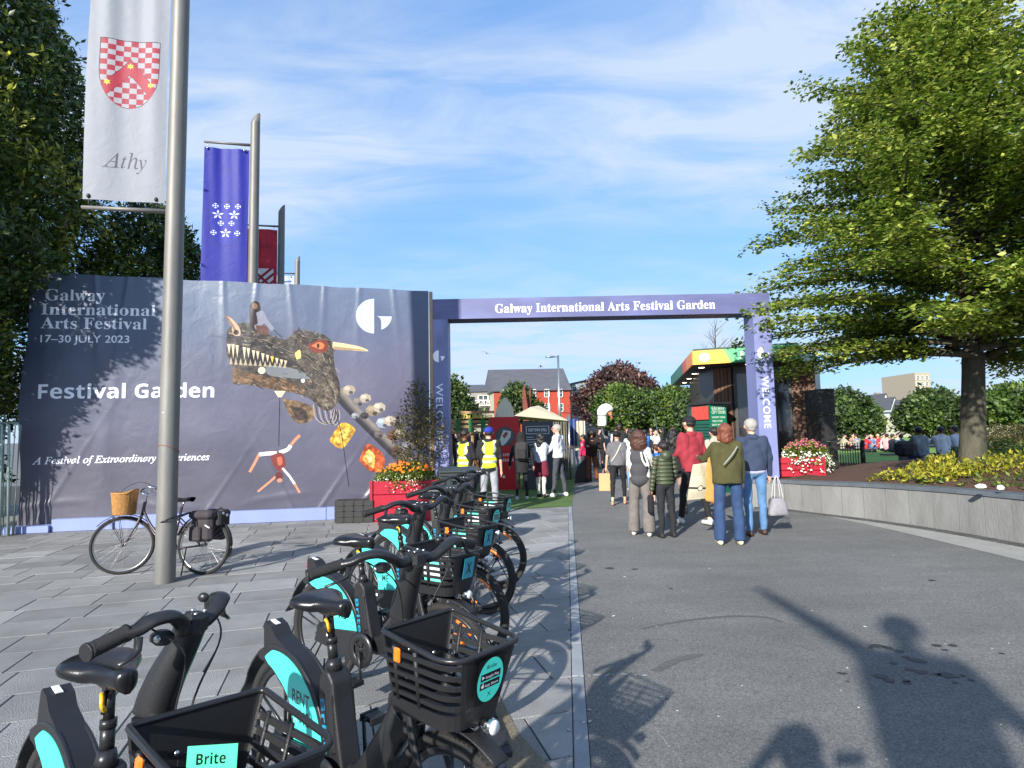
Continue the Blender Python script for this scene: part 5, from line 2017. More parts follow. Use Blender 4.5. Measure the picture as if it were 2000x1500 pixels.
# ================================================================ TREES
def leaf_mesh(name, pos, dirs, ups, size, width, shade, bend=0.25, pts=4):
    """one pointed, folded leaf (two faces) for every row of pos"""
    n = len(pos)
    d = dirs / np.maximum(1e-6, np.linalg.norm(dirs, axis=1, keepdims=True))
    s = np.cross(d, ups); s /= np.maximum(1e-6, np.linalg.norm(s, axis=1, keepdims=True))
    u = np.cross(s, d)
    L = size[:, None]; W = (size * width)[:, None]
    v = np.empty((n, 4, 3))
    v[:, 0] = pos
    v[:, 1] = pos + d * L * .45 + s * W * .5 - u * W * bend
    v[:, 2] = pos + d * L - u * L * .12
    v[:, 3] = pos + d * L * .45 - s * W * .5 - u * W * bend
    me = bpy.data.meshes.new(name)
    me.vertices.add(n * 4)
    me.vertices.foreach_set('co', v.ravel())
    idx = np.arange(n)[:, None] * 4
    f = np.concatenate([idx + np.array([0, 1, 2]), idx + np.array([0, 2, 3])], 1).ravel()
    me.loops.add(n * 6)
    me.loops.foreach_set('vertex_index', f)
    me.polygons.add(n * 2)
    me.polygons.foreach_set('loop_start', np.arange(n * 2) * 3)
    me.polygons.foreach_set('loop_total', np.full(n * 2, 3))
    me.update()
    at = me.attributes.new('shade', 'FLOAT', 'POINT')
    at.data.foreach_set('value', np.repeat(shade, 4).astype(np.float32))
    return me


def rnd_unit(rs_, n):
    v = rs_.normal(size=(n, 3))
    return v / np.linalg.norm(v, axis=1, keepdims=True)


M_bark = mat('smooth_bark', S(92, 86, 72), 0.85, var=0.3, scale=4, bump=0.8, bscale=22, stretch=(1, 1, .3), col2=S(46, 50, 36))
M_bark2 = mat('dark_bark', S(70, 60, 50), 0.9, var=0.3, scale=6, bump=0.8, bscale=30, stretch=(1, 1, .3))
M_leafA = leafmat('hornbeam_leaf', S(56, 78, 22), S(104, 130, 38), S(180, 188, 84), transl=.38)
M_leafB = leafmat('evergreen_leaf', S(38, 56, 20), S(66, 94, 32), S(172, 172, 64), transl=.22, rough=.42)  # yellowish end of the ramp puts sunlit clumps into the leaf colour


def layered_tree(base, H, crown0, rad, label, seed=1, nb=150, lean=(0, 0), leaf=.088, dens=1.0, mleaf=None):
    """broad layered crown: tiers of branches with flat sprays of pointed leaves"""
    rs_ = np.random.RandomState(seed)
    t = thing('broadleaf_tree', label, 'tree', base)
    m = MB()
    tp = lambda z: (lean[0] * z + .10 * math.sin(z * .7), lean[1] * z + .08 * math.cos(z * .9), z)
    zs = [-.3, 0, .25, .6, 1.2, 2, 3, 4.5, 6, 7.5, H - .6]
    trk = [(tp(z)[0], tp(z)[1], z) for z in zs]
    rr = [.30, .25, .225, .205, .19, .18, .16, .12, .08, .045, .015]
    m.tube(trk, rr, 18)
    m.build('trunk', M_bark, t)
    pos, dr, ups, sz, sh = [], [], [], [], []
    limb = MB()
    for i in range(nb):
        fz = (i + rs_.rand()) / nb
        z0 = crown0 + (H - crown0 - .5) * fz ** .92
        a = i * 2.39996 + rs_.uniform(-.3, .3)
        k = (z0 - crown0) / (H - crown0)
        R_ = rad * np.interp(k, [0, .12, .35, .6, .85, 1], [.88, 1.0, .86, .58, .27, .09]) * rs_.uniform(.72, 1.14)
        rise = np.interp(k, [0, .3, 1], [.10, .30, .95]) * R_
        d = np.array([math.cos(a), math.sin(a), 0])
        side = np.array([-d[1], d[0], 0])
        st = np.array(tp(z0 - .25 * R_ * .4))
        n_ = 9
        pts = []
        for j in range(n_ + 1):
            u = j / n_
            pts.append(st + d * R_ * u + side * .12 * R_ * math.sin(u * 3 + i) + np.array([0, 0, rise * u ** .8 - (.10 + .05 * (1 - k)) * R_ * u ** 2.4]))
        limb.tube([tuple(p) for p in pts], [max(.006, (.05 * (1 - k) + .016) * (1 - u_ / n_) ** .9 + .004) for u_ in range(n_ + 1)], 5, caps=False)
        ntw = int(R_ * 13 * dens) + 4
        for q_ in range(ntw):
            u = .16 + .84 * (q_ + rs_.rand()) / ntw
            j = min(n_ - 1, int(u * n_)); f_ = u * n_ - j
            p = pts[j] * (1 - f_) + pts[j + 1] * f_
            sd = 1 if q_ % 2 else -1
            ang = rs_.uniform(.5, 1.15) * sd
            td = d * math.cos(ang) + side * math.sin(ang) + np.array([0, 0, rs_.uniform(-.12, .2)])
            tl = rs_.uniform(.30, .62) * (1.15 - .5 * u) * (.6 + .14 * R_)
            nl = int(tl / .033)
            ss = np.sort(rs_.rand(nl)) * tl
            P0 = p[None] + td[None] * ss[:, None] + rs_.normal(size=(nl, 3)) * np.array([.06, .06, .06])
            sgn = np.where(np.arange(nl) % 2 == 0, 1, -1)[:, None]
            tside = np.cross(td, [0, 0, 1.0]); tside /= np.linalg.norm(tside)
            D = td[None] * .7 + tside[None] * sgn * .75 + rs_.normal(size=(nl, 3)) * .32 + np.array([0, 0, -.12])
            pos.append(P0); dr.append(D)
            ups.append(np.array([0, 0, 1.0])[None] + rs_.normal(size=(nl, 3)) * .38)
            sz.append(leaf * rs_.uniform(.7, 1.25, nl))
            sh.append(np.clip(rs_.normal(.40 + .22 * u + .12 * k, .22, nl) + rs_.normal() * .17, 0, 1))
    limb.build('branches', M_bark, t, fix=False)
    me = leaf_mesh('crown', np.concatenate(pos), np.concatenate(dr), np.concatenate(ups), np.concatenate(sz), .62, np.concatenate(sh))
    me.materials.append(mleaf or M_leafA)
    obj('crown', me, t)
    return t, sum(len(p) for p in pos)


def clump_tree(base, prof, label, seed=1, n=5200, per=9, leaf=.085, name='evergreen_tree', trunk=(.16, 2.0), mleaf=None, mbark=None, squash=(1, 1), inner=.35,
               noise=.20, lw=.42, group=None, trunk_top=None, freq=1.3):
    """dense crown made of leaf rosettes; prof = [(z, radius)]"""
    rs_ = np.random.RandomState(seed)
    t = thing(name, label, 'tree', base, group=group)
    zt, rt = [p[0] for p in prof], [p[1] for p in prof]
    ph = rs_.rand(6, 3) * 6.28
    def rad(z, a):
        r_ = np.interp(z, zt, rt)
        k = 1 + noise * (np.sin(3 * a + z * freq + ph[0, 0]) * .5 + np.sin(5 * a - z * 2 * freq + ph[1, 0]) * .35 + np.sin(2 * a + z * 3.1 * freq + ph[2, 0]) * .45)
        return r_ * k
    zz_ = rs_.uniform(zt[0], zt[-1], n * 3)
    w_ = np.interp(zz_, zt, rt)
    keep = rs_.rand(n * 3) < w_ / max(rt)
    zz_ = zz_[keep][:n]
    n = len(zz_)
    a = rs_.rand(n) * 2 * PI
    dep = np.where(rs_.rand(n) < 1 - inner, 1 - np.abs(rs_.normal(0, .09, n)), rs_.uniform(.35, .95, n))
    r_ = rad(zz_, a) * dep
    c = np.stack([r_ * np.cos(a) * squash[0], r_ * np.sin(a) * squash[1], zz_], 1)
    outw = np.stack([np.cos(a), np.sin(a), rs_.uniform(.1, .9, n)], 1)
    outw += rs_.normal(size=(n, 3)) * .35
    outw /= np.linalg.norm(outw, axis=1, keepdims=True)
    base_sh = rs_.normal(.45, .16, n) + .16 * np.sin(a * 3 + zz_ * 1.7 + ph[3, 0]) + .10 * np.sin(zz_ * 5 + a * 7)
    C = np.repeat(c, per, 0); O = np.repeat(outw, per, 0)
    N_ = len(C)
    D = O * .75 + rnd_unit(rs_, N_) * .85
    P0 = C + rs_.normal(size=(N_, 3)) * leaf * .75
    me = leaf_mesh('crown', P0, D, O + rnd_unit(rs_, N_) * .6, leaf * rs_.uniform(.65, 1.25, N_), lw, np.clip(np.repeat(base_sh, per) + rs_.normal(0, .12, N_), 0, 1))
    me.materials.append(mleaf or M_leafB)
    obj('crown', me, t)
    m = MB()
    tt = trunk_top or (zt[0] + (zt[-1] - zt[0]) * .75)
    m.tube([(0, 0, -.2), (0, 0, .3), (.04, .02, trunk[1]), (.02, .05, tt)], [trunk[0] * 1.3, trunk[0], trunk[0] * .8, trunk[0] * .2], 12)
    m.build('trunk', mbark or M_bark2, t)
    m = MB()
    for i in range(14):
        z0 = np.interp(i / 14, [0, 1], [max(trunk[1] * .9, zt[0] + .2), tt * .92]); aa = i * 2.4
        rr = float(np.interp(z0 + .5, zt, rt)) * .8
        m.tube([(0.02, 0.02, z0), (rr * .5 * math.cos(aa) * squash[0], rr * .5 * math.sin(aa) * squash[1], z0 + rr * .35), (rr * math.cos(aa) * squash[0], rr * math.sin(aa) * squash[1], z0 + rr * .6)], [trunk[0] * .4, trunk[0] * .22, .01], 6, caps=False)
    m.build('branches', mbark or M_bark2, t, fix=False)
    return t


RT = G(1906, 905, .90)
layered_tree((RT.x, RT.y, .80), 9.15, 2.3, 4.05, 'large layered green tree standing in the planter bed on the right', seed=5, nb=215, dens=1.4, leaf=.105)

clump_tree((-10.7, 9.9, 0), [(1.1, .6), (2.2, 1.35), (3.2, 1.6), (4.2, 1.8), (4.9, 2.5), (6.5, 2.75), (8.5, 2.55), (10.5, 2.0), (12, 1.3), (13, .2)],
           'tall dark evergreen tree at the left edge overhanging the hoarding corner', seed=3, n=15000, per=9, leaf=.135, noise=.10, trunk=(.2, 1.5), inner=.3)
clump_tree((-9.0, 14.3, 0), [(1.0, .9), (2.5, 1.35), (4.5, 1.45), (6, 1.25), (7, .75), (7.55, .1)], 'smaller evergreen tree behind the hoarding, left of the blue banner',
           seed=8, n=5200, per=8, leaf=.15, trunk=(.12, 1.2))
clump_tree((-13.0, 12.6, 0), [(.5, 1.2), (2.5, 1.9), (5, 2.2), (8, 1.9), (10, .9), (10.6, .1)], 'dark evergreen tree behind the barrier stack, beyond the hoarding end',
           seed=9, n=5600, per=8, leaf=.17, trunk=(.15, 1.0))


# ================================================================ PEOPLE
JOBS = []


def cap(bm_, p, q, r1, r2, n=12):
    """tapered capsule into MB"""
    p, q = Vector(p), Vector(q)
    d = q - p
    L_ = d.length or 1e-4
    d = d / L_
    k = 4
    pts, rad = [], []
    for i in range(k):
        a = PI / 2 * (1 - i / k)
        pts.append(p - d * (r1 * math.sin(a))); rad.append(max(.0008, r1 * math.cos(a)))
    pts += [p, q]; rad += [r1, r2]
    for i in range(1, k + 1):
        a = PI / 2 * i / k
        pts.append(q + d * (r2 * math.sin(a))); rad.append(max(.0008, r2 * math.cos(a)))
    bm_.tube([tuple(x) for x in pts], rad, n)


def fuse(name, mb_, mats, parent, voxel=.012, smooth=3, wr=0.0, seed=0, wf=22.0, reg=None):
    """grow one continuous skin over the overlapping shapes (done for everybody together in flush())"""
    me = mb_.mesh('tmp')
    o = obj(name, bpy.data.meshes.new(name), parent)
    JOBS.append((o, me, mats if isinstance(mats, list) else [mats], voxel, smooth, wr, seed, wf, reg))
    return o


def flush():
    tmp = []
    for (o, me, mats, voxel, smooth, wr, seed, wf, reg) in JOBS:
        t_ = bpy.data.objects.new('tmp', me)
        tmp_scene.collection.objects.link(t_)
        md = t_.modifiers.new('r', 'REMESH'); md.mode = 'VOXEL'; md.voxel_size = voxel
        if smooth:
            ms = t_.modifiers.new('s', 'SMOOTH'); ms.iterations = smooth; ms.factor = .5
        tmp.append(t_)
    dg = tmp_dg()
    for t_, (o, me, mats, voxel, smooth, wr, seed, wf, reg) in zip(tmp, JOBS):
        nm = bpy.data.meshes.new_from_object(t_.evaluated_get(dg), depsgraph=dg)
        nm.name = o.name
        n = len(nm.vertices)
        nm.polygons.foreach_set('use_smooth', [True] * len(nm.polygons))
        if wr and n:
            co = np.zeros(n * 3); nm.vertices.foreach_get('co', co); co = co.reshape(-1, 3)
            no = np.zeros(n * 3); nm.vertices.foreach_get('normal', no); no = no.reshape(-1, 3)
            x, y, z = co.T
            f = wf; s_ = seed * 1.7
            w = (np.sin(f * (z + .35 * x + .3 * y) + s_ + 2.0 * np.sin(f * .35 * x + s_)) * .5
                 + np.sin(f * 1.9 * (z * .7 - .6 * x + .5 * y) + s_ * 2 + 1.6 * np.sin(f * .5 * z)) * .35
                 + np.sin(f * .6 * (x - y) + 5 * z + s_) * .5)
            w = np.sign(w) * np.abs(w) ** .8
            co = co + no * (w * wr)[:, None]
            nm.vertices.foreach_set('co', co.ravel())
        nm.materials.clear()
        for m_ in mats:
            nm.materials.append(m_)
        if reg and n:
            cen = np.zeros(len(nm.polygons) * 3); nm.polygons.foreach_get('center', cen)
            nm.polygons.foreach_set('material_index', reg(cen.reshape(-1, 3)).astype(np.int32))
        nm.update()
        o.data = nm
        bpy.data.objects.remove(t_)
    JOBS.clear()


def skinmat(tone):
    cs = {'pale': S(214, 164, 140), 'mid': S(186, 132, 104), 'brown': S(120, 78, 56), 'dark': S(72, 46, 34)}
    return mat('skin_' + tone, cs[tone], .55, var=.07, scale=18, bump=.05, bscale=180)


def cloth(name, rgb, rough=.85, var=.14, scale=14, bump=.35, bscale=240, **k):
    return mat('cloth_' + name, S(*rgb), rough, var=var, scale=scale, bump=bump, bscale=bscale, **k)


M_eye = mat('eye_dark', S(28, 22, 20), .2)


def person(label, x, y, h=1.7, face=0.0, skin='pale', top=None, sleeves=1.0, bottom=None, legw=1.0, flare=0.0, cut=.06, hair=None, hairm=None, shoes=None, pose=None,
           voxel=.012, fem=False, hem=.50, loose=1.0, group=None, topname='shirt', botname='trousers', z=0.0, seat=False, bend=0.0, turn=0.0, wide=1.0):
    """local frame: faces +y, x to its right. pose: hips/knees/arms in degrees"""
    p = thing('person', label, 'person', (x, y, z), face, group)
    P_ = dict(lhip=0, rhip=0, lknee=0, rknee=0, lsp=3, rsp=3, lfoot=0, rfoot=0, larm=(4, 8, 12), rarm=(4, 8, 12), head=(0, 0))
    if pose: P_.update(pose)
    h_ = h
    sk = skinmat(skin)
    hipz = .525 * h_ if not seat else (.27 * h_)
    hw = (.052 if not fem else .054) * h_ * wide
    shw = (.101 if not fem else .089) * h_ * (1 + .4 * (wide - 1))
    spine = Matrix.Rotation(R(-bend), 3, 'X')
    def up(v):        # torso frame (bends at the hips)
        v = Vector(v) * h_
        return Vector((0, 0, hipz)) + spine @ (v - Vector((0, 0, .525 * h_)))
    J = {}
    for s_, nme in ((-1, 'l'), (1, 'r')):
        a, k, sp = R(P_[nme + 'hip']), R(P_[nme + 'knee']), R(P_[nme + 'sp'])
        hp_ = Vector((s_ * hw, 0, hipz - .01 * h_))
        th, shn = .245 * h_, .240 * h_
        d1 = Vector((s_ * math.sin(sp), math.sin(a), -math.cos(a) * math.cos(sp))).normalized()
        kn = hp_ + d1 * th
        b_ = a - k
        d2 = Vector((s_ * math.sin(sp) * .3, math.sin(b_), -math.cos(b_))).normalized()
        an = kn + d2 * shn
        J[nme] = (hp_, kn, an)
    # drop the body so that the lower foot touches the ground
    low = min(J['l'][2].z, J['r'][2].z) - .040 * h_
    if not seat:
        dz = -low
        hipz += dz
        for k_ in ('l', 'r'):
            J[k_] = tuple(v + Vector((0, 0, dz)) for v in J[k_])
    A = {}
    for s_, nme in ((-1, 'l'), (1, 'r')):
        sh = up((s_ * shw / h_, -.005, .815))
        spec_ = P_[nme + 'arm']
        if isinstance(spec_, dict):
            el, wr_ = Vector(spec_['e']) * h_, Vector(spec_['w']) * h_
        else:
            f, o_, b_ = [R(v) for v in spec_]
            d1 = Vector((s_ * math.sin(o_), math.sin(f), -math.cos(f) * math.cos(o_))).normalized()
            el = sh + d1 * .172 * h_
            f2 = f + b_
            d2 = Vector((s_ * math.sin(o_) * .55 - s_ * .25 * math.sin(b_), math.sin(f2), -math.cos(f2))).normalized()
            wr_ = el + d2 * .150 * h_
        A[nme] = (sh, el, wr_)
    # ---- the body: one continuous figure
    b = MB()
    lf = .93 * legw if False else 1
    for nme in ('l', 'r'):
        hp_, kn, an = J[nme]
        kk = .84 if bottom else 1
        cap(b, hp_, kn, .045 * h_ * kk, .030 * h_ * kk); cap(b, kn, an, .028 * h_ * kk, .018 * h_)
        ft = R(P_[nme + 'foot'])
        toe = an + Vector((0, math.cos(ft) * .085 * h_, -.022 * h_ + math.sin(ft) * .05))
        heel = an + Vector((0, -.022 * h_, -.020 * h_))
        cap(b, heel, toe, .017 * h_, .013 * h_)
    b.ell(up((0, .003, .545)), (.078 * h_ * wide, .058 * h_ * wide, .06 * h_))
    b.ell(up((0, .0, .62)), (.068 * h_ * wide, .050 * h_ * wide, .09 * h_))
    b.ell(up((0, .0, .735)), (.083 * h_, .056 * h_, .085 * h_))
    b.ell(up((0, .002, .795)), (.080 * h_, .034 * h_, .030 * h_))
    cap(b, up((-shw / h_ * .95, -.003, .812)), up((shw / h_ * .95, -.003, .812)), .023 * h_, .023 * h_)
    hd_t, hd_f = R(P_['head'][0]), R(P_['head'][1])     # turn, nod
    Hm = Matrix.Rotation(hd_t, 3, 'Z') @ Matrix.Rotation(hd_f, 3, 'X')
    nk = up((0, .006, .85)); hc = nk + Vector((0, .008 * h_, .080 * h_))
    cap(b, up((0, -.002, .81)), hc + Vector((0, -.01 * h_, -.03 * h_)), .031 * h_, .029 * h_)
    hr = .0655 * h_ if h_ > 1.5 else .069 * h_
    def hd(v): return hc + Hm @ (Vector(v) * hr)
    b.ell(hd((0, -.05, .12)), (hr * .80, hr * .98, hr * .90), M=Hm, n=16, m=12)
    b.ell(hd((0, .22, -.36)), (hr * .56, hr * .62, hr * .62), M=Hm)
    cap(b, hd((0, .86, .10)), hd((0, 1.06, -.16)), hr * .09, hr * .16, 8)
    for s_ in (-1, 1):
        b.ell(hd((s_ * .82, -.08, -.02)), (hr * .10, hr * .20, hr * .27), M=Hm, n=8, m=6)
        b.ell(hd((s_ * .30, .80, .22)), (hr * .24, hr * .12, hr * .08), M=Hm, n=8, m=6)
    cap(b, hd((-.17, .80, -.50)), hd((.17, .80, -.50)), hr * .09, hr * .09, 8)
    for s_, nme in ((-1, 'l'), (1, 'r')):
        sh, el, wr_ = A[nme]
        cap(b, sh, el, .027 * h_, .021 * h_); cap(b, el, wr_, .021 * h_, .0135 * h_)
        d = (wr_ - el).normalized()
        sd = d.cross(Vector((0, 1, 0)) if abs(d.y) < .8 else Vector((0, 0, 1))).normalized()
        # thumb side faces forward / inwards
        fw_ = sd.cross(d).normalized()
        if fw_.y < 0: fw_ = -fw_
        pm = wr_ + d * .030 * h_
        cap(b, wr_ + d * .008 * h_, pm + d * .012 * h_, .0135 * h_, .0165 * h_)
        for q_ in range(4):
            o_ = (q_ - 1.5) * .0082 * h_
            base_ = pm + d * .014 * h_ + fw_ * -o_
            l_ = (.040, .045, .043, .034)[q_] * h_
            curl = sd * (-s_) * .010 * h_
            mid = base_ + d * l_ * .55 + curl * .3
            tip = mid + d * l_ * .40 + curl
            cap(b, base_, mid, .0052 * h_, .0048 * h_, 6); cap(b, mid, tip, .0048 * h_, .0040 * h_, 6)
        th0 = wr_ + d * .014 * h_ + fw_ * .010 * h_
        cap(b, th0, th0 + d * .026 * h_ + fw_ * .014 * h_, .0062 * h_, .0050 * h_, 6)
    fuse('body', b, sk, p, voxel=min(voxel, .010), smooth=2)
    # eyes and brows
    e = MB()
    for s_ in (-1, 1):
        e.ell(hd((s_ * .30, .90, .08)), (hr * .10, hr * .06, hr * .07), n=8, m=6)
    if voxel < .02: e.build('eyes', M_eye, p)['kind'] = 'stuff' if False else None or 'part'
    # ---- trousers / skirt / shorts
    if bottom:
        b = MB()
        for nme in ('l', 'r'):
            hp_, kn, an = J[nme]
            end = an + (kn - an) * cut
            if cut > .45:
                end = kn + (an - kn) * (1 - cut) * 1.0
            kw = .0335 * h_ * legw
            cap(b, hp_, kn, .050 * h_ * (1 + .3 * (legw - 1)), kw)
            hr_ = (.025 + flare) * h_ * legw
            lo_ = end.lerp(an + Vector((0, .02 * h_, 0)), .3)
            b.tube([tuple(kn + (hp_ - kn) * .1), tuple(kn), tuple(kn.lerp(end, .35) + Vector((0, -.010 * h_, 0))), tuple(end)], [kw, kw * 1.02, (kw + hr_) / 2 * 1.03, (hr_, hr_ * 1.18)], 16, upv=(0, 1, 0))
        b.ell((0, 0, hipz + .018 * h_), (.086 * h_ * wide, .066 * h_ * wide, .060 * h_))
        cap(b, (-.02 * h_, 0, hipz + .05 * h_), (.02 * h_, 0, hipz + .05 * h_), .060 * h_, .060 * h_)
        fuse(botname, b, bottom, p, voxel=voxel, smooth=5, wr=.006, seed=hash(label) % 17 if False else len(label), wf=26)
    # ---- upper garment
    if top:
        b = MB()
        L1 = loose
        w2 = L1 * wide
        zr = [(hem, .091 * w2, .074 * w2), (hem + .04, .090 * w2, .073 * w2), (.63, .084 * w2, .066 * w2), (.70, .085 * L1 * (1 + wide) / 2, .064 * L1), (.765, .086 * L1, .058 * L1), (.80, .076 * L1, .044 * L1)]
        zr = [zr[0], zr[1]] + [r_ for r_ in zr[2:] if r_[0] > hem + .06]
        b.tube([tuple(up((.002 * math.sin(i_ * 3), 0, r_[0]))) for i_, r_ in enumerate(zr)], [(r_[1] * h_, r_[2] * h_) for r_ in zr], 22, upv=(0, 1, 0))
        cap(b, up((-shw / h_ * .80, -.003, .812)), up((shw / h_ * .80, -.003, .812)), .031 * h_, .031 * h_)
        cap(b, up((-shw / h_ * .8, 0, .79)), up((-.06 * wide, 0, hem + .06)), .05 * h_ * L1, .045 * h_ * L1); cap(b, up((shw / h_ * .8, 0, .79)), up((.06 * wide, 0, hem + .06)), .05 * h_ * L1, .045 * h_ * L1)
        cap(b, up((-.018, -.006, .832)), up((.018, -.006, .832)), .036 * h_, .036 * h_)
        for s_, nme in ((-1, 'l'), (1, 'r')):
            sh, el, wr_ = A[nme]
            if sleeves <= 0: continue
            if sleeves <= .5:
                cap(b, sh, sh + (el - sh) * (sleeves * 2), .037 * h_ * L1, .033 * h_ * L1)
            else:
                cap(b, sh, el, .032 * h_ * L1, .026 * h_ * L1)
                cap(b, el, el + (wr_ - el) * ((sleeves - .5) * 2), .026 * h_ * L1, .021 * h_ * L1)
        fuse(topname, b, top, p, voxel=voxel, smooth=5, wr=.0085, seed=len(label) + 3, wf=20)
    # ---- shoes
    if shoes:
        for nme in ('l', 'r'):
            hp_, kn, an = J[nme]
            b = MB(); ft = R(P_[nme + 'foot'])
            c0 = an + Vector((0, 0, -.015 * h_))
            toe = an + Vector((0, math.cos(ft) * .088 * h_, -.021 * h_ + math.sin(ft) * .05))
            heel = an + Vector((0, -.024 * h_, -.018 * h_))
            cap(b, heel, toe, .022 * h_, .019 * h_); cap(b, c0, c0 + Vector((0, .03 * h_, -.002)), .026 * h_, .021 * h_)
            cap(b, heel + Vector((0, 0, .012)), an + Vector((0, 0, .015)), .022 * h_, .022 * h_)
            fuse('shoe', b, shoes, p, voxel=max(.008, voxel * .7), smooth=2)
    # ---- hair
    if hair:
        hm = hairm
        b = MB()
        if hair == 'short':
            b.ell(hd((0, -.14, .26)), (hr * .88, hr * .98, hr * .86), M=Hm, n=16, m=12)
            b.ell(hd((0, -.50, -.10)), (hr * .62, hr * .46, hr * .60), M=Hm)
        elif hair == 'buzz':
            b.ell(hd((0, -.12, .20)), (hr * .845, hr * 1.0, hr * .87), M=Hm, n=16, m=12)
            b.ell(hd((0, -.45, -.10)), (hr * .60, hr * .52, hr * .55), M=Hm)
        elif hair == 'bob':
            b.ell(hd((0, -.16, .28)), (hr * .96, hr * 1.05, hr * .92), M=Hm, n=16, m=12)
            for s_ in (-1, 1):
                cap(b, hd((s_ * .62, -.15, .1)), hd((s_ * .74, -.20, -.95)), hr * .40, hr * .30)
            cap(b, hd((0, -.60, 0)), hd((0, -.68, -1.05)), hr * .62, hr * .50)
            cap(b, hd((.4, -.55, 0)), hd((.45, -.62, -1.15)), hr * .4, hr * .32); cap(b, hd((-.4, -.55, 0)), hd((-.42, -.62, -1.1)), hr * .4, hr * .34)
        elif hair in ('long', 'curly', 'veil'):
            r_ = 1.12 if hair == 'curly' else 1.0
            b.ell(hd((0, -.16, .28)), (hr * .96 * r_, hr * 1.05 * r_, hr * .92 * r_), M=Hm, n=16, m=12)
            rr = random.Random(len(label))
            dn = -2.3 if hair != 'curly' else -1.7
            for k_ in range(9):
                t_ = k_ / 8
                ax = math.cos(PI * t_) * .78
                ay = -.25 - .5 * math.sin(PI * t_)
                e_ = dn + rr.uniform(-.2, .2)
                w_ = .34 if hair != 'curly' else .46
                cap(b, hd((ax, ay, .1)), hd((ax * 1.08, ay * 1.12, e_ * .55)), hr * w_, hr * w_ * 1.05)
                cap(b, hd((ax * 1.08, ay * 1.12, e_ * .55)), hd((ax * .95, ay * 1.2, e_)), hr * w_ * 1.05, hr * w_ * .55)
        elif hair == 'bun':
            b.ell(hd((0, -.14, .26)), (hr * .90, hr * 1.0, hr * .86), M=Hm, n=16, m=12)
            b.ell(hd((0, -.95, .35)), (hr * .36, hr * .34, hr * .36), M=Hm)
        elif hair == 'cap':
            b.ell(hd((0, -.10, .40)), (hr * .90, hr * 1.04, hr * .68), M=Hm, n=16, m=12)
            cap(b, hd((-.3, .75, .38)), hd((.3, .75, .38)), hr * .10, hr * .10); cap(b, hd((-.28, 1.1, .32)), hd((.28, 1.1, .32)), hr * .09, hr * .09); cap(b, hd((0, .8, .38)), hd((0, 1.25, .30)), hr * .09, hr * .07)
            cap(b, hd((-.35, .9, .36)), hd((-.3, 1.1, .32)), hr * .1, hr * .09); cap(b, hd((.35, .9, .36)), hd((.3, 1.1, .32)), hr * .1, hr * .09)
        # keep the face free
        def facecut(c_): return np.zeros(len(c_))
        o_ = fuse('hair' if hair not in ('cap', 'veil') else ('cap' if hair == 'cap' else 'headscarf'), b, hm, p, voxel=max(.009, voxel * .75), smooth=1,
                  wr=.006 if hair in ('curly', 'bob', 'long') else .0025, seed=len(label), wf=70 if hair == 'curly' else 50)
        if hair in ('cap',):
            b = MB()
            b.ell(hd((0, -.34, -.02)), (hr * .80, hr * .72, hr * .60), M=Hm)
            fuse('hair', b, mat('hair_dark', S(34, 26, 22), .55, var=.3, scale=50, stretch=(1, 1, .2)), p, voxel=.010, smooth=1)
    p['_h'] = h_
    return p, J, A, hd, hr, up


HD = mat('hair_dark', S(34, 26, 22), .5, var=.35, scale=60, bump=.6, bscale=90, stretch=(1, 1, .25))
HK = mat('hair_black', S(20, 19, 20), .45, var=.3, scale=60, bump=.6, bscale=90, stretch=(1, 1, .25))
HB_ = mat('hair_brown', S(74, 44, 32), .5, var=.4, scale=60, bump=.6, bscale=90, stretch=(1, 1, .25))
HR_ = mat('hair_auburn', S(112, 62, 42), .5, var=.35, scale=60, bump=.6, bscale=90, stretch=(1, 1, .25))
HG_ = mat('hair_grey', S(156, 152, 146), .6, var=.25, scale=60, bump=.6, bscale=90, stretch=(1, 1, .25))
W_SHOE = cloth('white_shoe', (214, 212, 204), .6, bump=.1)
K_SHOE = cloth('black_shoe', (34, 34, 36), .5, bump=.1)
B_SHOE = cloth('brown_shoe', (66, 44, 36), .5, bump=.1)


def gp(x, y):
    v = G(x, y)
    return v.x, v.y


def prism_part(name, poly, y0, y1, m, parent, bev=.004, M=None):
    b = MB()
    b.prism(poly, lambda a, c, d: (a, d, c), y0, y1)
    o = b.build(name, m, parent)
    if bev:
        md = o.modifiers.new('bevel', 'BEVEL'); md.width = bev; md.segments = 2; md.limit_method = 'ANGLE'
    return o


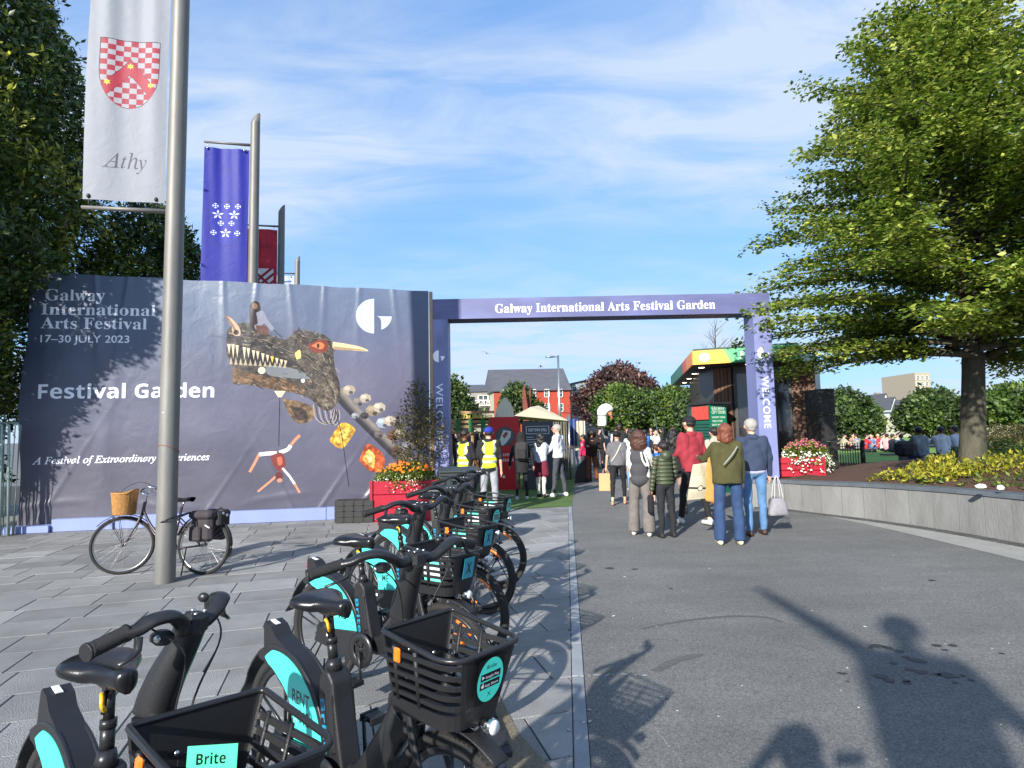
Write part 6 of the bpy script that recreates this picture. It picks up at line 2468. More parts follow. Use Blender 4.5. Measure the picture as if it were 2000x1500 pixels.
def softbag(name, label, cat, loc, rz, size, m, rnd=.25, handles=None, hm=None, mouth=False, extra=None, droop=None):
    """sewn bag: pillow-like body with real thickness, handles as loops; origin at bottom centre"""
    t = thing(name, label, cat, loc, rz)
    w, d, h = size
    b = MB()
    n, k = 20, 10
    for i in range(k + 1):
        z = h * i / k
        f = i / k
        ww = w / 2 * (1 - rnd * .35 * (abs(2 * f - 1) ** 3)) * (droop[0] + (droop[1] - droop[0]) * f if droop else 1)
        dd = d / 2 * (math.sin(PI * min(1, max(0, .12 + .8 * (1 - f)))) * rnd + (1 - rnd)) * (1 - .55 * f * rnd)
        for j in range(n):
            a = 2 * PI * j / n
            ca, sa = math.cos(a), math.sin(a)
            b.v.append((ww * math.copysign(abs(ca) ** .55, ca), dd * math.copysign(abs(sa) ** .55, sa) + .006 * math.sin(7 * z / h + j), z + (.01 * math.sin(j * 1.3) if 0 < i < k else 0)))
    for i in range(k):
        for j in range(n):
            l = (j + 1) % n
            b.f.append((i * n + j, i * n + l, (i + 1) * n + l, (i + 1) * n + j)); b.mi.append(0); b.sm.append(True)
    b.f.append(tuple(range(n - 1, -1, -1))); b.mi.append(0); b.sm.append(False)
    b.f.append(tuple(range(k * n, k * n + n))); b.mi.append(0); b.sm.append(False)
    b.build('bag_body', m, t)
    if handles:
        hh, hwid = handles
        for s_ in (-1, 1):
            c = MB()
            c.tube(spline([(-hwid, s_ * d * .3, h * .96), (-hwid * .55, s_ * d * .15, h + hh * .7), (0, 0, h + hh), (hwid * .55, s_ * d * .15, h + hh * .7), (hwid, s_ * d * .3, h * .96)], 5), .006, 6)
            c.build('handle', hm or m, t)
    return t


def strap(parent, pts, m, w=.018, name='strap'):
    b = MB(); b.tube(spline(pts, 6), [(w, .004)] * ((len(pts) - 1) * 6 + 1), 8, upv=(0, 1, 0)); return b.build(name, m, parent)


# ---- hi-vis pair
def vest(pr, up, A, h_, m, mt, tape=True):
    b = MB()
    b.ell(up((0, 0, .742)), (.104 * h_, .080 * h_, .094 * h_), n=16)
    b.ell(up((0, 0, .62)), (.100 * h_, .080 * h_, .12 * h_), n=16)
    b.ell(up((0, 0, .55)), (.098 * h_, .082 * h_, .06 * h_), n=16)
    cap(b, up((-.085, 0, .806)), up((.085, 0, .806)), .042 * h_, .042 * h_)
    z_b1, z_b2 = up((0, 0, .60)).z, up((0, 0, .66)).z
    def reg(c):
        r_ = (np.abs(c[:, 2] - z_b1) < .022) | (np.abs(c[:, 2] - z_b2) < .022)
        r_ |= (c[:, 2] > z_b2) & (np.abs(np.abs(c[:, 0]) - .062 * h_) < .020)
        return r_.astype(int)
    fuse('hi_vis_vest', b, [m, mt], pr, voxel=.010, smooth=2, wr=.003, seed=4, reg=reg)


M_hiv = cloth('hi_vis', (238, 252, 40), .7, var=.06, emit=None)
M_tape = cloth('reflective_tape', (176, 184, 180), .4, var=.05)
blk = cloth('black', (30, 30, 33)); 
x, y = gp(909, 1006)
pr, J, A, hd, hr, up = person('man in hi-vis vest and black top with short dark hair', x, y, 1.71, R(-35), 'brown', top=blk, sleeves=.45, bottom=cloth('dark_trousers', (40, 42, 48)),
                              hair='buzz', hairm=HD, shoes=K_SHOE, pose=dict(rarm=(14, 6, 22), larm=(20, 6, 40), head=(R(0), -12), lhip=6, rhip=-4), topname='t_shirt')
vest(pr, up, A, 1.71, M_hiv, M_tape)
x, y = gp(957, 1006)
pr, J, A, hd, hr, up = person('man in yellow hi-vis vest, blue cap and light grey trousers seen from behind', x, y, 1.74, R(4), 'pale', top=cloth('black', (30, 30, 33)), sleeves=.5,
                              bottom=cloth('light_grey_trousers', (150, 152, 158)), legw=1.15, hair='cap', hairm=cloth('blue_cap', (34, 52, 150)), shoes=cloth('grey_shoe', (120, 122, 126), .6),
                              pose=dict(rarm=(2, 10, 8), larm=(8, 12, 30), lhip=3, rhip=-2), topname='t_shirt')
vest(pr, up, A, 1.74, M_hiv, M_tape)
# ---- black coat and backpack
x, y = gp(1020, 977)
pr, J, A, hd, hr, up = person('woman in long black coat and headscarf wearing a dark backpack', x, y, 1.62, R(-6), 'mid', top=cloth('black_coat', (28, 27, 30)), sleeves=1, bottom=cloth('black_leggings', (24, 24, 26)),
                              legw=.85, hair='veil', hairm=cloth('black_scarf', (26, 24, 27)), shoes=cloth('pale_trainer', (196, 192, 188), .6), fem=True, hem=.40, loose=1.12,
                              pose=dict(rarm=(-4, 22, 10), larm=(4, 24, 14), lhip=-5, rhip=8, rknee=6), topname='coat')
b = MB(); b.box((0, 0, 0), (.30, .16, .44), bev=.05); M_bp = cloth('backpack', (52, 50, 52))
t = thing('backpack', 'dark grey backpack worn by the woman in the black coat', 'backpack', (x + .005, y - .175, 1.18), R(-6))
b.build('pack', M_bp, t); b = MB(); b.box((0, -.095, -.06), (.22, .05, .24), bev=.02); b.build('front_pocket', cloth('backpack_pocket', (40, 38, 40)), t)
b = MB(); b.tube(spline([(-.04, -.02, .22), (0, -.02, .26), (.04, -.02, .22)], 4), .008, 6); b.build('grab_loop', M_bp, t)
# ---- girl with maroon skirt
x, y = gp(1058, 972)
pr, J, A, hd, hr, up = person('girl with long black hair, pale grey top and maroon shorts over white trousers', x, y, 1.60, R(-38), 'mid', top=cloth('pale_grey_top', (186, 190, 204)), sleeves=1,
                              bottom=cloth('white_trousers', (206, 202, 194)), legw=1.1, hair='long', hairm=HK, shoes=cloth('dark_trainer', (46, 40, 42)), fem=True, hem=.53,
                              pose=dict(rarm=(58, 6, 70), larm=(8, 10, 14), lhip=4, rhip=-3, head=(R(-10) * 0, 0)))
b = MB()
for s_ in (-1, 1): cap(b, (s_ * .085, 0, .86), (s_ * .105, .01, .60), .105, .115)
b.ell((0, 0, .86), (.155, .125, .10))
fuse('maroon_shorts', b, cloth('maroon', (108, 26, 50), var=.2), pr, voxel=.012, smooth=2, wr=.006, seed=2, wf=16)
# ---- man in white shirt, sunglasses
x, y = gp(1092, 970)
pr, J, A, hd, hr, up = person('tall man in white shirt and sunglasses with dark jeans and white shoes, facing left', x, y, 1.82, R(62), 'pale', top=cloth('white_shirt', (222, 224, 232), var=.05), sleeves=1,
                              bottom=cloth('charcoal_jeans', (64, 68, 76)), hair='buzz', hairm=HG_, shoes=W_SHOE, pose=dict(larm=(18, 10, 34), rarm=(-8, 14, 30), lhip=7, rhip=-7, rknee=2, head=(R(8), 4)), hem=.53, loose=1.05)
b = MB()
for s_ in (-1, 1): b.ell(hd((s_ * .34, .94, .10)), (hr * .28, hr * .10, hr * .17))
cap(b, hd((-.75, .2, .12)), hd((-.6, .85, .13)), .004, .004, 6); cap(b, hd((.75, .2, .12)), hd((.6, .85, .13)), .004, .004, 6)
b.build('sunglasses', mat('sunglass', S(24, 18, 18), .15), pr)
# ---- person in brown trousers coming towards the camera
x, y = gp(1157, 941)
person('person in dark fluffy jacket and wide brown trousers bending forward in the distance', x, y, 1.70, R(178), 'mid', top=cloth('dark_fur', (44, 34, 28), var=.4, scale=30, bump=1), sleeves=.75,
       bottom=cloth('brown_trousers', (112, 62, 38)), legw=1.45, hair='curly', hairm=HD, shoes=K_SHOE, bend=24, loose=1.25, pose=dict(larm=(48, 6, 40), rarm=(48, 6, 40), lsp=6, rsp=6, head=(0, -30)))
# ---- woman with grey T-shirt and paper bag
x, y = gp(1209, 986)
pr, J, A, hd, hr, up = person('woman in grey T-shirt and black capri trousers carrying a paper bag', x, y, 1.62, R(-14), 'pale', top=cloth('grey_tee', (98, 98, 102)), sleeves=.36, bottom=cloth('black_capri', (26, 26, 28)),
                              cut=.30, hair='bun', hairm=HK, shoes=cloth('sandal', (176, 132, 110), .6), fem=True, wide=1.12, hem=.53, pose=dict(larm=(6, 16, 6), rarm=(2, 10, 14), lhip=-6, rhip=12, rknee=4, lknee=6), topname='t_shirt')
strap(pr, [tuple(up((.06, -.045, .83))), tuple(up((-.0, -.078, .70))), tuple(up((-.085, -.05, .58)))], cloth('cream_strap', (206, 196, 178)), .012)
hand = pr.matrix_basis @ A['l'][2] if False else (Matrix.Translation((x, y, 0)) @ Matrix.Rotation(R(-14), 4, 'Z')) @ A['l'][2]
bag = thing('paper_bag', 'brown paper carrier bag held by the woman in the grey T-shirt', 'paper bag', (hand.x - .02, hand.y, hand.z - .52), R(-14))
M_kraft = mat('kraft_paper', S(190, 152, 108), .8, var=.1, scale=12, bump=.4, bscale=14)
b = MB(); b.box((0, 0, .19), (.29, .13, .38)); b.build('bag_body', M_kraft, bag)
for s_ in (-1, 1):
    b = MB(); b.tube(spline([(-.06, s_ * .055, .378), (-.045, s_ * .04, .46), (0, 0, .49), (.045, s_ * .04, .46), (.06, s_ * .055, .378)], 4), .005, 6); b.build('handle', M_kraft, bag)
# ---- girl in grey gilet with cargo trousers
x, y = gp(1254, 1046)
pr, J, A, hd, hr, up = person('girl with curly brown hair, dark grey gilet and loose grey cargo trousers', x, y, 1.60, R(-22), 'pale', top=cloth('white_sleeve', (206, 206, 204), var=.12, scale=5), sleeves=1,
                              bottom=cloth('grey_cargo', (110, 104, 100)), legw=1.55, flare=.014, cut=.02, hair='curly', hairm=HB_, shoes=W_SHOE, fem=True, loose=1.0, pose=dict(larm=(26, 12, 82), rarm=(10, 10, 60), lhip=2, rhip=-4, lsp=4, rsp=5))
b = MB()
b.ell(up((0, 0, .735)), (.106 * 1.6, .085 * 1.6, .10 * 1.6), n=16); b.ell(up((0, 0, .62)), (.102 * 1.6, .086 * 1.6, .12 * 1.6), n=16); b.ell(up((0, 0, .53)), (.104 * 1.6, .088 * 1.6, .075 * 1.6), n=16)
cap(b, up((-.07, 0, .80)), up((.07, 0, .80)), .07, .07)
fuse('gilet', b, cloth('charcoal_gilet', (66, 66, 70)), pr, voxel=.011, smooth=2, wr=.005, seed=6, wf=14)
for k in range(2): strap(pr, [tuple(up((.035 + .03 * k, -.094, .80))), tuple(up((.05 + .04 * k, -.100, .72))), tuple(up((.085 + .02 * k, -.09, .66)))], cloth('check_scarf', (200, 198, 190)), .016, 'scarf')
t = softbag('shoulder_bag', 'black tote bag hanging at the side of the girl in the gilet', 'bag', (x + .20, y - .02, .62), R(-22), (.11, .10, .56), cloth('black_bag', (22, 22, 25)), handles=(.30, .03))
# ---- boy in green puffer
x, y = gp(1303, 1050)
pr, J, A, hd, hr, up = person('boy in olive green puffer jacket and black trousers with dark hair', x, y, 1.44, R(14), 'mid', top=None, bottom=cloth('black_slacks', (30, 31, 36)), legw=1.12, flare=.002, cut=.0,
                              hair='short', hairm=HD, shoes=cloth('black_trainer', (36, 36, 38), .6), pose=dict(larm=(2, 10, 10), rarm=(10, 12, 22), lsp=2, rsp=4, head=(R(38), 0)))
M_puff = cloth('olive_puffer', (66, 74, 52), .45, var=.15, bump=.15)
b = MB(); h_ = 1.44
for k in range(7):
    zc = .56 + k * .040
    w_ = np.interp(zc, [.5, .66, .8], [.098, .100, .090])
    b.ell(up((0, 0, zc)), (w_ * h_, w_ * .80 * h_, .031 * h_), n=20, m=8)
cap(b, up((-.07, 0, .81)), up((.07, 0, .81)), .055, .055); cap(b, up((0, -.02, .86)), up((0, -.04, .85)), .075, .085)
for s_, nme in ((-1, 'l'), (1, 'r')):
    sh, el, wr_ = A[nme]
    for k in range(8):
        t_ = k / 7
        c = sh.lerp(el, t_ * 2) if t_ < .5 else el.lerp(wr_, t_ * 2 - 1)
        b.ell(c, (.056 * (1 - .2 * t_), .056 * (1 - .2 * t_), .042), n=12, m=6)
fuse('puffer_jacket', b, M_puff, pr, voxel=.0085, smooth=1)
wl_ = (Matrix.Translation((x, y, 0)) @ Matrix.Rotation(R(14), 4, 'Z')) @ A['l'][2]
t = thing('bottle_bag', 'slim black bottle bag hanging from the hand of the boy in green', 'bag', (wl_.x - .03, wl_.y - .03, wl_.z - .36))
b = MB(); b.lathe([(0, 0), (.045, .005), (.05, .03), (.05, .24), (.04, .27), (0, .275)], n=16); b.build('sleeve', cloth('black_bag', (22, 22, 25)), t)
b = MB(); b.tube([(0, 0, .27), (.01, .01, .345)], .006, 6); b.build('strap', cloth('black_bag', (22, 22, 25)), t)
# ---- woman in black jacket, long black hair, half hidden
x, y = gp(1322, 1012)
person('woman with long black hair and black jacket half hidden behind the boy', x, y, 1.62, R(-8), 'pale', top=cloth('black_jacket', (30, 30, 32)), sleeves=1, bottom=cloth('dusty_pink', (150, 118, 108)), legw=1.1,
       cut=.2, hair='long', hairm=HK, shoes=cloth('mauve_shoe', (128, 100, 96)), fem=True, pose=dict(rhip=-14, rknee=34, lhip=8, rarm=(20, 8, 40)), loose=1.1, voxel=.014)
# ---- man in red shirt
x, y = gp(1356, 1025)
pr, J, A, hd, hr, up = person('man in red shirt and black cap with black trousers and white trainers', x, y, 1.86, R(24), 'pale', top=cloth('red_shirt', (150, 44, 56), .8, bump=.6, bscale=120), sleeves=1,
                              bottom=cloth('black_trousers', (26, 26, 29)), legw=.98, cut=.12, hair='cap', hairm=cloth('black_cap', (24, 24, 27)), shoes=W_SHOE, hem=.49, loose=1.14,
                              pose=dict(rhip=-13, rknee=6, lhip=14, lknee=4, larm=(16, 8, 40), rarm=(-6, 10, 20), head=(R(34), 0)))
# ---- woman in olive jumper
x, y = gp(1427, 1064)
pr, J, A, hd, hr, up = person('woman in olive green jumper and blue flared jeans with shoulder-length brown hair', x, y, 1.68, R(-4), 'pale', top=cloth('olive_jumper', (74, 72, 38), .9, bump=.7, bscale=160), sleeves=1,
                              bottom=cloth('blue_jeans', (42, 66, 104), var=.22, scale=9), legw=1.28, flare=.012, cut=.0, hair='bob', hairm=HR_, shoes=cloth('cream_shoe', (210, 202, 168)), fem=True, wide=1.16, loose=1.17, hem=.50,
                              pose=dict(larm=(38, 24, 58), rarm=(8, 12, 10), lsp=4, rsp=3, head=(R(14), 0)))
strap(pr, [tuple(up((.07, -.092, .81))), tuple(up((.01, -.128, .74))), tuple(up((-.06, -.124, .66)))], cloth('grey_strap', (132, 134, 126)), .012)
LW = (Matrix.Translation((x, y, 0)) @ Matrix.Rotation(R(-4), 4, 'Z')) @ A['l'][1]
cvt = Canvas(.42, .5, 500, (176, 166, 142))
for k in range(9): cvt.line([(.06, .46 - k * .016), (.06 + .3 * (1 - .3 * (k % 2)), .46 - k * .016)], .005, (130, 120, 100))
cvt.line([(.0, .17), (.42, .13)], .028, (40, 38, 36)); cvt.disc(.17, .155, .042, (40, 38, 36)); cvt.disc(.17, .155, .032, (186, 178, 158))
for k in range(6): cvt.line([(.05, .10 - k * .014), (.34, .085 - k * .014)], .004, (140, 130, 108))
tb = thing('tote_bag', 'cream printed tote bag held under the arm of the woman in olive', 'tote bag', (LW.x - .10, LW.y - .10, LW.z - .56), R(8))
M_tote = printmat('tote_print', cvt.image('tote_print'), rough=.85, bump=.25, bscale=14)
b = MB()
NXt, NZt = 14, 16
for s_ in (-1, 1):
    for j in range(NZt + 1):
        for i in range(NXt + 1):
            u, v = i / NXt, j / NZt
            wv = .42 * (1 - .35 * v)
            b.v.append(((u - .5) * wv + .04 * v, s_ * (.05 * math.sin(PI * u) * math.sin(PI * min(1, .15 + .8 * (1 - v))) + .002) + .012 * math.sin(8 * u + 3 * v), v * .50 + .03 * u))
o0 = 0
for s_ in (0, 1):
    o_ = s_ * (NXt + 1) * (NZt + 1)
    for j in range(NZt):
        for i in range(NXt):
            a_ = o_ + j * (NXt + 1) + i
            b.f.append((a_, a_ + 1, a_ + NXt + 2, a_ + NXt + 1)); b.mi.append(0); b.sm.append(True)
o_ = b.build('bag_body', M_tote, tb)
uv = o_.data.uv_layers.new(name='UVMap')
for l in o_.data.loops:
    vi = l.vertex_index % ((NXt + 1) * (NZt + 1))
    uv.data[l.index].uv = ((vi % (NXt + 1)) / NXt, (vi // (NXt + 1)) / NZt)
b = MB()
for k, (za, zb, ra, rb) in enumerate([(0, .12, .05, .07), (.12, .30, .07, .09), (.30, .50, .09, .10), (.50, .56, .10, .055)]):
    pass
cap(b, (0, 0, .56), (-.02, .0, .30), .05, .085); cap(b, (-.02, 0, .30), (.02, 0, .06), .085, .11); cap(b, (.06, 0, .30), (.10, .0, .03), .05, .07); cap(b, (-.06, 0, .22), (-.06, 0, .02), .05, .05)
tj = thing('draped_jacket', 'mustard yellow jacket draped over the arm of the woman in olive', 'jacket', (LW.x + .06, LW.y - .12, LW.z - .56))
bb = MB()
bb.v = [(v[0], v[1] * .42, v[2]) for v in b.v]; bb.f = b.f; bb.mi = b.mi; bb.sm = b.sm
fuse('cloth', bb, cloth('mustard', (176, 134, 68), .8), tj, voxel=.009, smooth=2, wr=.006, seed=1, wf=18)
# ---- grey-haired man
x, y = gp(1478, 1046)
pr, J, A, hd, hr, up = person('grey-haired man in navy jumper and light blue jeans holding a grey bag', x, y, 1.76, R(-2), 'pale', top=cloth('navy_jumper', (46, 58, 82), .85), sleeves=1,
                              bottom=cloth('light_jeans', (86, 124, 166), var=.2, scale=9), legw=1.06, cut=.02, hair='short', hairm=HG_, shoes=B_SHOE, wide=1.12, loose=1.10, hem=.545,
                              pose=dict(rarm=(4, 14, 14), larm=(6, 8, 10), lhip=-4, rhip=4, lsp=2, rsp=3))
b = MB(); b.ell(up((0, 0, .545)), (.098 * 1.76 * 1.1, .080 * 1.76 * 1.1, .042 * 1.76), n=18); fuse('shirt_tail', b, cloth('pale_lilac', (176, 180, 214)), pr, voxel=.011, smooth=1)
RW_ = (Matrix.Translation((x, y, 0)) @ Matrix.Rotation(R(-2), 4, 'Z')) @ A['r'][2]
softbag('carrier_bag', 'slouchy grey bag hanging from the right hand of the grey-haired man', 'bag', (RW_.x + .10, RW_.y, RW_.z - .62), R(5), (.34, .15, .26), cloth('silver_grey', (140, 138, 144), .6), handles=(.34, .07),
        hm=cloth('pale_strap', (196, 192, 196)), droop=(1.0, .55))
# ---- half-hidden walkers between the groups
x, y = gp(1236, 958)
person('person in pale blue jeans walking away behind the woman with the paper bag', x, y, 1.66, R(5), 'pale', top=cloth('white_top', (206, 206, 208)), sleeves=.5, bottom=cloth('pale_jeans', (104, 140, 176)), hair='long', hairm=HD,
       shoes=W_SHOE, fem=True, pose=dict(lhip=-8, rhip=10), voxel=.014)
x, y = gp(1285, 985)
person('child in bright blue T-shirt between the girl in the gilet and the boy', x, y, 1.30, R(20), 'pale', top=cloth('bright_blue', (36, 118, 200)), sleeves=.4, bottom=cloth('navy_shorts', (40, 44, 60)), cut=.5, hair='short', hairm=HB_,
       shoes=K_SHOE, voxel=.014)
x, y = gp(1402, 996)
person('person with bare legs and white trainers behind the man in the red shirt', x, y, 1.66, R(10), 'pale', top=cloth('beige_top', (176, 166, 150)), sleeves=.5, bottom=cloth('beige_shorts', (160, 150, 134)), cut=.72, hair='short',
       hairm=HD, shoes=W_SHOE, pose=dict(lhip=-8, rhip=10, rknee=4), voxel=.014)
x, y = gp(1213, 930)
person('tall man with dark skin in a black top standing behind the crowd', x, y, 1.86, R(170), 'dark', top=cloth('black', (30, 30, 33)), bottom=cloth('dark_trousers', (40, 42, 48)), hair='buzz', hairm=HK, shoes=K_SHOE, voxel=.015)
x, y = gp(1142, 934)
person('person in a bright pink top at the left of the brown trousers figure', x, y, 1.50, R(60), 'mid', top=cloth('bright_pink', (206, 30, 88)), bottom=cloth('dark_trousers', (40, 42, 48)), hair='short', hairm=HK, shoes=K_SHOE, voxel=.015)


# ================================================================ CITY BICYCLE LEANING BEHIND THE POLE
def spoke_wheel(parent, cx, r=.345, ry=0.0):
    w = obj('wheel', None, parent, (cx, 0, r))
    Mx = Matrix.Rotation(PI / 2, 3, 'X')
    m = MB(); m.tube([((r - .016) * math.cos(2 * PI * i / 56), 0, (r - .016) * math.sin(2 * PI * i / 56)) for i in range(56)], .0215, 10, closed=True, caps=False, upv=(0, 1, 0)); m.build('tyre', M_tyre, w)
    m = MB(); m.tube([((r - .036) * math.cos(2 * PI * i / 56), 0, (r - .036) * math.sin(2 * PI * i / 56)) for i in range(56)], (.009, .010) if False else .010, 8, closed=True, caps=False, upv=(0, 1, 0)); m.build('rim', M_steel, w)
    m = MB()
    for i in range(32):
        a = 2 * PI * i / 32; s_ = 1 if i % 2 else -1
        m.tube([(.018 * math.cos(a + s_ * 1.2), s_ * .028, .018 * math.sin(a + s_ * 1.2)), ((r - .038) * math.cos(a), 0, (r - .038) * math.sin(a))], .0013, 4, caps=False)
    m.lathe([(0, -.045), (.012, -.045), (.012, -.03), (.022, -.029), (.014, -.02), (.014, .02), (.022, .029), (.012, .03), (.012, .045), (0, .045)], n=14, M=Mx)
    m.build('spokes', M_steel, w)
    return w


cb = thing('city_bicycle', 'dark purple city bicycle with wicker basket and black pannier leaning behind the flagpole', 'bicycle', (0, 0, 0))
spoke_wheel(cb, 0)
fwc = spoke_wheel(cb, 1.06)
M_purp = mat('purple_frame', S(58, 42, 52), .3, var=.1, coat=.5)
M_blk2 = M_black
m = MB()
m.tube(spline([(.86, 0, .80), (.84, 0, .72), (.72, 0, .55), (.52, 0, .36), (.44, 0, .30)], 5), .016, 10)
m.tube(spline([(.85, 0, .74), (.70, 0, .49), (.55, 0, .40), (.40, 0, .46)], 5), .013, 10)
m.tube([(.43, 0, .28), (.33, 0, .80)], .016, 10)
for s_ in (-1, 1):
    m.tube([(.43, s_ * .03, .29), (0, s_ * .06, .345)], .009, 8); m.tube([(.36, s_ * .03, .66), (0, s_ * .06, .345)], .008, 8)
m.tube([(.875, 0, .70), (.845, 0, .86)], .019, 12)
m.build('frame', M_purp, cb)
stc = obj('steering', None, cb)
m = MB()
for s_ in (-1, 1):
    m.tube(spline([(.88, s_ * .035, .69), (.93, s_ * .05, .56), (1.0, s_ * .052, .42), (1.06, s_ * .05, .345)], 5), [.013 - .005 * i / 15 for i in range(16)], 8)
m.tube([(.88, -.04, .69), (.88, .04, .69)], .015, 8)
m.build('fork', M_purp, stc)
m = MB(); m.tube([(.848, 0, .84), (.828, 0, .96), (.87, 0, .985)], .012, 10)
m.tube(spline([(.60, -.29, 1.02), (.68, -.29, 1.03), (.80, -.25, 1.05), (.88, -.12, .99), (.885, 0, .985), (.88, .12, .99), (.80, .25, 1.05), (.68, .29, 1.03), (.60, .29, 1.02)], 5), .011, 10)
for s_ in (-1, 1): m.tube(spline([(.80, s_ * .25, 1.03), (.84, s_ * .27, .98), (.76, s_ * .29, .95), (.68, s_ * .29, .96)], 4), .006, 6)
m.build('handlebar', M_chrome, stc)
for s_ in (-1, 1):
    m = MB(); m.tube([(.58, s_ * .29, 1.018), (.70, s_ * .288, 1.033)], .017, 10); m.build('grip', M_grip if s_ > 0 else mat('tan_grip', S(150, 96, 60), .6), stc)
m = MB()
for dx_ in (.0, .02): m.tube(spline([(.80, -.22, 1.04), (.95, -.16, 1.10), (1.12, -.06, 1.0), (1.13, 0, .80), (.94, 0, .66)], 6), .0025, 5)
m.build('cable', M_plast, stc)
# wicker basket
wk = obj('wicker_basket', None, stc)
M_wick = mat('wicker', S(176, 128, 72), .75, var=.3, scale=30, bump=.6, bscale=90)
m = MB()
n_ = 44
def wpath(k, z):
    a = 2 * PI * k / n_
    rr = (.125 + .035 * (z - .72) / .25)
    x_ = 1.06 + rr * .95 * math.cos(a); 
    if x_ < .965: x_ = .965 - (.965 - x_) * .15
    return (x_, rr * 1.22 * math.sin(a), z)
NB = 22
for j in range(NB):
    z = .72 + .25 * j / (NB - 1)
    lift = .05 * 0
    pts = []
    for k in range(n_):
        p_ = wpath(k, z)
        o_ = .004 * (1 if (k + j) % 2 else -1)
        c_ = Vector((1.06, 0, z)); v = Vector(p_) - c_; v = v * (1 + o_ / max(.05, v.length))
        pts.append(tuple(c_ + v + Vector((0, 0, .05 * max(0, (1.02 - p_[0]) / .08) * (j / NB)))))
    m.tube(pts, .0062, 5, closed=True, caps=False)
m.build('weave', M_wick, wk)
m = MB()
for k in range(0, n_, 2):
    m.tube([wpath(k, .715), wpath(k, .972)], .0045, 5)
m.add([wpath(k, .725) for k in range(n_)], [tuple(range(n_))])
m.build('stakes', M_wick, wk)
m = MB(); m.tube([(wpath(k, .975)[0], wpath(k, .975)[1], .975 + .05 * max(0, (1.02 - wpath(k, .975)[0]) / .08)) for k in range(n_)], .011, 8, closed=True, caps=False); m.build('rim_braid', M_wick, wk)
m = MB()
for s_ in (-1, 1):
    pts = ringpts(.372, 20, 170, 20, 1.06, .345); 
m.tube(ringpts(.368, 40, 165, 20, 1.06, .345), [(.026, .004)] * 21, 8)
for s_ in (-1, 1):
    for a in (62, 80): m.tube([(1.06, s_ * .045, .345 + .02), (1.06 + .36 * math.cos(R(a)), s_ * .03, .345 + .36 * math.sin(R(a)))][::-1], .003, 5)
m.build('front_mudguard', M_black, stc)
m = MB(); m.tube(ringpts(.368, 20, 200, 26, 0, .345), [(.026, .004)] * 27, 8); m.build('rear_mudguard', M_black, cb)
m = MB()
sp_ = spline([(.19, .05, .90), (.21, .085, .905), (.26, .075, .90), (.33, .040, .895), (.42, .022, .90), (.455, .012, .895)], 3)
for (x_, w_, z_) in sp_:
    for k in range(14):
        a = 2 * PI * k / 14
        m.v.append((x_, w_ * math.cos(a), z_ + (.018 if math.sin(a) > 0 else .04) * math.sin(a)))
for i in range(len(sp_) - 1):
    for k in range(14):
        l = (k + 1) % 14
        m.f.append((i * 14 + k, i * 14 + l, (i + 1) * 14 + l, (i + 1) * 14 + k)); m.mi.append(0); m.sm.append(True)
m.build('saddle', M_saddle, cb)
m = MB(); m.tube([(.33, 0, .78), (.30, 0, .88)], .012, 8); m.build('seat_post', M_chrome, cb)
m = MB(); m.box((-.05, 0, .735), (.36, .12, .012))
for s_ in (-1, 1): m.tube([(.02, s_ * .055, .36), (-.02, s_ * .06, .73)], .005, 6); m.tube([(-.2, s_ * .055, .73), (.14, s_ * .055, .73)], .006, 6)
m.build('rear_rack', M_black, cb)
M_pan = cloth('pannier_fabric', (58, 52, 56), .8, var=.2, scale=6)
M_pan2 = cloth('pannier_black', (28, 28, 30), .7)
for s_ in (-1, 1):
    t_ = obj('pannier', None, cb)
    b = MB()
    b.box((-.06, s_ * .125, .57), (.30, .12, .34), bev=.04, taper=.9)
    fuse('pannier_body', b, M_pan, t_, voxel=.010, smooth=2, wr=.007, seed=s_ + 4, wf=16)
    b = MB(); b.box((-.06, s_ * .135, .715), (.31, .15, .10), bev=.03); fuse('flap', b, M_pan, t_, voxel=.010, smooth=2, wr=.006, seed=7, wf=14)
    b = MB(); b.box((-.02, s_ * .20, .50), (.15, .04, .17), bev=.015); b.build('pocket', M_pan, t_)
    b = MB(); b.box((-.17, s_ * .192, .585), (.07, .004, .012), rot=Matrix.Rotation(-.45, 3, 'Y')); b.build('reflective_strip', mat('white_tape', S(230, 230, 230), .6), t_)
    b = MB(); b.ell((.02, s_ * .192, .60), (.014, .005, .010), 8, 6); b.build('buckle', M_screw, t_)
b = MB(); b.box((-.20, 0, .66), (.14, .20, .17), bev=.02); b.tube([(-.13, 0, .74), (-.20, 0, .79), (-.27, 0, .74)], .012, 8); b.build('top_bag', M_pan2, cb)
b = MB(); b.ell((-.268, -.02, .70), (.022, .022, .022), 10, 8); b.ell((-.262, .04, .725), (.02, .02, .02), 10, 8); b.build('light', M_chrome, cb)
m = MB(); m.tube([(.43, -.07, .28), (.43, .07, .28)], .02, 10); m.lathe([(.085, -.052), (.085, -.056), (.02, -.058)], (.43, 0, .28), 28, Matrix.Rotation(-PI / 2, 3, 'X') if False else Matrix.Rotation(PI / 2, 3, 'X'))
m.tube([(.43, .09, .28), (.38, .09, .12)], .008, 6); m.box((.38, .125, .11), (.08, .06, .02)); m.tube([(.43, -.09, .28), (.48, -.09, .44)], .008, 6); m.box((.48, -.125, .45), (.08, .06, .02))
m.build('crankset', M_black, cb)
m = MB(); m.tube([(.18, .07, .33), (.16, .16, .01)], .008, 6); m.build('kickstand', M_black, cb)
rot_about(stc, Vector((.87, 0, 0)), R(30)); rot_about(fwc, Vector((.87, 0, 0)), R(30))
rp, fp = Vector((-3.78, 7.26, 0)), Vector((-4.88, 7.44, 0))
cb.location = rp
cb.rotation_euler = Euler((R(3), 0, math.atan2(fp.y - rp.y, fp.x - rp.x)))
lk_ = MB()
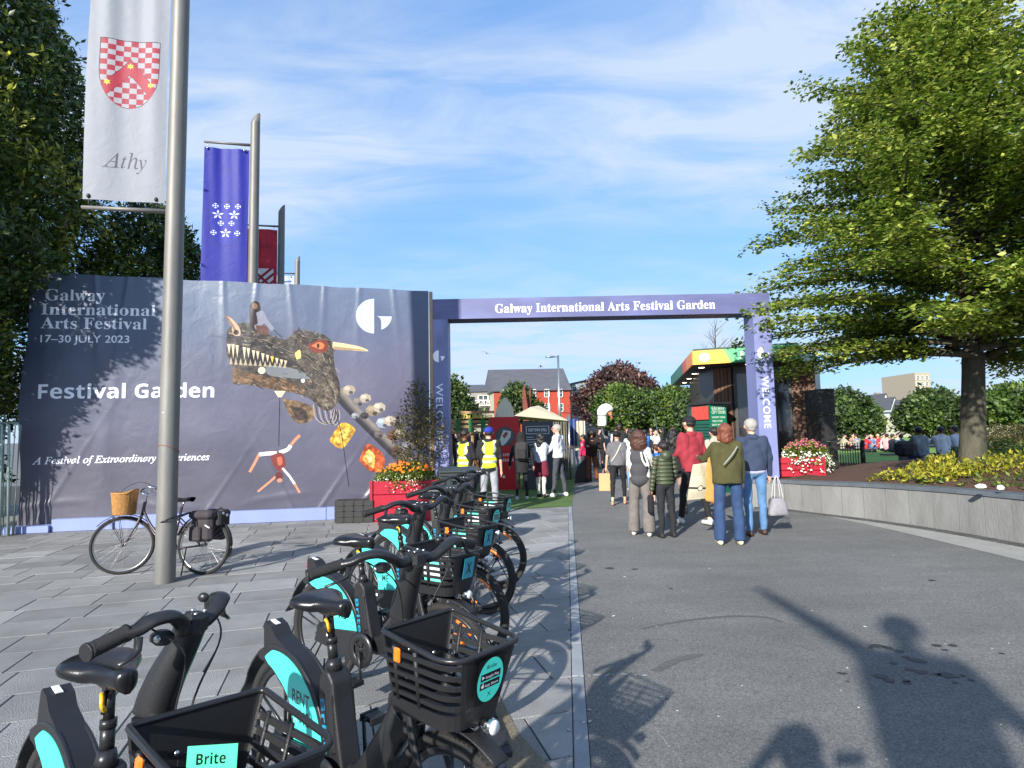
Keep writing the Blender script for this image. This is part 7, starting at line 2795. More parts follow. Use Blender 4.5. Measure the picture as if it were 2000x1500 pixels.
lk_.tube(spline([(-4.30, 7.22, .62), (-4.16, 6.96, .64), (-4.00, 6.785, .70), (-3.90, 6.86, .74), (-3.86, 7.1, .76), (-4.1, 7.3, .68), (-4.30, 7.22, .62)], 6), .009, 8)
tag(lk_.build('bike_lock', mat('lock_cable', S(26, 26, 28), .4)), 'black cable lock tying the city bicycle to the flagpole', 'bike lock')

# ================================================================ PLANTER, BLOCKS, BINS, BARRIERS
M_red = mat('red_planter', S(160, 18, 42), .42, var=.1, scale=3, bump=.1, bscale=10)
def planter(loc, rz, L_, W_, H_, label):
    t = thing('flower_planter', label, 'planter', loc, rz)
    for s_ in (-1, 1):
        for k in range(3):
            b = MB(); b.box((0, s_ * (W_ / 2 - .015), H_ * (k + .5) / 3), (L_ - .03, .030, H_ / 3 - .010), bev=.006); b.build('side_board', M_red, t)
            b = MB(); b.box((s_ * (L_ / 2 - .015), 0, H_ * (k + .5) / 3), (.030, W_ - .064, H_ / 3 - .010), bev=.006); b.build('end_board', M_red, t)
    b = MB()
    for s_ in (-1, 1):
        for r_ in (-1, 1):
            b.box((s_ * (L_ / 2 + .004), r_ * (W_ / 2 + .004), H_ / 2), (.05, .05, H_ + .01))
    b.box((0, 0, H_ * .5), (L_ - .07, W_ - .07, H_ * .85))
    b.build('corner_frame', M_red, t)
    return t


pp_ = G(788, 1018)
planter((pp_.x, pp_.y + .25, 0), R(4), 1.22, .55, .76, 'red planter box of orange and white flowers in front of the hoarding end')
def flowers(name, label, cat, c, rx, ry, z0, h, seed, cols, n_leaf=900, n_fl=120, droop=.2, fr=.03, leafc=None, tall=None):
    rs_ = np.random.RandomState(seed)
    t = thing(name, label, cat, c)
    n = n_leaf
    a = rs_.rand(n) * 2 * PI; r_ = np.sqrt(rs_.rand(n))
    xx, yy = r_ * rx * np.cos(a), r_ * ry * np.sin(a)
    zz_ = z0 + h * (1 - r_ ** 2) ** .5 * rs_.uniform(.25, 1.05, n) - droop * (r_ > .85) * rs_.rand(n)
    pos = np.stack([xx, yy, zz_], 1)
    D = np.stack([np.cos(a) * .6, np.sin(a) * .6, rs_.uniform(.1, 1, n)], 1) + rs_.normal(size=(n, 3)) * .5
    me = leaf_mesh('foliage', pos, D, np.array([[0, 0, 1.0]]) + rs_.normal(size=(n, 3)) * .5, rs_.uniform(.035, .075, n), .5, np.clip(rs_.normal(.45, .25, n), 0, 1))
    me.materials.append(leafc or M_leafA); obj('foliage', me, t)
    for ci, (col, frac, zoff, edge, size) in enumerate(cols):
        b = MB(); k_ = int(n_fl * frac)
        for i in range(k_):
            a_ = rs_.rand() * 2 * PI; q_ = (rs_.uniform(.8, 1.06) if edge else rs_.rand() ** .6 * .8)
            x_, y_ = q_ * rx * math.cos(a_), q_ * ry * math.sin(a_)
            z_ = z0 + h * max(0, 1 - min(1, q_) ** 2) ** .5 * rs_.uniform(.8, 1.1) + zoff - (droop * rs_.rand() if edge else 0)
            nrm = Vector((math.cos(a_) * .5 + rs_.normal() * .3, math.sin(a_) * .5 - .35 + rs_.normal() * .3, .7)).normalized()
            Mq = nrm.to_track_quat('Z', 'Y').to_matrix()
            pet = 6; s_ = size * rs_.uniform(.7, 1.2)
            vs = [Vector((x_, y_, z_)) + Mq @ Vector((s_ * (1 if k % 2 else .5) * math.cos(PI * k / pet), s_ * (1 if k % 2 else .5) * math.sin(PI * k / pet), s_ * .25 * (k % 2))) for k in range(2 * pet)]
            vs.append(Vector((x_, y_, z_)) + Mq @ Vector((0, 0, .004)))
            b.add(vs, [(k, (k + 1) % (2 * pet), 2 * pet) for k in range(2 * pet)])
        o_ = b.build('blossoms', col, t, fix=False); o_['kind'] = 'stuff'
    return t


F_or = mat('orange_petal', S(240, 124, 24), .6, var=.15, scale=30); F_wh = mat('white_petal', S(232, 232, 222), .6, var=.05); F_pk = mat('pink_petal', S(214, 110, 140), .6, var=.2, scale=20); F_ye = mat('yellow_petal', S(226, 200, 60), .6)
flowers('bedding_flowers', 'orange and white bedding flowers filling the red planter by the hoarding', 'flowers', (pp_.x, pp_.y + .25, .70), .66, .32, 0.0, .34, 4,
        [(F_or, .32, .04, False, .045), (F_wh, 1.1, -.02, True, .017), (F_ye, .05, .05, False, .03)], 2600, 260, .16)
def bush(name, label, cat, c, prof, n, seed, m, leaf=.06, per=7, lw=.5, sqz=(1, 1), noise=.3, group=None, trunk=(.02, .5), bark=None, inner=.4):
    return clump_tree(c, prof, label, seed=seed, n=n, per=per, leaf=leaf, name=name, trunk=trunk, mleaf=m, mbark=bark, squash=sqz, noise=noise, lw=lw, group=group, inner=inner)
M_maple = leafmat('maple_leaf', S(52, 48, 30), S(88, 84, 44), S(136, 116, 60), transl=.3)
bush('maple_shrub', 'small brownish Japanese maple shrub rising out of the red planter by the hoarding', 'shrub', (pp_.x + .22, pp_.y + .32, .85), [(.1, .15), (.45, .42), (.9, .55), (1.15, .38), (1.5, .22), (1.78, .05)], 420, 4, M_maple, leaf=.075, per=8, lw=.3, noise=.35)
# black plastic ballast blocks
M_blk = mat('recycled_plastic', S(46, 46, 46), .7, var=.2, scale=20, bump=.3, bscale=60)
kb = MB()
kb.box((0, 0, 0), (.172, .36, .022)); 
for s_ in (-1, 1):
    kb.box((s_ * .072, 0, -.045), (.026, .36, .068)); kb.box((0, s_ * .165, -.045), (.118, .028, .068))
kb.box((0, -.10, -.084), (.118, .16, .008))
kme_ = None
g0 = G(688, 1022)
for i in range(4):
    t = thing('ballast_block', 'black ribbed plastic ballast block stack beside the red planter, ' + ('leftmost', 'second from left', 'third from left', 'rightmost')[i] + ' column', 'ballast block', (g0.x - .27 + i * .182, g0.y + .2, 0), R(5), group='black ballast blocks')
    for j in range(4):
        if kme_ is None:
            kme_ = kb.mesh('tray'); bm = bmesh.new(); bm.from_mesh(kme_); bmesh.ops.recalc_face_normals(bm, faces=bm.faces); bm.to_mesh(kme_); bm.free(); kme_.materials.append(M_blk)
        obj('tray', kme_, t, (0, 0, .093 + j * .103))
# wheelie bins
M_bin = mat('dark_green_bin', S(52, 58, 56), .5, var=.12, scale=5, bump=.15, bscale=50)
def bin_(x_, y_, rz, label, sc=1.0):
    t = thing('wheelie_bin', label, 'wheelie bin', (x_, y_, 0), rz)
    m = MB(); w, d, h = .56 * sc, .66 * sc, .98 * sc
    vs = []
    for z, k in ((.06, .80), (.55 * h, .90), (h - .04, 1.0)):
        for a, c in ((-1, -1), (1, -1), (1, 1), (-1, 1)): vs.append((a * w / 2 * k, c * d / 2 * k, z))
    m.add(vs, [(3, 2, 1, 0), (8, 9, 10, 11)] + [(r_ * 4 + i, r_ * 4 + (i + 1) % 4, r_ * 4 + 4 + (i + 1) % 4, r_ * 4 + 4 + i) for r_ in (0, 1) for i in range(4)])
    o_ = m.build('bin_body', M_bin, t); md = o_.modifiers.new('bevel', 'BEVEL'); md.width = .02; md.segments = 2
    m = MB(); m.box((0, 0, h - .03), (w * 1.06, d * 1.06, .05), bev=.012); m.build('rim', M_bin, t)
    m = MB(); m.prism([(-d * .55, h), (-d * .55, h + .03), (-d * .1, h + .075), (d * .5, h + .06), (d * .5, h)], lambda a, c, dd: (dd, a, c), -w * .54, w * .54)
    o_ = m.build('lid', M_bin, t); md = o_.modifiers.new('bevel', 'BEVEL'); md.width = .01; md.segments = 2
    m = MB(); m.tube([(-w * .4, d * .58, h - .02), (w * .4, d * .58, h - .02)], .015, 8); m.build('handle', M_bin, t)
    for s_ in (-1, 1):
        m = MB(); m.lathe([(0, -.025), (.09, -.025), (.10, 0), (.09, .025), (0, .025)], (s_ * w * .42, d * .40, .10), 18, Matrix.Rotation(PI / 2, 3, 'Y')); m.build('wheel', M_tyre, t)
    return t
v = P(893, 920, 9.6); bin_(v.x, 9.7, R(8), 'large dark green wheelie bin between the red planter and the hi-vis men', 1.04)
v = P(885, 965, 8.3); bin_(v.x - .02, 8.35, R(-14), 'dark wheelie bin standing right behind the rear rental bikes', .86)
# stack of crowd barriers leaning at the left edge
M_gal = mat('pale_green_tube', S(150, 168, 160), .45, metal=.3, var=.15, scale=6)
for i, (xa, xb, lab) in enumerate([(-8, -14, 'outermost'), (4, 0, 'second'), (18, 16, 'third'), (40, 26, 'innermost, tilted')]):
    Yb = 10.35 + i * .06
    bt_, tp_ = P(xb, 1036, Yb), P(xa, 826, Yb)
    t = thing('crowd_barrier', 'pale green steel crowd barrier standing upright at the left edge, ' + lab, 'barrier', (bt_.x, Yb, 0), group='stacked crowd barriers')
    dxy = tp_.x - bt_.x
    m = MB(); m.tube([(0, 0, 0), (dxy, 0, tp_.z - .05), (dxy - .06, .0, tp_.z), (dxy - .9, 0.1, tp_.z - .01), (dxy - .98, .1, tp_.z - .08), (-1.0, .1, 0)], .021, 10); m.build('outer_tube', M_gal, t)
    for k in range(9):
        f = (k + 1) / 10
        m = MB(); m.tube([(-1.0 * f, .1 * f, .12), (dxy - .98 * f, .1 * f, tp_.z - .04)], .008, 6); m.build('upright', M_gal, t)

# ================================================================ KIOSK BEHIND THE GATE
ki = thing('visitor_kiosk', 'dark timber visitor kiosk with green, yellow and orange canopy band behind the right gate leg', 'kiosk', (0, 0, 0))
ZC0 = 3.3
cA, cB, cC = P(1310, 752, 22.5), P(1357, 712, 15.3), P(1480, 706, 14.4)
cA = Vector((6.15, 22.6)); cB = Vector(((1357 - 1000) / 1150 * 15.3, 15.3)); cC = Vector((7.05, 14.4)); cD = Vector((9.2, 17.5)); cE = Vector((9.8, 22.5))
cv1 = Canvas(2.47, .42, 300, (0, 112, 84))
cv1.poly([(0, 0), (.92, 0), (.74, .42), (0, .42)], (246, 176, 24))
cv1.disc(.28, .21, .13, (246, 244, 236)); cv1.text('i', .262, .14, h=.14, col=(90, 150, 90), font='bold'); cv1.poly([(.74, .42), (.92, 0), (1.04, 0), (.85, .42)], (90, 176, 96))
cv1.poly([(1.04, 0), (2.47, 0), (2.47, .42), (.85, .42)], (58, 158, 104))
cv1.text('Explore Galway', 1.12, .11, w=1.25, h=.22, col=(238, 244, 236), font='bital')
cv2 = Canvas(7.4, .42, 160, (18, 110, 92))
cv2.poly([(4.6, 0), (6.3, 0), (6.3, .42), (4.6, .42)], (208, 84, 44)); cv2.poly([(5.9, 0), (7.4, 0), (7.4, .42), (5.9, .42)], (232, 136, 44)); cv2.poly([(4.5, 0), (4.9, 0), (5.2, .42), (4.7, .42)], (190, 60, 50))
for i, x_ in enumerate((.8, 1.5, 2.2, 2.9, 3.6)): cv2.text('GALWAY'[i], x_, .09, h=.24, col=(60, 160, 150), font='bold')
M_f1 = printmat('canopy_print', cv1.image('canopy_front'), rough=.4); M_f2 = printmat('canopy_side_print', cv2.image('canopy_side'), rough=.4)
M_soff = mat('soffit', S(66, 66, 66), .6, var=.08); M_roofk = mat('flat_roof', S(60, 84, 76), .8)
poly = [cA, cB, cC, cD, cE]
m = MB()
def fascia(a, b_, mm, name):
    q_ = MB()
    n__ = Vector(((b_ - a).y, -(b_ - a).x)).normalized() * .03
    z0_, z1_ = ZC0, ZC0 + .36
    q_.add([(*(a + n__), z0_), (*(b_ + n__), z0_), (*(b_ + n__), z1_), (*(a + n__), z1_)], [(0, 1, 2, 3)])
    q_.add([(*(a), z0_), (*(b_), z0_), (*(b_), z1_), (*(a), z1_), (*(a + n__), z0_), (*(b_ + n__), z0_), (*(b_ + n__), z1_), (*(a + n__), z1_)], [(0, 1, 5, 4), (3, 7, 6, 2), (0, 4, 7, 3), (1, 2, 6, 5)])
    L_ = (b_ - a).length
    return q_.build(name, mm, ki, fix=False, uvf=lambda c: ((Vector((c.x, c.y)) - a).dot((b_ - a).normalized()) / L_, (c.z - z0_) / (z1_ - z0_)))
fascia(cB, cC, M_f1, 'front_fascia'); fascia(cA, cB, M_f2, 'side_fascia'); fascia(cC, cD, mat('green_fascia', S(0, 112, 84), .4), 'end_fascia')
m = MB(); m.prism([(p.x, p.y) for p in poly], lambda a, c, d: (a, c, d), ZC0 + .015, ZC0 + .345); m.build('canopy', M_soff, ki)
m = MB(); cen = sum(poly, Vector((0, 0))) / 5
m.prism([tuple(cen + (p - cen) * .985) for p in poly], lambda a, c, d: (a, c, d), ZC0 + .346, ZC0 + .42); m.build('roof', M_roofk, ki)
M_lampk = mat('downlight', S(255, 226, 170), .4, emit=((1.0, .85, .6), 3.0))
for (x_, y_) in [(1370, 718), (1356.5, 730), (1346, 739.5), (1337, 747.5), (1462, 711.5)]:
    d = ray(x_, y_); t_ = (ZC0 + .012 - CAM_H) / d.z
    b = MB(); b.lathe([(0, -.006), (.07, -.006), (.085, .002)], (d.x * t_, d.y * t_, ZC0 + .008), 14); b.build('downlight', M_lampk, ki)
M_tim = mat('timber_cladding', S(104, 74, 54), .6, var=.35, scale=3, bump=.3, bscale=20, stretch=(6, 6, .5), rnd=.25)
M_dkpan = mat('dark_panel', S(44, 42, 42), .35, var=.15)
M_glass = mat('dark_glass', S(46, 44, 46), .06, var=.3, scale=1.5, coat=.6)
bod = [Vector((6.35, 21)), Vector((5.5, 17.2)), Vector((5.62, 16.35)), Vector((6.0, 15.9)), Vector((7.8, 15.1)), Vector((8.4, 16)), Vector((9.2, 21))]
m = MB(); m.prism([(p.x, p.y) for p in bod], lambda a, c, d: (a, c, d), 0, ZC0 + .01); m.build('core', M_dkpan, ki)
def slats(a, b_, z0_, z1_, w_=.10, th=.03, mm=None, name='timber_slat'):
    L_ = (b_ - a).length; k_ = max(1, int(L_ / w_)); d = (b_ - a).normalized(); n__ = Vector((d.y, -d.x))
    bm_ = MB(); bm_.box((0, 0, 0), (L_ / k_ - .012, th, z1_ - z0_)); me = bm_.mesh(name); me.materials.append(mm or M_tim)
    for i in range(k_):
        c = a + d * L_ * (i + .5) / k_ + n__ * (th / 2 + .004 + (i % 2) * .006)
        obj(name, me, ki, (c.x, c.y, (z0_ + z1_) / 2), math.atan2(d.y, d.x))
slats(bod[2], bod[3] + Vector((-.03, .03)), .1, ZC0 - .02)
slats(Vector((7.3, 15.335)), bod[4], .1, ZC0 - .02, .16)
def pane(a, b_, z0_, z1_, mm, name='window', fr=.05):
    d = (b_ - a).normalized(); n__ = Vector((d.y, -d.x)); c = (a + b_) / 2 + n__ * .02; L_ = (b_ - a).length; ang = math.atan2(d.y, d.x)
    t_ = obj(name, None, ki, (c.x, c.y, (z0_ + z1_) / 2), ang)
    b = MB(); H_ = z1_ - z0_
    for sx in (-1, 1): b.box((sx * (L_ / 2 - fr / 2), -.01, 0), (fr, .06, H_))
    for sz in (-1, 1): b.box((0, -.01, sz * (H_ / 2 - fr / 2)), (L_ - 2 * fr, .058, fr))
    b.build('frame', M_dkpan, t_)
    b = MB(); b.box((0, .01, 0), (L_ - 2 * fr, .01, H_ - 2 * fr)); b.build('pane', mm, t_)
pane(bod[3] + Vector((.03, -.01)), Vector((6.9, 15.50)), .5, ZC0 - .15, M_glass)
pane(Vector((6.92, 15.49)), Vector((7.27, 15.335)), .5, ZC0 - .15, M_glass)
# ticket booth with printed boards
tb_ = thing('ticket_booth', 'small green and yellow city tours ticket booth under the kiosk canopy', 'booth', (0, 0, 0))
cvg = Canvas(.62, 1.6, 260, (250, 186, 36))
cvg.poly([(0, .92), (.62, 1.02), (.62, 1.6), (0, 1.6)], (20, 128, 92))
for i, (s_, w_, yy) in enumerate([('GALWAY', .50, 1.46), ('CITY TOURS', .52, 1.37), ('DEPART FROM', .50, 1.26), ('THIS STOP', .40, 1.17), ('BUY HERE', .42, 1.08)]):
    cvg.text(s_, .06, yy, w=w_, h=.07 if i < 2 else .045, col=(236, 240, 226), font='bold')
cvg.disc(.34, .80, .075, (250, 246, 230)); cvg.text('i', .325, .765, h=.07, col=(240, 170, 30), font='bold'); cvg.text('TICKETS', .12, .60, w=.4, h=.05, col=(250, 240, 200), font='bold')
M_bg = printmat('booth_print', cvg.image('booth_board'), rough=.4)
qa, qb = P(1388, 790, 14.9), P(1412, 880, 14.9)
bx0, bx1 = P(1384, 800, 15.0), P(1424, 800, 15.0)
z1_ = P(1400, 789, 15.0).z; z0_ = .55
m = MB(); m.add([(bx0.x, 14.9, z0_), (bx1.x, 15.2, z0_), (bx1.x, 15.2, z1_), (bx0.x, 14.9, z1_)], [(0, 1, 2, 3)])
m.build('board', M_bg, tb_, fix=False, uvf=lambda c: ((c.x - bx0.x) / (bx1.x - bx0.x), (c.z - z0_) / (z1_ - z0_)))
bl = P(1351, 800, 15.6)
m = MB(); m.prism([(bx0.x, 14.91), (bx1.x, 15.21), (bx1.x + .1, 16.1), (bl.x + .1, 16.4), (bl.x, 15.6)], lambda a, c, d: (a, c, d), 0, z1_ - .004); m.build('booth_body', mat('booth_green', S(20, 96, 76), .5), tb_)
m = MB(); m.prism([(bx0.x - .02, 14.82), (bx1.x + .1, 15.12), (bx1.x + .1, 16.1), (bl.x + .1, 16.4), (bl.x - .08, 15.55)], lambda a, c, d: (a, c, d), z1_ + .001, z1_ + .05); m.build('booth_roof', M_dkpan, tb_)
for k in range(12):
    z_ = .95 + k * .075
    b = MB(); mid = Vector((bl.x * .5 + bx0.x * .5, (15.6 + 14.91) / 2)); dv_ = Vector((bx0.x - bl.x, 14.91 - 15.6)); 
    b.box((mid.x - .02, mid.y - .03, z_), (dv_.length * .86, .03, .055), rot=Euler((0.3, 0, math.atan2(dv_.y, dv_.x)))); b.build('shutter_slat', mat('shutter', S(40, 92, 80), .4), tb_)
b = MB(); b.box((mid.x - .03, mid.y - .04, z1_ - .22), (dv_.length * .9, .02, .34), rot=Euler((0, 0, math.atan2(dv_.y, dv_.x)))); b.build('red_sign', mat('red_sign', S(190, 70, 56), .4), tb_)
# black shed end right of the kiosk
m = MB()
for k, z_ in enumerate((0.0, .62, 1.24, 1.86)):
    b = MB(); pq = P(1610, 800, 13.9); b.box((pq.x, 14.1, z_ + .35), (.36, .7, .60), bev=.01); tag(b.build('black_crate', M_dkpan), ('bottom', 'second lowest', 'third', 'top')[k] + ' black flight case of the stack beside the kiosk end', 'case', 'black flight cases beside the kiosk')
# planter with pink and white flowers by the gate
gl = G(1566, 930, .6)
planter((gl.x + .15, gl.y + .5, .56), R(-12), .95, .45, .42, 'red planter box of pink and white flowers right of the gate leg')
flowers('trailing_flowers', 'mound of pink and white trailing flowers in the red planter right of the gate', 'flowers', (gl.x + .35, gl.y + .5, .95), .55, .35, -.05, .42, 14, [(F_pk, .8, .02, False, .022), (F_wh, 1.0, .0, True, .03)], 2400, 260, .25)

# ================================================================ BED PLANTS, FENCE, HEDGE
M_yl = leafmat('golden_leaf', S(86, 100, 28), S(150, 150, 40), S(206, 190, 66), transl=.3)
M_gr = leafmat('bed_leaf', S(52, 74, 26), S(88, 116, 42), S(140, 160, 66), transl=.3)
def patch(x_, y_, w_, d_, h, n, m_, name, label, seed):
    rs_ = np.random.RandomState(seed)
    a = rs_.uniform(-1, 1, n) * w_; c = rs_.uniform(-1, 1, n) * d_
    k = np.maximum(0, 1 - (a / w_) ** 2 - (c / d_) ** 2) ** .4
    ok = k > 0
    a, c, k = a[ok], c[ok], k[ok]; n = len(a)
    X, Y = x_ + a, y_ + c
    d, wh, mn = bed_d(X, Y)
    ok = d > .12
    X, Y, d, wh, k, mn = X[ok], Y[ok], d[ok], wh[ok], k[ok], mn[ok]; n = len(X)
    Z = wh + .035 + mn * np.minimum(1, d / 3.2) ** .8 - .6 * (np.maximum(0, d - 5) / 4) ** 1.3
    pos = np.stack([X, Y, Z + rs_.rand(n) * h * k + .01], 1)
    D = rs_.normal(size=(n, 3)) * .8 + np.array([0, -.1, .45])
    me = leaf_mesh(name, pos, D, np.array([[0, 0, 1.0]]) + rs_.normal(size=(n, 3)) * .6, rs_.uniform(.05, .11, n), .45, np.clip(rs_.normal(.5, .25, n), 0, 1))
    me.materials.append(m_)
    return tag(obj(name, me), label, 'ground cover', kind='stuff')
def bedp(x_, y_): v = G(x_, y_, .88); return v.x, v.y
for i, (x_, y_, w_, d_, h, n, mm, nm, lb) in enumerate([
    (1790, 914, 1.0, .6, .20, 1300, M_yl, 'golden_plants', 'low golden yellow plants left of the tree trunk in the bed'),
    (1860, 905, .8, .5, .24, 1100, M_yl, 'golden_plants', 'low golden yellow plants touching the left of the tree trunk'),
    (1960, 912, 1.1, .6, .24, 1400, M_yl, 'golden_plants', 'low golden yellow plants right of the tree trunk in the bed'),
    (1985, 893, 1.5, .7, .40, 2600, M_gr, 'green_plants', 'leafy green plants behind the golden ones at the right edge'),
    (1700, 920, 1.2, .5, .16, 900, M_gr, 'green_plants', 'sparse small green plants on the mulch near the iron fence'),
    (1860, 926, 1.9, .55, .12, 700, M_gr, 'green_plants', 'scattered green weeds on the brown mulch in the front of the bed'),
    (1625, 921, .6, .35, .16, 500, M_gr, 'green_plants', 'green plants round the flower mound at the left end of the bed')]):
    u, v_ = bedp(x_, y_)
    patch(u, v_, w_, d_, h, n, mm, nm, lb, 40 + i)
M_iron = mat('black_iron', S(28, 28, 30), .5)
fe = thing('iron_railing', 'short black iron railing at the edge of the lawn left of the tree', 'railing', (0, 0, 0))
fa, fb = G(1618, 918, .55), G(1688, 916, .55)
for i in range(15):
    p = fa.lerp(fb, i / 14); b = MB(); hh = .66 if i < 14 else .72
    b.tube([(p.x, p.y, .45), (p.x, p.y, .55 + hh)], .010 if i < 14 else .045, 6); b.build('bar' if i < 14 else 'post', M_iron, fe)
for z_ in (.68, 1.12):
    b = MB(); b.tube([(fa.x, fa.y, z_), (fb.x, fb.y, z_)], .012, 6); b.build('rail', M_iron, fe)
hg = P(1965, 870, 24)
bush('clipped_hedge', 'reddish green clipped hedge beyond the tree at the right edge', 'hedge', (hg.x + 1.5, 24, .3), [(0, 1.6), (.4, 2.1), (1.0, 2.0), (1.15, 1.2)], 2600, 3, leafmat('hedge_leaf', S(52, 48, 24), S(86, 84, 40), S(120, 104, 60)), leaf=.10, per=6, sqz=(1.5, .4), noise=.05)
# paper rubbish on the coping
for i, (x_, y_, lab) in enumerate([(1916, 955, 'crumpled white wrapper lying on the coping'), (1955, 955, 'small white cup fragment lying on the coping at right')]):
    v = G(x_, y_, .72); b = MB(); q = random.Random(i)
    b.ell((0, 0, .03), (.075 - .03 * i, .04, .03), 9, 6)
    b.v = [(a + q.uniform(-.012, .012), c + q.uniform(-.01, .01), max(0, d + q.uniform(-.008, .008))) for a, c, d in b.v]
    b.sm = [False] * len(b.f)
    tag(b.build('litter_wrapper', mat('white_paper', S(232, 232, 228), .7), loc=(v.x, v.y, .728 - .02 * i)), lab, 'litter')


# ================================================================ FAR BACKGROUND
M_brick = mat('red_render', S(156, 58, 40), .85, var=.08, scale=2)
M_slate = mat('slate_roof', S(84, 84, 90), .7, var=.15, scale=1.2)
M_wfr = mat('white_frame', S(220, 218, 210), .6)
M_fgl = mat('far_glass', S(62, 70, 78), .15)
M_stone = mat('grey_stone', S(132, 128, 118), .85, var=.15, scale=.6)


def bp(x, y, Y): return P(x, y, Y)


def winrow(par, pts, Y, w, h, dz=0.06, sill=True):
    for (x_, y_) in pts:
        c = bp(x_, y_, Y)
        t_ = obj('window', None, par, (c.x, Y - dz, c.z))
        b = MB()
        for s_ in (-1, 1): b.box((s_ * w / 2, 0, 0), (w * .12, .14, h)); b.box((0, 0, s_ * h / 2), (w * 1.12, .14, h * .07))
        b.box((0, 0, 0), (w * .06, .10, h)); b.box((0, 0, 0), (w, .10, h * .04))
        b.build('frame', M_wfr, t_)
        b = MB(); b.box((0, .03, 0), (w, .04, h)); b.build('pane', M_fgl, t_)


Y = 62
rb = thing('red_building', 'long red-walled building with white windows and grey slate roof seen through the gate', 'building', (0, 0, 0))
a, b_ = bp(965, 765, Y), bp(1113, 765, Y)
m = MB(); m.box(((a.x + b_.x) / 2, Y + 5, a.z / 2), (b_.x - a.x, 10, a.z)); m.build('wall', M_brick, rb)
rz_ = bp(1000, 723, Y + 4).z + .2
g = bp(941, 750, Y)
m = MB(); m.add([(a.x - .2, Y - .3, a.z), (b_.x + .2, Y - .3, a.z), (b_.x - .2, Y + 5, rz_), (a.x - .8, Y + 5, rz_), (a.x - 1.8, Y + 10.3, a.z), (b_.x + .2, Y + 10.3, a.z)], [(0, 1, 2, 3), (3, 2, 5, 4), (0, 3, 4), (1, 5, 2), (0, 4, 5, 1)]); m.build('roof', M_slate, rb)
m = MB(); m.add([(a.x - .02, Y, 0), (a.x - .02, Y, a.z), (a.x - .8, Y + 5, rz_ - .1), (a.x - 1.6, Y + 10, a.z), (a.x - 1.6, Y + 10, 0)], [(0, 1, 2, 3, 4)]); m.build('gable_wall', mat('cream_gable', S(170, 162, 140), .85, var=.1), rb)
winrow(rb, [(987, 769), (1042, 768), (1068, 768), (1094, 768), (1042, 796), (1069, 796), (1095, 796)], Y, .5, .80)
for k in range(3):
    b = MB(); c = bp(1000 + k * 30, 722, Y + 5)
m = MB(); c = bp(1072, 800, Y); m.tube([(c.x, Y - .08, 0), (c.x, Y - .08, a.z)], .05, 6); m.build('downpipe', M_wfr, rb)
gb = thing('grey_building', 'low grey stone building with balcony left of the red building', 'building', (0, 0, 0))
a, b_ = bp(868, 766, 66), bp(962, 766, 66)
m = MB(); m.box(((a.x + b_.x) / 2, 71, a.z / 2), (b_.x - a.x, 9, a.z)); m.build('wall', M_stone, gb)
rz2 = bp(900, 748, 68).z
m = MB(); m.add([(a.x - .2, 66.3, a.z), (b_.x + .2, 66.3, a.z), (b_.x - 1.2, 71, rz2), (a.x + .6, 71, rz2), (a.x - .2, 75.7, a.z), (b_.x + .2, 75.7, a.z)], [(0, 1, 2, 3), (3, 2, 5, 4), (0, 3, 4), (1, 5, 2)]); m.build('roof', M_slate, gb)
winrow(gb, [(911, 779), (944, 780)], 66, 1.1, .9)
m = MB(); c, d = bp(928, 792, 65.6), bp(965, 792, 65.6); m.box(((c.x + d.x) / 2, 65.7, c.z), (d.x - c.x, .7, .12))
for k in range(9): m.box((c.x + (d.x - c.x) * k / 8, 65.4, c.z + .25), (.05, .05, .5))
m.box(((c.x + d.x) / 2, 65.4, c.z + .52), (d.x - c.x, .06, .06)); m.build('balcony', M_wfr, gb)
g2 = thing('modern_grey_building', 'grey building with slanted roof right of the red building', 'building', (0, 0, 0))
a, b_ = bp(1114, 750, 70), bp(1170, 738, 70)
m = MB(); m.add([(a.x, 70, 0), (b_.x, 70, 0), (b_.x, 70, b_.z + .1), (a.x, 70, a.z), (a.x, 80, 0), (b_.x, 80, 0), (b_.x, 80, b_.z), (a.x, 80, a.z)], [(0, 1, 2, 3), (0, 3, 7, 4), (1, 5, 6, 2), (3, 2, 6, 7)]); m.build('wall', mat('blue_grey_wall', S(124, 134, 144), .8, var=.08), g2)
winrow(g2, [(1122, 765), (1123, 790), (1140, 768)], 70, .5, 1.3)
m = MB(); m.add([(a.x - .2, 69.6, a.z + .02), (b_.x, 69.6, b_.z + .12), (b_.x, 80, b_.z + .12), (a.x - .2, 80, a.z + .02)], [(0, 1, 2, 3)]); m.build('roof', M_slate, g2)
# buildings on the right, seen under the tree
wb = thing('white_gabled_building', 'pale white gabled building with red roof patch under the tree crown', 'building', (0, 0, 0))
M_wht = mat('white_render', S(206, 208, 212), .8, var=.06)
for i, (x0, x1, yt, Yd) in enumerate([(1722, 1740, 792, 96), (1740, 1757, 800, 92), (1757, 1775, 806, 90)]):
    a, b_ = bp(x0, yt, Yd), bp(x1, yt, Yd)
    m = MB(); hx = (a.x + b_.x) / 2; ap = a.z + 1.9
    m.prism([(a.x, 0), (b_.x, 0), (b_.x, a.z), (hx, ap), (a.x, a.z)], lambda u, w_, d: (u, d, w_), Yd, Yd + 8); m.build('wall', M_wht, wb)
    winrow(wb, [((x0 + x1) / 2 - 4, yt + 14), ((x0 + x1) / 2 + 4, yt + 14), ((x0 + x1) / 2 - 4, yt + 28), ((x0 + x1) / 2 + 4, yt + 28)], Yd, .45, .8)
    m = MB(); m.add([(a.x - .1, Yd - .2, a.z), (hx, Yd - .2, ap + .1), (hx, Yd + 8, ap + .1), (a.x - .1, Yd + 8, a.z), (b_.x + .1, Yd - .2, a.z), (b_.x + .1, Yd + 8, a.z)], [(0, 1, 2, 3), (1, 4, 5, 2)]); m.build('roof', M_slate, wb)
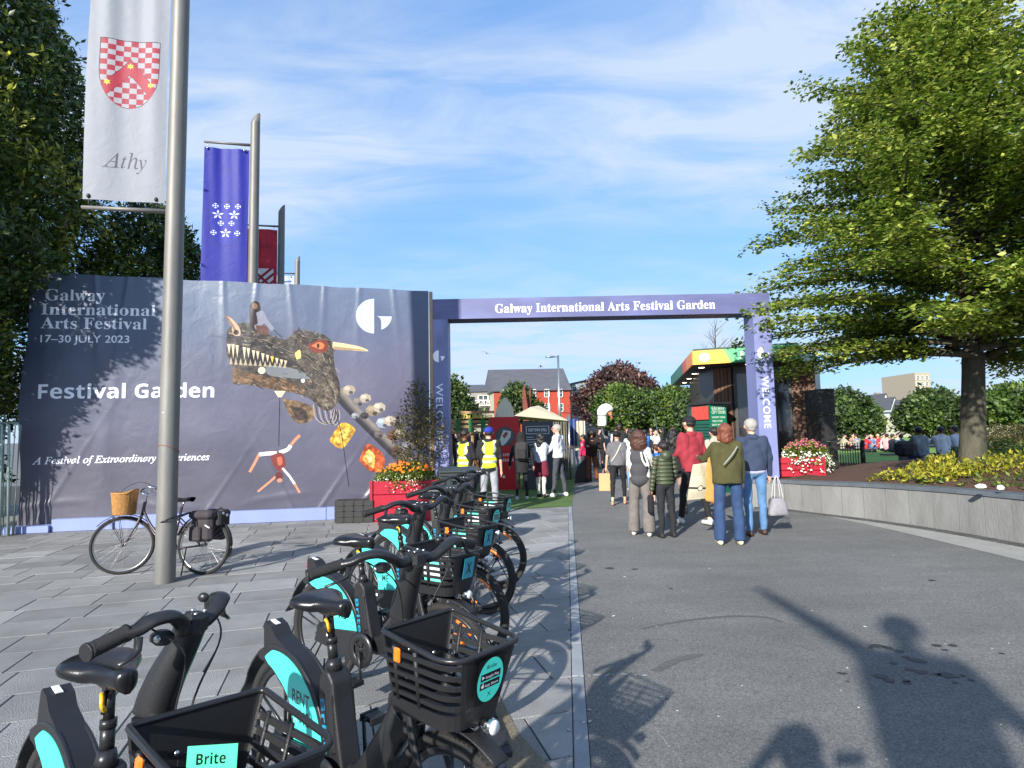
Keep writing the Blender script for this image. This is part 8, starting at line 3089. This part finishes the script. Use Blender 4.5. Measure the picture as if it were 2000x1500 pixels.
a, b_ = bp(1733, 794, 99), bp(1763, 794, 99)
m = MB(); m.box(((a.x + b_.x) / 2, 100, a.z), (b_.x - a.x, 3, 1.5)); m.build('red_roof', mat('red_roof', S(180, 74, 56), .8), wb)
b3 = thing('brown_townhouse', 'tan and grey townhouse left of the white gabled building', 'building', (0, 0, 0))
a, b_ = bp(1700, 782, 104), bp(1728, 782, 104)
m = MB(); m.box(((a.x + b_.x) / 2, 108, a.z / 2), (b_.x - a.x, 8, a.z)); m.build('wall', mat('tan_render', S(156, 146, 128), .85), b3)
m = MB(); m.box((b_.x - .6, 105, a.z + .6), (.8, .8, 1.6)); m.box((a.x + .8, 105, a.z + .4), (.7, .8, 1.2)); m.build('chimney', M_stone, b3)
cb_ = thing('cream_building', 'cream stone building with dark windows beyond the tree at the right edge', 'building', (0, 0, 0))
a, b_ = bp(1870, 832, 60), bp(2060, 832, 60)
m = MB(); m.box(((a.x + b_.x) / 2, 65, a.z / 2 + .6), (b_.x - a.x + 6, 10, a.z + 1.2)); m.build('wall', mat('cream_stone', S(204, 194, 174), .8, var=.1), cb_)
winrow(cb_, [(1952, 846), (1978, 846), (1900, 846)], 60, .9, .9)
t = thing('tall_pale_building', 'tall pale building hidden among the leaves above the seated group', 'building', (0, 0, 0))
a, b_ = bp(1786, 728, 110), bp(1816, 728, 110)
m = MB(); m.box(((a.x + b_.x) / 2, 115, a.z / 2), (b_.x - a.x, 10, a.z)); m.build('wall', mat('tan_render', S(156, 146, 128), .85), t); winrow(t, [(1792 + 9 * (k % 3), 738 + 12 * (k // 3)) for k in range(9)], 110, .5, .8)

# ---- trees beyond
M_lc = leafmat('copper_leaf', S(44, 30, 30), S(78, 52, 46), S(120, 84, 70), transl=.25)
M_lg = leafmat('far_green_leaf', S(44, 62, 24), S(78, 104, 40), S(128, 144, 62), transl=.3)
M_ld = leafmat('far_dark_leaf', S(34, 50, 24), S(60, 82, 34), S(100, 120, 50), transl=.25)


def far_tree(x_, ytop, ybot, wpx, Yd, label, m_, seed, n=900, leaf=.4, group='park trees beyond the gate'):
    c = bp(x_, ybot, Yd); top = bp(x_, ytop, Yd).z; rr = wpx / 2 / 1150 * Yd
    z0_ = max(.2, c.z); H_ = top - z0_
    return clump_tree((c.x, Yd, 0), [(z0_, rr * .55), (z0_ + .2 * H_, rr * .95), (z0_ + .5 * H_, rr), (z0_ + .78 * H_, rr * .72), (top - .02 * H_, rr * .12)], label, seed=seed, n=n, per=7, leaf=leaf,
                      name='park_tree', trunk=(.18, max(.5, z0_)), mleaf=m_, noise=.16, lw=.6, group=group, inner=.3, freq=.6)


far_tree(1213, 714, 835, 150, 44, 'wide copper-leaved tree rising above the green trees behind the crowd', M_lc, 2, 1900, .30)
far_tree(1212, 752, 838, 92, 36, 'round green tree in front of the copper-leaved tree', M_lg, 3, 1200, .24)
far_tree(1262, 764, 838, 76, 38, 'green tree just right of the copper-leaved tree', M_ld, 4, 1000, .24)
far_tree(1318, 756, 846, 100, 36, 'green tree under the left tip of the kiosk canopy', M_lg, 5, 1300, .24)
far_tree(1362, 760, 850, 70, 32, 'green tree beside the kiosk wall', M_ld, 6, 900, .22)
far_tree(888, 742, 830, 46, 40, 'dark green tree at the left inside of the gate', M_ld, 7, 900, .26)
far_tree(905, 784, 830, 50, 40.5, 'low green tree beside the left gate leg, lower of two', M_ld, 17, 700, .26)
far_tree(1012, 752, 822, 62, 48, 'green tree standing in front of the red building', M_ld, 8, 900, .30)
far_tree(1045, 790, 822, 30, 48.5, 'small green tree in front of the red building, right of the rust sculpture', M_ld, 18, 400, .28)
far_tree(1650, 762, 850, 92, 34, 'leafy green tree behind the iron railing', M_ld, 9, 1200, .22, 'park trees right of the kiosk')
far_tree(1696, 786, 850, 46, 38, 'lighter green tree between the railing and the white building', M_lg, 10, 900, .22, 'park trees right of the kiosk')
far_tree(1826, 766, 846, 112, 34, 'round dark tree behind the seated group', M_ld, 11, 1500, .26, 'park trees right of the kiosk')
far_tree(1990, 756, 826, 130, 30, 'green tree at the right edge behind the big trunk', M_lg, 12, 1300, .26, 'park trees right of the kiosk')
# bare-topped young tree above the kiosk
yt = thing('bare_sapling', 'thin bare young tree rising behind the kiosk canopy', 'tree', (0, 0, 0))
c0 = bp(1398, 700, 19.5)
m = MB(); q = random.Random(3)
m.tube([(c0.x, 19.5, 0), (c0.x, 19.5, c0.z - .3), (c0.x + .03, 19.5, c0.z + 1.3)], [.05, .03, .004], 6)
for i in range(26):
    z_ = c0.z - .5 + i * .06; a = q.uniform(0, 2 * PI); l = q.uniform(.35, .95) * (1 - i / 40)
    e = (c0.x + l * math.cos(a), 19.5 + l * math.sin(a), z_ + l * .85)
    m.tube([(c0.x, 19.5, z_), e], [.010, .003], 4, caps=False)
    for k in range(2):
        f = q.uniform(.4, .8); s0 = (c0.x + l * f * math.cos(a), 19.5 + l * f * math.sin(a), z_ + l * .85 * f)
        m.tube([s0, (s0[0] + q.uniform(-.2, .2), s0[1], s0[2] + q.uniform(.1, .3))], .003, 3, caps=False)
m.build('branches', M_bark2, yt, fix=False)

# ---- fairground side: stalls, sculpture, lamp, tents
M_rust = mat('rusted_steel', S(112, 58, 46), .85, var=.25, scale=2)
sc = thing('rust_sculpture', 'rust-brown twin sail sculpture standing before the red building', 'sculpture', (0, 0, 0))
for (pts, dy_) in (([(1022, 822), (1020, 762), (1024, 750), (1030, 790), (1034, 822)], 0), ([(1030, 822), (1028, 790), (1038, 746), (1036, 780), (1042, 822)], .5)):
    b = MB(); v = [bp(x_, y_, 40) for x_, y_ in pts]
    b.prism([(p.x, p.z) for p in v], lambda a, c, d: (a, d, c), 40 + dy_, 40.25 + dy_); b.build('sail', M_rust, sc)
st_ = thing('burger_booth', 'bright red food booth with a round hot dog emblem behind the hi-vis men', 'booth', (0, 0, 0))
Yb = 17.0
a, b_ = bp(956, 815, Yb), bp(1016, 935, Yb)
cvr = Canvas(b_.x - a.x, a.z, 260, (206, 16, 24))
W_ = cvr.W; H_ = cvr.H
cvr.disc(W_ * .52, H_ * .73, W_ * .33, (74, 74, 72)); cvr.disc(W_ * .52, H_ * .73, W_ * .30, (86, 88, 86))
cvr.poly([(W_ * (.3 + .0), H_ * .66), (W_ * .46, H_ * .82), (W_ * .72, H_ * .80), (W_ * .70, H_ * .72), (W_ * .55, H_ * .64), (W_ * .42, H_ * .60)], (224, 222, 216))
cvr.poly([(W_ * .42, H_ * .74), (W_ * .56, H_ * .80), (W_ * .62, H_ * .77), (W_ * .5, H_ * .70)], (150, 80, 56))
cvr.text('Gourmet', W_ * .16, H_ * .46, w=W_ * .72, h=H_ * .045, col=(238, 230, 226), font='bold'); cvr.text('Sausage', W_ * .2, H_ * .39, w=W_ * .62, h=H_ * .045, col=(238, 230, 226), font='bold')
cvr.disc(W_ * .45, H_ * .18, W_ * .05, (236, 236, 236)); cvr.disc(W_ * .45, H_ * .1, W_ * .1, (190, 30, 34))
m = MB(); m.add([(a.x, Yb, 0), (b_.x, Yb, 0), (b_.x, Yb, a.z), (a.x, Yb, a.z)], [(0, 1, 2, 3)])
m.build('front_board', printmat('booth_front_print', cvr.image('booth_front'), rough=.4), st_, fix=False, uvf=lambda c: ((c.x - a.x) / W_, c.z / H_))
m = MB(); m.box(((a.x + b_.x) / 2, Yb + .81, a.z / 2), (b_.x - a.x, 1.6, a.z)); m.build('booth_body', mat('booth_red', S(196, 20, 26), .4), st_)
gr_ = thing('grill_board', 'tall dark grey menu board for the grill beside the red booth', 'menu board', (0, 0, 0))
a, b_ = bp(1019, 824, 16.9), bp(1083, 932, 16.9)
cvm = Canvas(b_.x - a.x, a.z, 300, (70, 72, 78)); W_ = cvm.W; H_ = cvm.H
for k in range(4):
    pass
x0, x1, y0, y1 = W_ * .14, W_ * .86, H_ * .82, H_ * .93
for p_, q_ in (((x0, y0), (x1, y0)), ((x1, y0), (x1, y1)), ((x1, y1), (x0, y1)), ((x0, y1), (x0, y0))): cvm.line([p_, q_], .016, (226, 226, 226))
cvm.text('OUR TOWN GRILL', W_ * .2, H_ * .855, w=W_ * .6, h=H_ * .042, col=(236, 236, 236), font='bold')
for k, (yy, w_) in enumerate([(.77, .22), (.735, .3), (.70, .42), (.66, .3), (.60, .4), (.565, .46), (.53, .38), (.46, .3), (.42, .42), (.38, .5), (.30, .34)]): cvm.line([(W_ * .14, H_ * yy), (W_ * (.14 + w_), H_ * yy)], .018, (206, 206, 206))
m = MB(); m.add([(a.x, 16.9, 0), (b_.x, 16.9, 0), (b_.x, 16.9, a.z), (a.x, 16.9, a.z)], [(0, 1, 2, 3)])
m.build('board', printmat('menu_print', cvm.image('menu_board'), rough=.5), gr_, fix=False, uvf=lambda c: ((c.x - a.x) / W_, c.z / H_))
m = MB(); m.box(((a.x + b_.x) / 2, 16.96, a.z / 2), (b_.x - a.x, .10, a.z)); m.build('panel', M_dkpan, gr_)
tn = thing('beige_tent', 'beige canvas tent with two peaks and grey side wall behind the booths', 'tent', (0, 0, 0))
M_cv = mat('tent_canvas', S(206, 190, 158), .8, var=.06); M_cvg = mat('tent_wall', S(112, 108, 96), .8, var=.12, scale=3)
e0, e1, ap = bp(1004, 812, 20), bp(1112, 822, 20), bp(1036, 795, 22)
ap2 = bp(1052, 799, 24)
m = MB(); m.add([(e0.x, 20, e0.z), (e1.x, 20, e1.z), (e1.x + .3, 25, e1.z), (e0.x, 25, e0.z), (ap.x, 22, ap.z), (ap2.x, 24, ap2.z + .15)], [(0, 1, 4), (1, 5, 4), (1, 2, 5), (2, 3, 5), (3, 4, 5), (3, 0, 4)]); m.build('roof', M_cv, tn)
w0, w1 = bp(1078, 824, 20), bp(1110, 910, 20)
b = MB()
for k in range(22):
    f0, f1 = k / 22, (k + 1) / 22
    xa, xb = w0.x + (w1.x - w0.x) * f0, w0.x + (w1.x - w0.x) * f1
    ya, yb_ = 20.02 + .06 * math.sin(k * 1.7), 20.02 + .06 * math.sin((k + 1) * 1.7)
    b.add([(xa, ya, .3), (xb, yb_, .3), (xb, yb_, w0.z), (xa, ya, w0.z)], [(0, 1, 2, 3)])
b.build('side_wall', M_cvg, tn)
for x_ in (1008, 1111): 
    p = bp(x_, 820, 20.1); m = MB(); m.tube([(p.x, 20.1, 0), (p.x, 20.1, e0.z)], .04, 6); m.build('pole', M_steel, tn)
dm = thing('dark_boat_sails', 'dark grey pleated canopy shaped like folded sails behind the red booth', 'canopy', (0, 0, 0))
m = MB(); v = [bp(x_, y_, 24) for x_, y_ in [(966, 824), (969, 800), (982, 778), (989, 776), (1002, 796), (1005, 824)]]
m.prism([(p.x, p.z) for p in v], lambda a, c, d: (a, d, c), 24, 25.2); m.build('cloth', mat('dark_cloth', S(60, 70, 74), .7, var=.3, scale=6, stretch=(6, 1, .5)), dm)
# timber bar sign with lettering and bar roof
hb_ = thing('timber_bar', 'timber outdoor bar with a lettered roof sign and string lights behind the hi-vis men', 'bar', (0, 0, 0))
M_pine = mat('pine_timber', S(168, 136, 96), .8, var=.2, scale=4)
Yh = 21.0
for (x0, y0, x1, y1, th) in [(898, 806, 965, 806, .09), (898, 819, 965, 819, .09), (878, 823, 955, 823, .14), (880, 834, 955, 834, .10), (880, 846, 955, 846, .07)]:
    a, b_ = bp(x0, y0, Yh), bp(x1, y1, Yh); m = MB(); m.box(((a.x + b_.x) / 2, Yh, a.z), (b_.x - a.x, .12, th)); m.build('beam', M_pine, hb_)
for x_ in (880, 900, 922, 945, 955):
    a = bp(x_, 820, Yh); m = MB(); m.box((a.x, Yh + .1, a.z / 2), (.10, .10, a.z)); m.build('post', M_pine, hb_)
v, tri_ = text_tris('The Heineken', 'serif', .02)
a, b_ = bp(904, 817, Yh), bp(962, 817, Yh); k = (b_.x - a.x) / v[:, 0].max()
m = MB(); m.add([(a.x + p[0] * k, Yh - .10, a.z + p[1] * k * 1.15) for p in v], [tuple(int(i_) for i_ in t_) for t_ in tri_]); m.build('lettering', mat('gold_letter', S(206, 190, 90), .5), hb_)
m = MB(); a = bp(880, 826, Yh + 1); b_ = bp(955, 826, Yh + 1); m.box(((a.x + b_.x) / 2, Yh + 1.6, a.z), (b_.x - a.x, 3, .08)); m.build('roof', M_dkpan, hb_)
for k in range(3):
    a = bp(895 + k * 24, 812, Yh); m = MB(); m.box((a.x, Yh - .08, a.z - .35), (.14, .03, .45)); m.build('green_pennant', mat('green_pennant', S(40, 120, 60), .6), hb_)
# blue and white cloth items and grey site blocks at the turf's far end
bl = thing('concrete_ballast', 'pale grey concrete ballast block at the corner of the turf', 'ballast block', (0, 0, 0))
a, b_ = G(1090, 936), G(1125, 936); m = MB(); m.box(((a.x + b_.x) / 2, a.y + .35, .20), (b_.x - a.x, .6, .40), bev=.01); m.build('block', M_conc, bl)
wl = thing('black_barrier', 'low black curved barrier sheet beside the concrete block', 'barrier', (0, 0, 0))
a = G(1123, 944); m = MB(); m.prism([(0, 0), (1.0, 0), (1.0, .8), (.7, .78), (.3, .6), (.05, .35)], lambda u, w_, d: (a.x + u * .62, a.y + d + u * .6, w_), 0, .06); m.build('panel', mat('black_sheet', S(52, 54, 58), .6), wl)
for i, (x_, y0, y1, col, nm, lb) in enumerate([(1118, 818, 870, (36, 66, 130), 'blue_flag', 'dark blue cloth hanging at the tent corner'), (1132, 822, 880, (190, 180, 160), 'cream_flag', 'cream cloth panel hanging right of the blue cloth')]):
    a, c = bp(x_, y0, 22), bp(x_, y1, 22); t = thing(nm, lb, 'cloth', (a.x, 22, 0))
    b = MB()
    for k in range(10):
        b.add([(-.2 + .04 * k, .04 * math.sin(k * 1.5), c.z), (-.16 + .04 * k, .04 * math.sin(k * 1.5 + 1.5), c.z), (-.16 + .04 * k, .04 * math.sin(k * 1.5 + 1.5), a.z), (-.2 + .04 * k, .04 * math.sin(k * 1.5), a.z)], [(0, 1, 2, 3)])
    b.build('cloth', mat(nm, S(*col), .8), t); b = MB(); b.tube([(-.22, 0, 0), (-.22, 0, a.z + .1)], .025, 6); b.build('pole', M_steel, t)
lp = thing('street_lamp', 'tall grey street lamp with one arm in front of the red building', 'street lamp', (0, 0, 0))
a, tp_ = bp(1096, 825, 30), bp(1090, 694, 30); arm = bp(1068, 697, 30)
m = MB(); m.tube([(tp_.x, 30, 0), (tp_.x, 30, tp_.z)], [.09, .05], 10); m.build('post', M_steel, lp)
m = MB(); m.tube([(tp_.x, 30, tp_.z - .1), (arm.x + .25, 30, arm.z + .02)], .025, 6); m.build('arm', M_steel, lp)
m = MB(); m.ell((arm.x + .2, 30, arm.z + .0), (.30, .12, .05), 12, 6); m.build('lamp_head', M_steel, lp)
# white goose head prop
gs_ = thing('goose_prop', 'large white goose head prop with orange beak above the crowd', 'prop', (0, 0, 0))
v = [bp(x_, y_, 26) for x_, y_ in [(1176, 832), (1176, 815), (1175, 804), (1181, 799), (1188, 801), (1190, 806)]]
m = MB(); m.tube(spline([tuple(p) for p in v], 5), [.20, .20, .20, .20, .19, .19, .19, .19, .19, .19, .20, .20, .21, .22, .22, .23, .24, .25, .25, .25, .24, .23, .20, .16, .12, .08], 14, upv=(0, 1, 0)); m.build('head', mat('prop_white', S(232, 232, 230), .6), gs_)
m = MB(); a, c = bp(1191, 806, 25.8), bp(1196, 818, 25.7); m.tube([tuple(a), tuple(c)], [.10, .02], 8); m.build('beak', mat('prop_beak', S(190, 110, 70), .6), gs_)
m = MB(); m.tube([(v[0].x, 26, 0), (v[0].x, 26, v[0].z)], .05, 6); m.build('stand', M_steel, gs_)
# cable and pole over the crowd
cbz = MB(); pts = [bp(x_, y_, 18) for x_, y_ in [(1100, 806), (1200, 812), (1290, 800), (1372, 766)]]
cbz.tube(spline([tuple(p) for p in pts], 6), .012, 5); tag(cbz.build('overhead_cable', M_plast), 'thin dark cable sagging over the crowd to the kiosk', 'cable')
a, c = bp(1278, 808, 17), bp(1291, 880, 17); m = MB(); m.tube([tuple(c), tuple(a)], .012, 6); tag(m.build('white_pole', M_wfr), 'thin white leaning pole rising from the crowd', 'pole')
# two gulls
for i, (x_, y_, l_) in enumerate([(952, 690, 'gull flying upright over the bar, nearer the gate leg'), (1055, 716, 'gull gliding level left of the street lamp')]):
    p = bp(x_, y_, 40); t = thing('gull', l_, 'bird', p, R(30 + 60 * i)); b = MB(); b.ell((0, 0, 0), (.05, .2, .05), 8, 6)
    b.add([(0, .06, .03), (.45, .0, .16 - .1 * i), (.5, -.06, .15 - .1 * i), (0, -.06, .03)], [(0, 1, 2, 3)]); b.add([(0, .06, .03), (-.45, .0, .16 - .1 * i), (-.5, -.06, .15 - .1 * i), (0, -.06, .03)], [(0, 3, 2, 1)]); b.build('gull_body', mat('gull', S(150, 150, 156), .7), t)

# ---- distant people (simple but whole figures)
def small_person(label, x_, yfeet, h, col, col2, hair_, face=0, Yd=None, group=None, seat=False, sk='pale', z=0.0):
    if Yd is None:
        v = G(x_, yfeet, z); X_, Y_ = v.x, v.y
    else:
        v = P(x_, yfeet, Yd); X_, Y_ = v.x, Yd
    pose = dict(lhip=random.uniform(-6, 8), rhip=random.uniform(-6, 8), larm=(random.uniform(0, 30), 10, random.uniform(10, 60)), rarm=(random.uniform(0, 30), 10, random.uniform(10, 60)))
    if seat: pose.update(lhip=84, rhip=80, lknee=80, rknee=84, larm=(50, 10, 50), rarm=(46, 10, 60))
    return person(label, X_, Y_, h, R(face), sk, top=cloth('c%d_%d_%d' % col, col), sleeves=random.choice([.45, 1]), bottom=cloth('c%d_%d_%d' % col2, col2), hair=random.choice(['short', 'bob']) if hair_ is HD else 'long', hairm=hair_,
                  shoes=K_SHOE, pose=pose, voxel=.022, group=group, z=z, seat=seat)


random.seed(12)
dk, nv, gy, wh_, rd = (34, 34, 38), (40, 48, 70), (110, 110, 114), (206, 206, 204), (150, 40, 44)
for i, (x_, y_, h, c1, c2, hr_, f, lb) in enumerate([
    (884, 925, 1.72, dk, nv, HD, 10, 'person in black standing nearest the left gate leg by the bar'),
    (900, 920, 1.66, (150, 140, 90), dk, HR_, 160, 'person in khaki behind the left hi-vis man'),
    (932, 918, 1.70, dk, dk, HK, -30, 'person in black between the two hi-vis men'),
    (942, 916, 1.62, wh_, nv, HD, 20, 'person in a white top seen between the hi-vis men near the bar'),
    (893, 905, 1.7, gy, dk, HK, 90, 'distant person in grey at the bar counter'),
    (921, 905, 1.75, nv, dk, HD, 200, 'distant person in navy at the bar counter'),
    (944, 902, 1.68, dk, gy, HR_, 100, 'distant person in dark clothes at the right end of the bar'),
    (1125, 915, 1.6, (130, 140, 150), (120, 150, 180), HD, 60, 'person in grey near the cream cloth beyond the turf'),
    (1172, 915, 1.72, dk, dk, HK, 200, 'person in black in the crowd right of the brown trousers figure'),
    (1186, 912, 1.66, gy, nv, HD, 30, 'person in grey in the crowd left of the paper bag woman'),
    (1228, 918, 1.7, nv, dk, HR_, 180, 'person in navy in the crowd behind the paper bag woman'),
    (1262, 922, 1.64, (60, 110, 180), nv, HD, 20, 'person in a blue top in the middle of the crowd'),
    (1282, 918, 1.62, wh_, dk, HD, 200, 'person in white in the crowd left of the boy'),
    (1298, 920, 1.72, dk, gy, HK, 60, 'person in black in the crowd above the boy'),
    (1160, 905, 1.7, rd, dk, HD, 10, 'distant person in dark red in the far crowd'),
    (1204, 904, 1.7, wh_, nv, HD, 190, 'distant person in white in the far crowd'),
    (1246, 903, 1.7, gy, dk, HD, 30, 'distant person in grey in the far crowd'),
    (1274, 902, 1.75, dk, dk, HK, 160, 'distant person in black in the far crowd'),
    (1316, 906, 1.68, (170, 150, 120), nv, HR_, 10, 'distant person in tan at the right of the far crowd')]):
    small_person(lb, x_, y_, h, c1, c2, hr_, f, group='visitors in the festival garden')

# seated group behind the bed
tbl = thing('picnic_table', 'grey picnic table behind the planting bed, by the seated group', 'table', (0, 0, 0))
tv = P(1830, 898, 17.5)
for k in range(5):
    b = MB(); b.box((tv.x, 17.3 + k * .16, .98), (2.0, .14, .04)); b.build('top_plank', mat('grey_timber', S(140, 136, 130), .8), tbl)
for s_ in (-1, 1):
    b = MB(); b.box((tv.x + s_ * .8, 17.6, .66), (.08, .7, .62)); b.build('leg', mat('grey_timber', S(140, 136, 130), .8), tbl)
    b = MB(); b.box((tv.x, 17.6 + s_ * .85, .72), (2.0, .28, .05)); b.build('bench', mat('grey_timber', S(140, 136, 130), .8), tbl)
for i, (x_, yd, c1, c2, hr_, f, lb) in enumerate([
    (1803, 16.8, (120, 128, 134), (96, 110, 160), HK, 0, 'seated person in grey top with back to the viewer behind the bed'),
    (1843, 17.0, (206, 208, 214), nv, HD, -20, 'seated person in white left of the tree trunk, middle of the group'),
    (1876, 17.3, (190, 198, 214), nv, HK, 20, 'seated person in pale blue shirt nearest the tree trunk'),
    (1890, 19.0, (60, 60, 60), dk, HD, 180, 'seated person in dark top across the table beside the trunk')]):
    v = P(x_, 880, yd)
    person(lb, v.x, yd, 1.70, R(f), 'mid' if i else 'brown', top=cloth('s%d' % i, c1), bottom=cloth('sb%d' % i, c2), hair='short', hairm=hr_, shoes=K_SHOE, seat=True, z=.32, bend=12,
           pose=dict(lhip=84, rhip=82, lknee=84, rknee=84, larm=(52, 10, 60), rarm=(50, 10, 50)), voxel=.014)
bg_ = thing('black_rucksack', 'black rucksack beside the seated person in grey', 'bag', (P(1768, 890, 16.8).x, 16.8, .74)); b = MB(); b.box((0, 0, .22), (.5, .3, .44), bev=.08); b.build('pack', cloth('backpack', (52, 50, 52)), bg_); b = MB(); b.box((0, -.17, .15), (.3, .05, .2), bev=.02); b.build('pocket', cloth('backpack_pocket', (40, 38, 40)), bg_)
cols = [(190, 40, 50), (206, 206, 208), (220, 150, 150), (60, 60, 66), (200, 196, 190), (90, 110, 150), (36, 36, 40), (170, 160, 140), (214, 120, 110), (120, 124, 130)]
for i, (x_, y_) in enumerate([(1716, 878), (1724, 880), (1734, 882), (1742, 884), (1752, 880), (1706, 882), (1634, 878), (1646, 880), (1664, 878), (1676, 879), (1690, 882), (1762, 886)]):
    v = G(x_, y_, .34)
    c1 = cols[i % 10]
    person('small seated figure in ' + ['red', 'white', 'pink', 'charcoal', 'cream', 'blue', 'black', 'tan', 'coral', 'grey', 'red', 'white'][i] + ' on the lawn ' + ('left' if x_ < 1700 else 'right') + ' of the railing post' + (', farther off' if i > 9 else ''), v.x, v.y, 1.65, R(random.uniform(0, 360)), 'pale',
           top=cloth('s_%d_%d_%d' % c1, c1), bottom=cloth('dark_trousers', (40, 42, 48)), hair='short', hairm=HD, shoes=K_SHOE, seat=True, z=.36 - .36, bend=10, pose=dict(lhip=84, rhip=82, lknee=60, rknee=40, larm=(40, 10, 40), rarm=(46, 10, 50)), voxel=.03, group='people sitting on the lawn')

# ---- a statue added out of view and the photographer, whose shadows reach into the picture
shadow_statue, J, A, hd, hr, up = person('weathered bronze statue with one raised arm standing on a stone plinth behind the viewpoint', -.85, -2.50, 2.6, R(-28), 'pale', top=cloth('x', (90, 90, 80)), bottom=cloth('x', (90, 90, 80)),
       hair='short', hairm=HD, shoes=K_SHOE, pose=dict(larm={'e': (-.23, .0, .93), 'w': (-.385, .0, 1.06)}, rarm=(14, 20, 40)), loose=1.08, wide=1.0, voxel=.03, z=1.42, topname='coat')
shadow_statue.name = 'statue'; shadow_statue['category'] = 'statue'
M_brz = mat('bronze', S(74, 78, 66), .5, metal=.6, var=.3, scale=3)
for k_, jb in enumerate(JOBS):
    if jb[0].parent == shadow_statue: JOBS[k_] = jb[:2] + ([M_brz],) + jb[3:]
b = MB(); b.box((0, 0, -.71), (.95, .80, 1.42), taper=.92, bev=.03); b.build('plinth', M_stone, shadow_statue)
person('photographer holding a phone with both hands, standing at the viewpoint', -.31, -.13, 1.82, R(0), 'pale', top=cloth('navy_jumper', (46, 58, 82)), bottom=cloth('dark_trousers', (40, 42, 48)), hair='short', hairm=HB_, shoes=K_SHOE,
       pose=dict(larm={'e': (-.15, .03, .80), 'w': (-.05, .075, .90)}, rarm={'e': (.15, .03, .80), 'w': (.05, .075, .90)}))
b = MB(); b.box((-.02, -.05, 1.63), (.15, .009, .075), bev=.003); tag(b.build('phone', M_black), 'black phone held at the viewpoint', 'phone')

flush()
bpy.data.scenes.remove(tmp_scene)
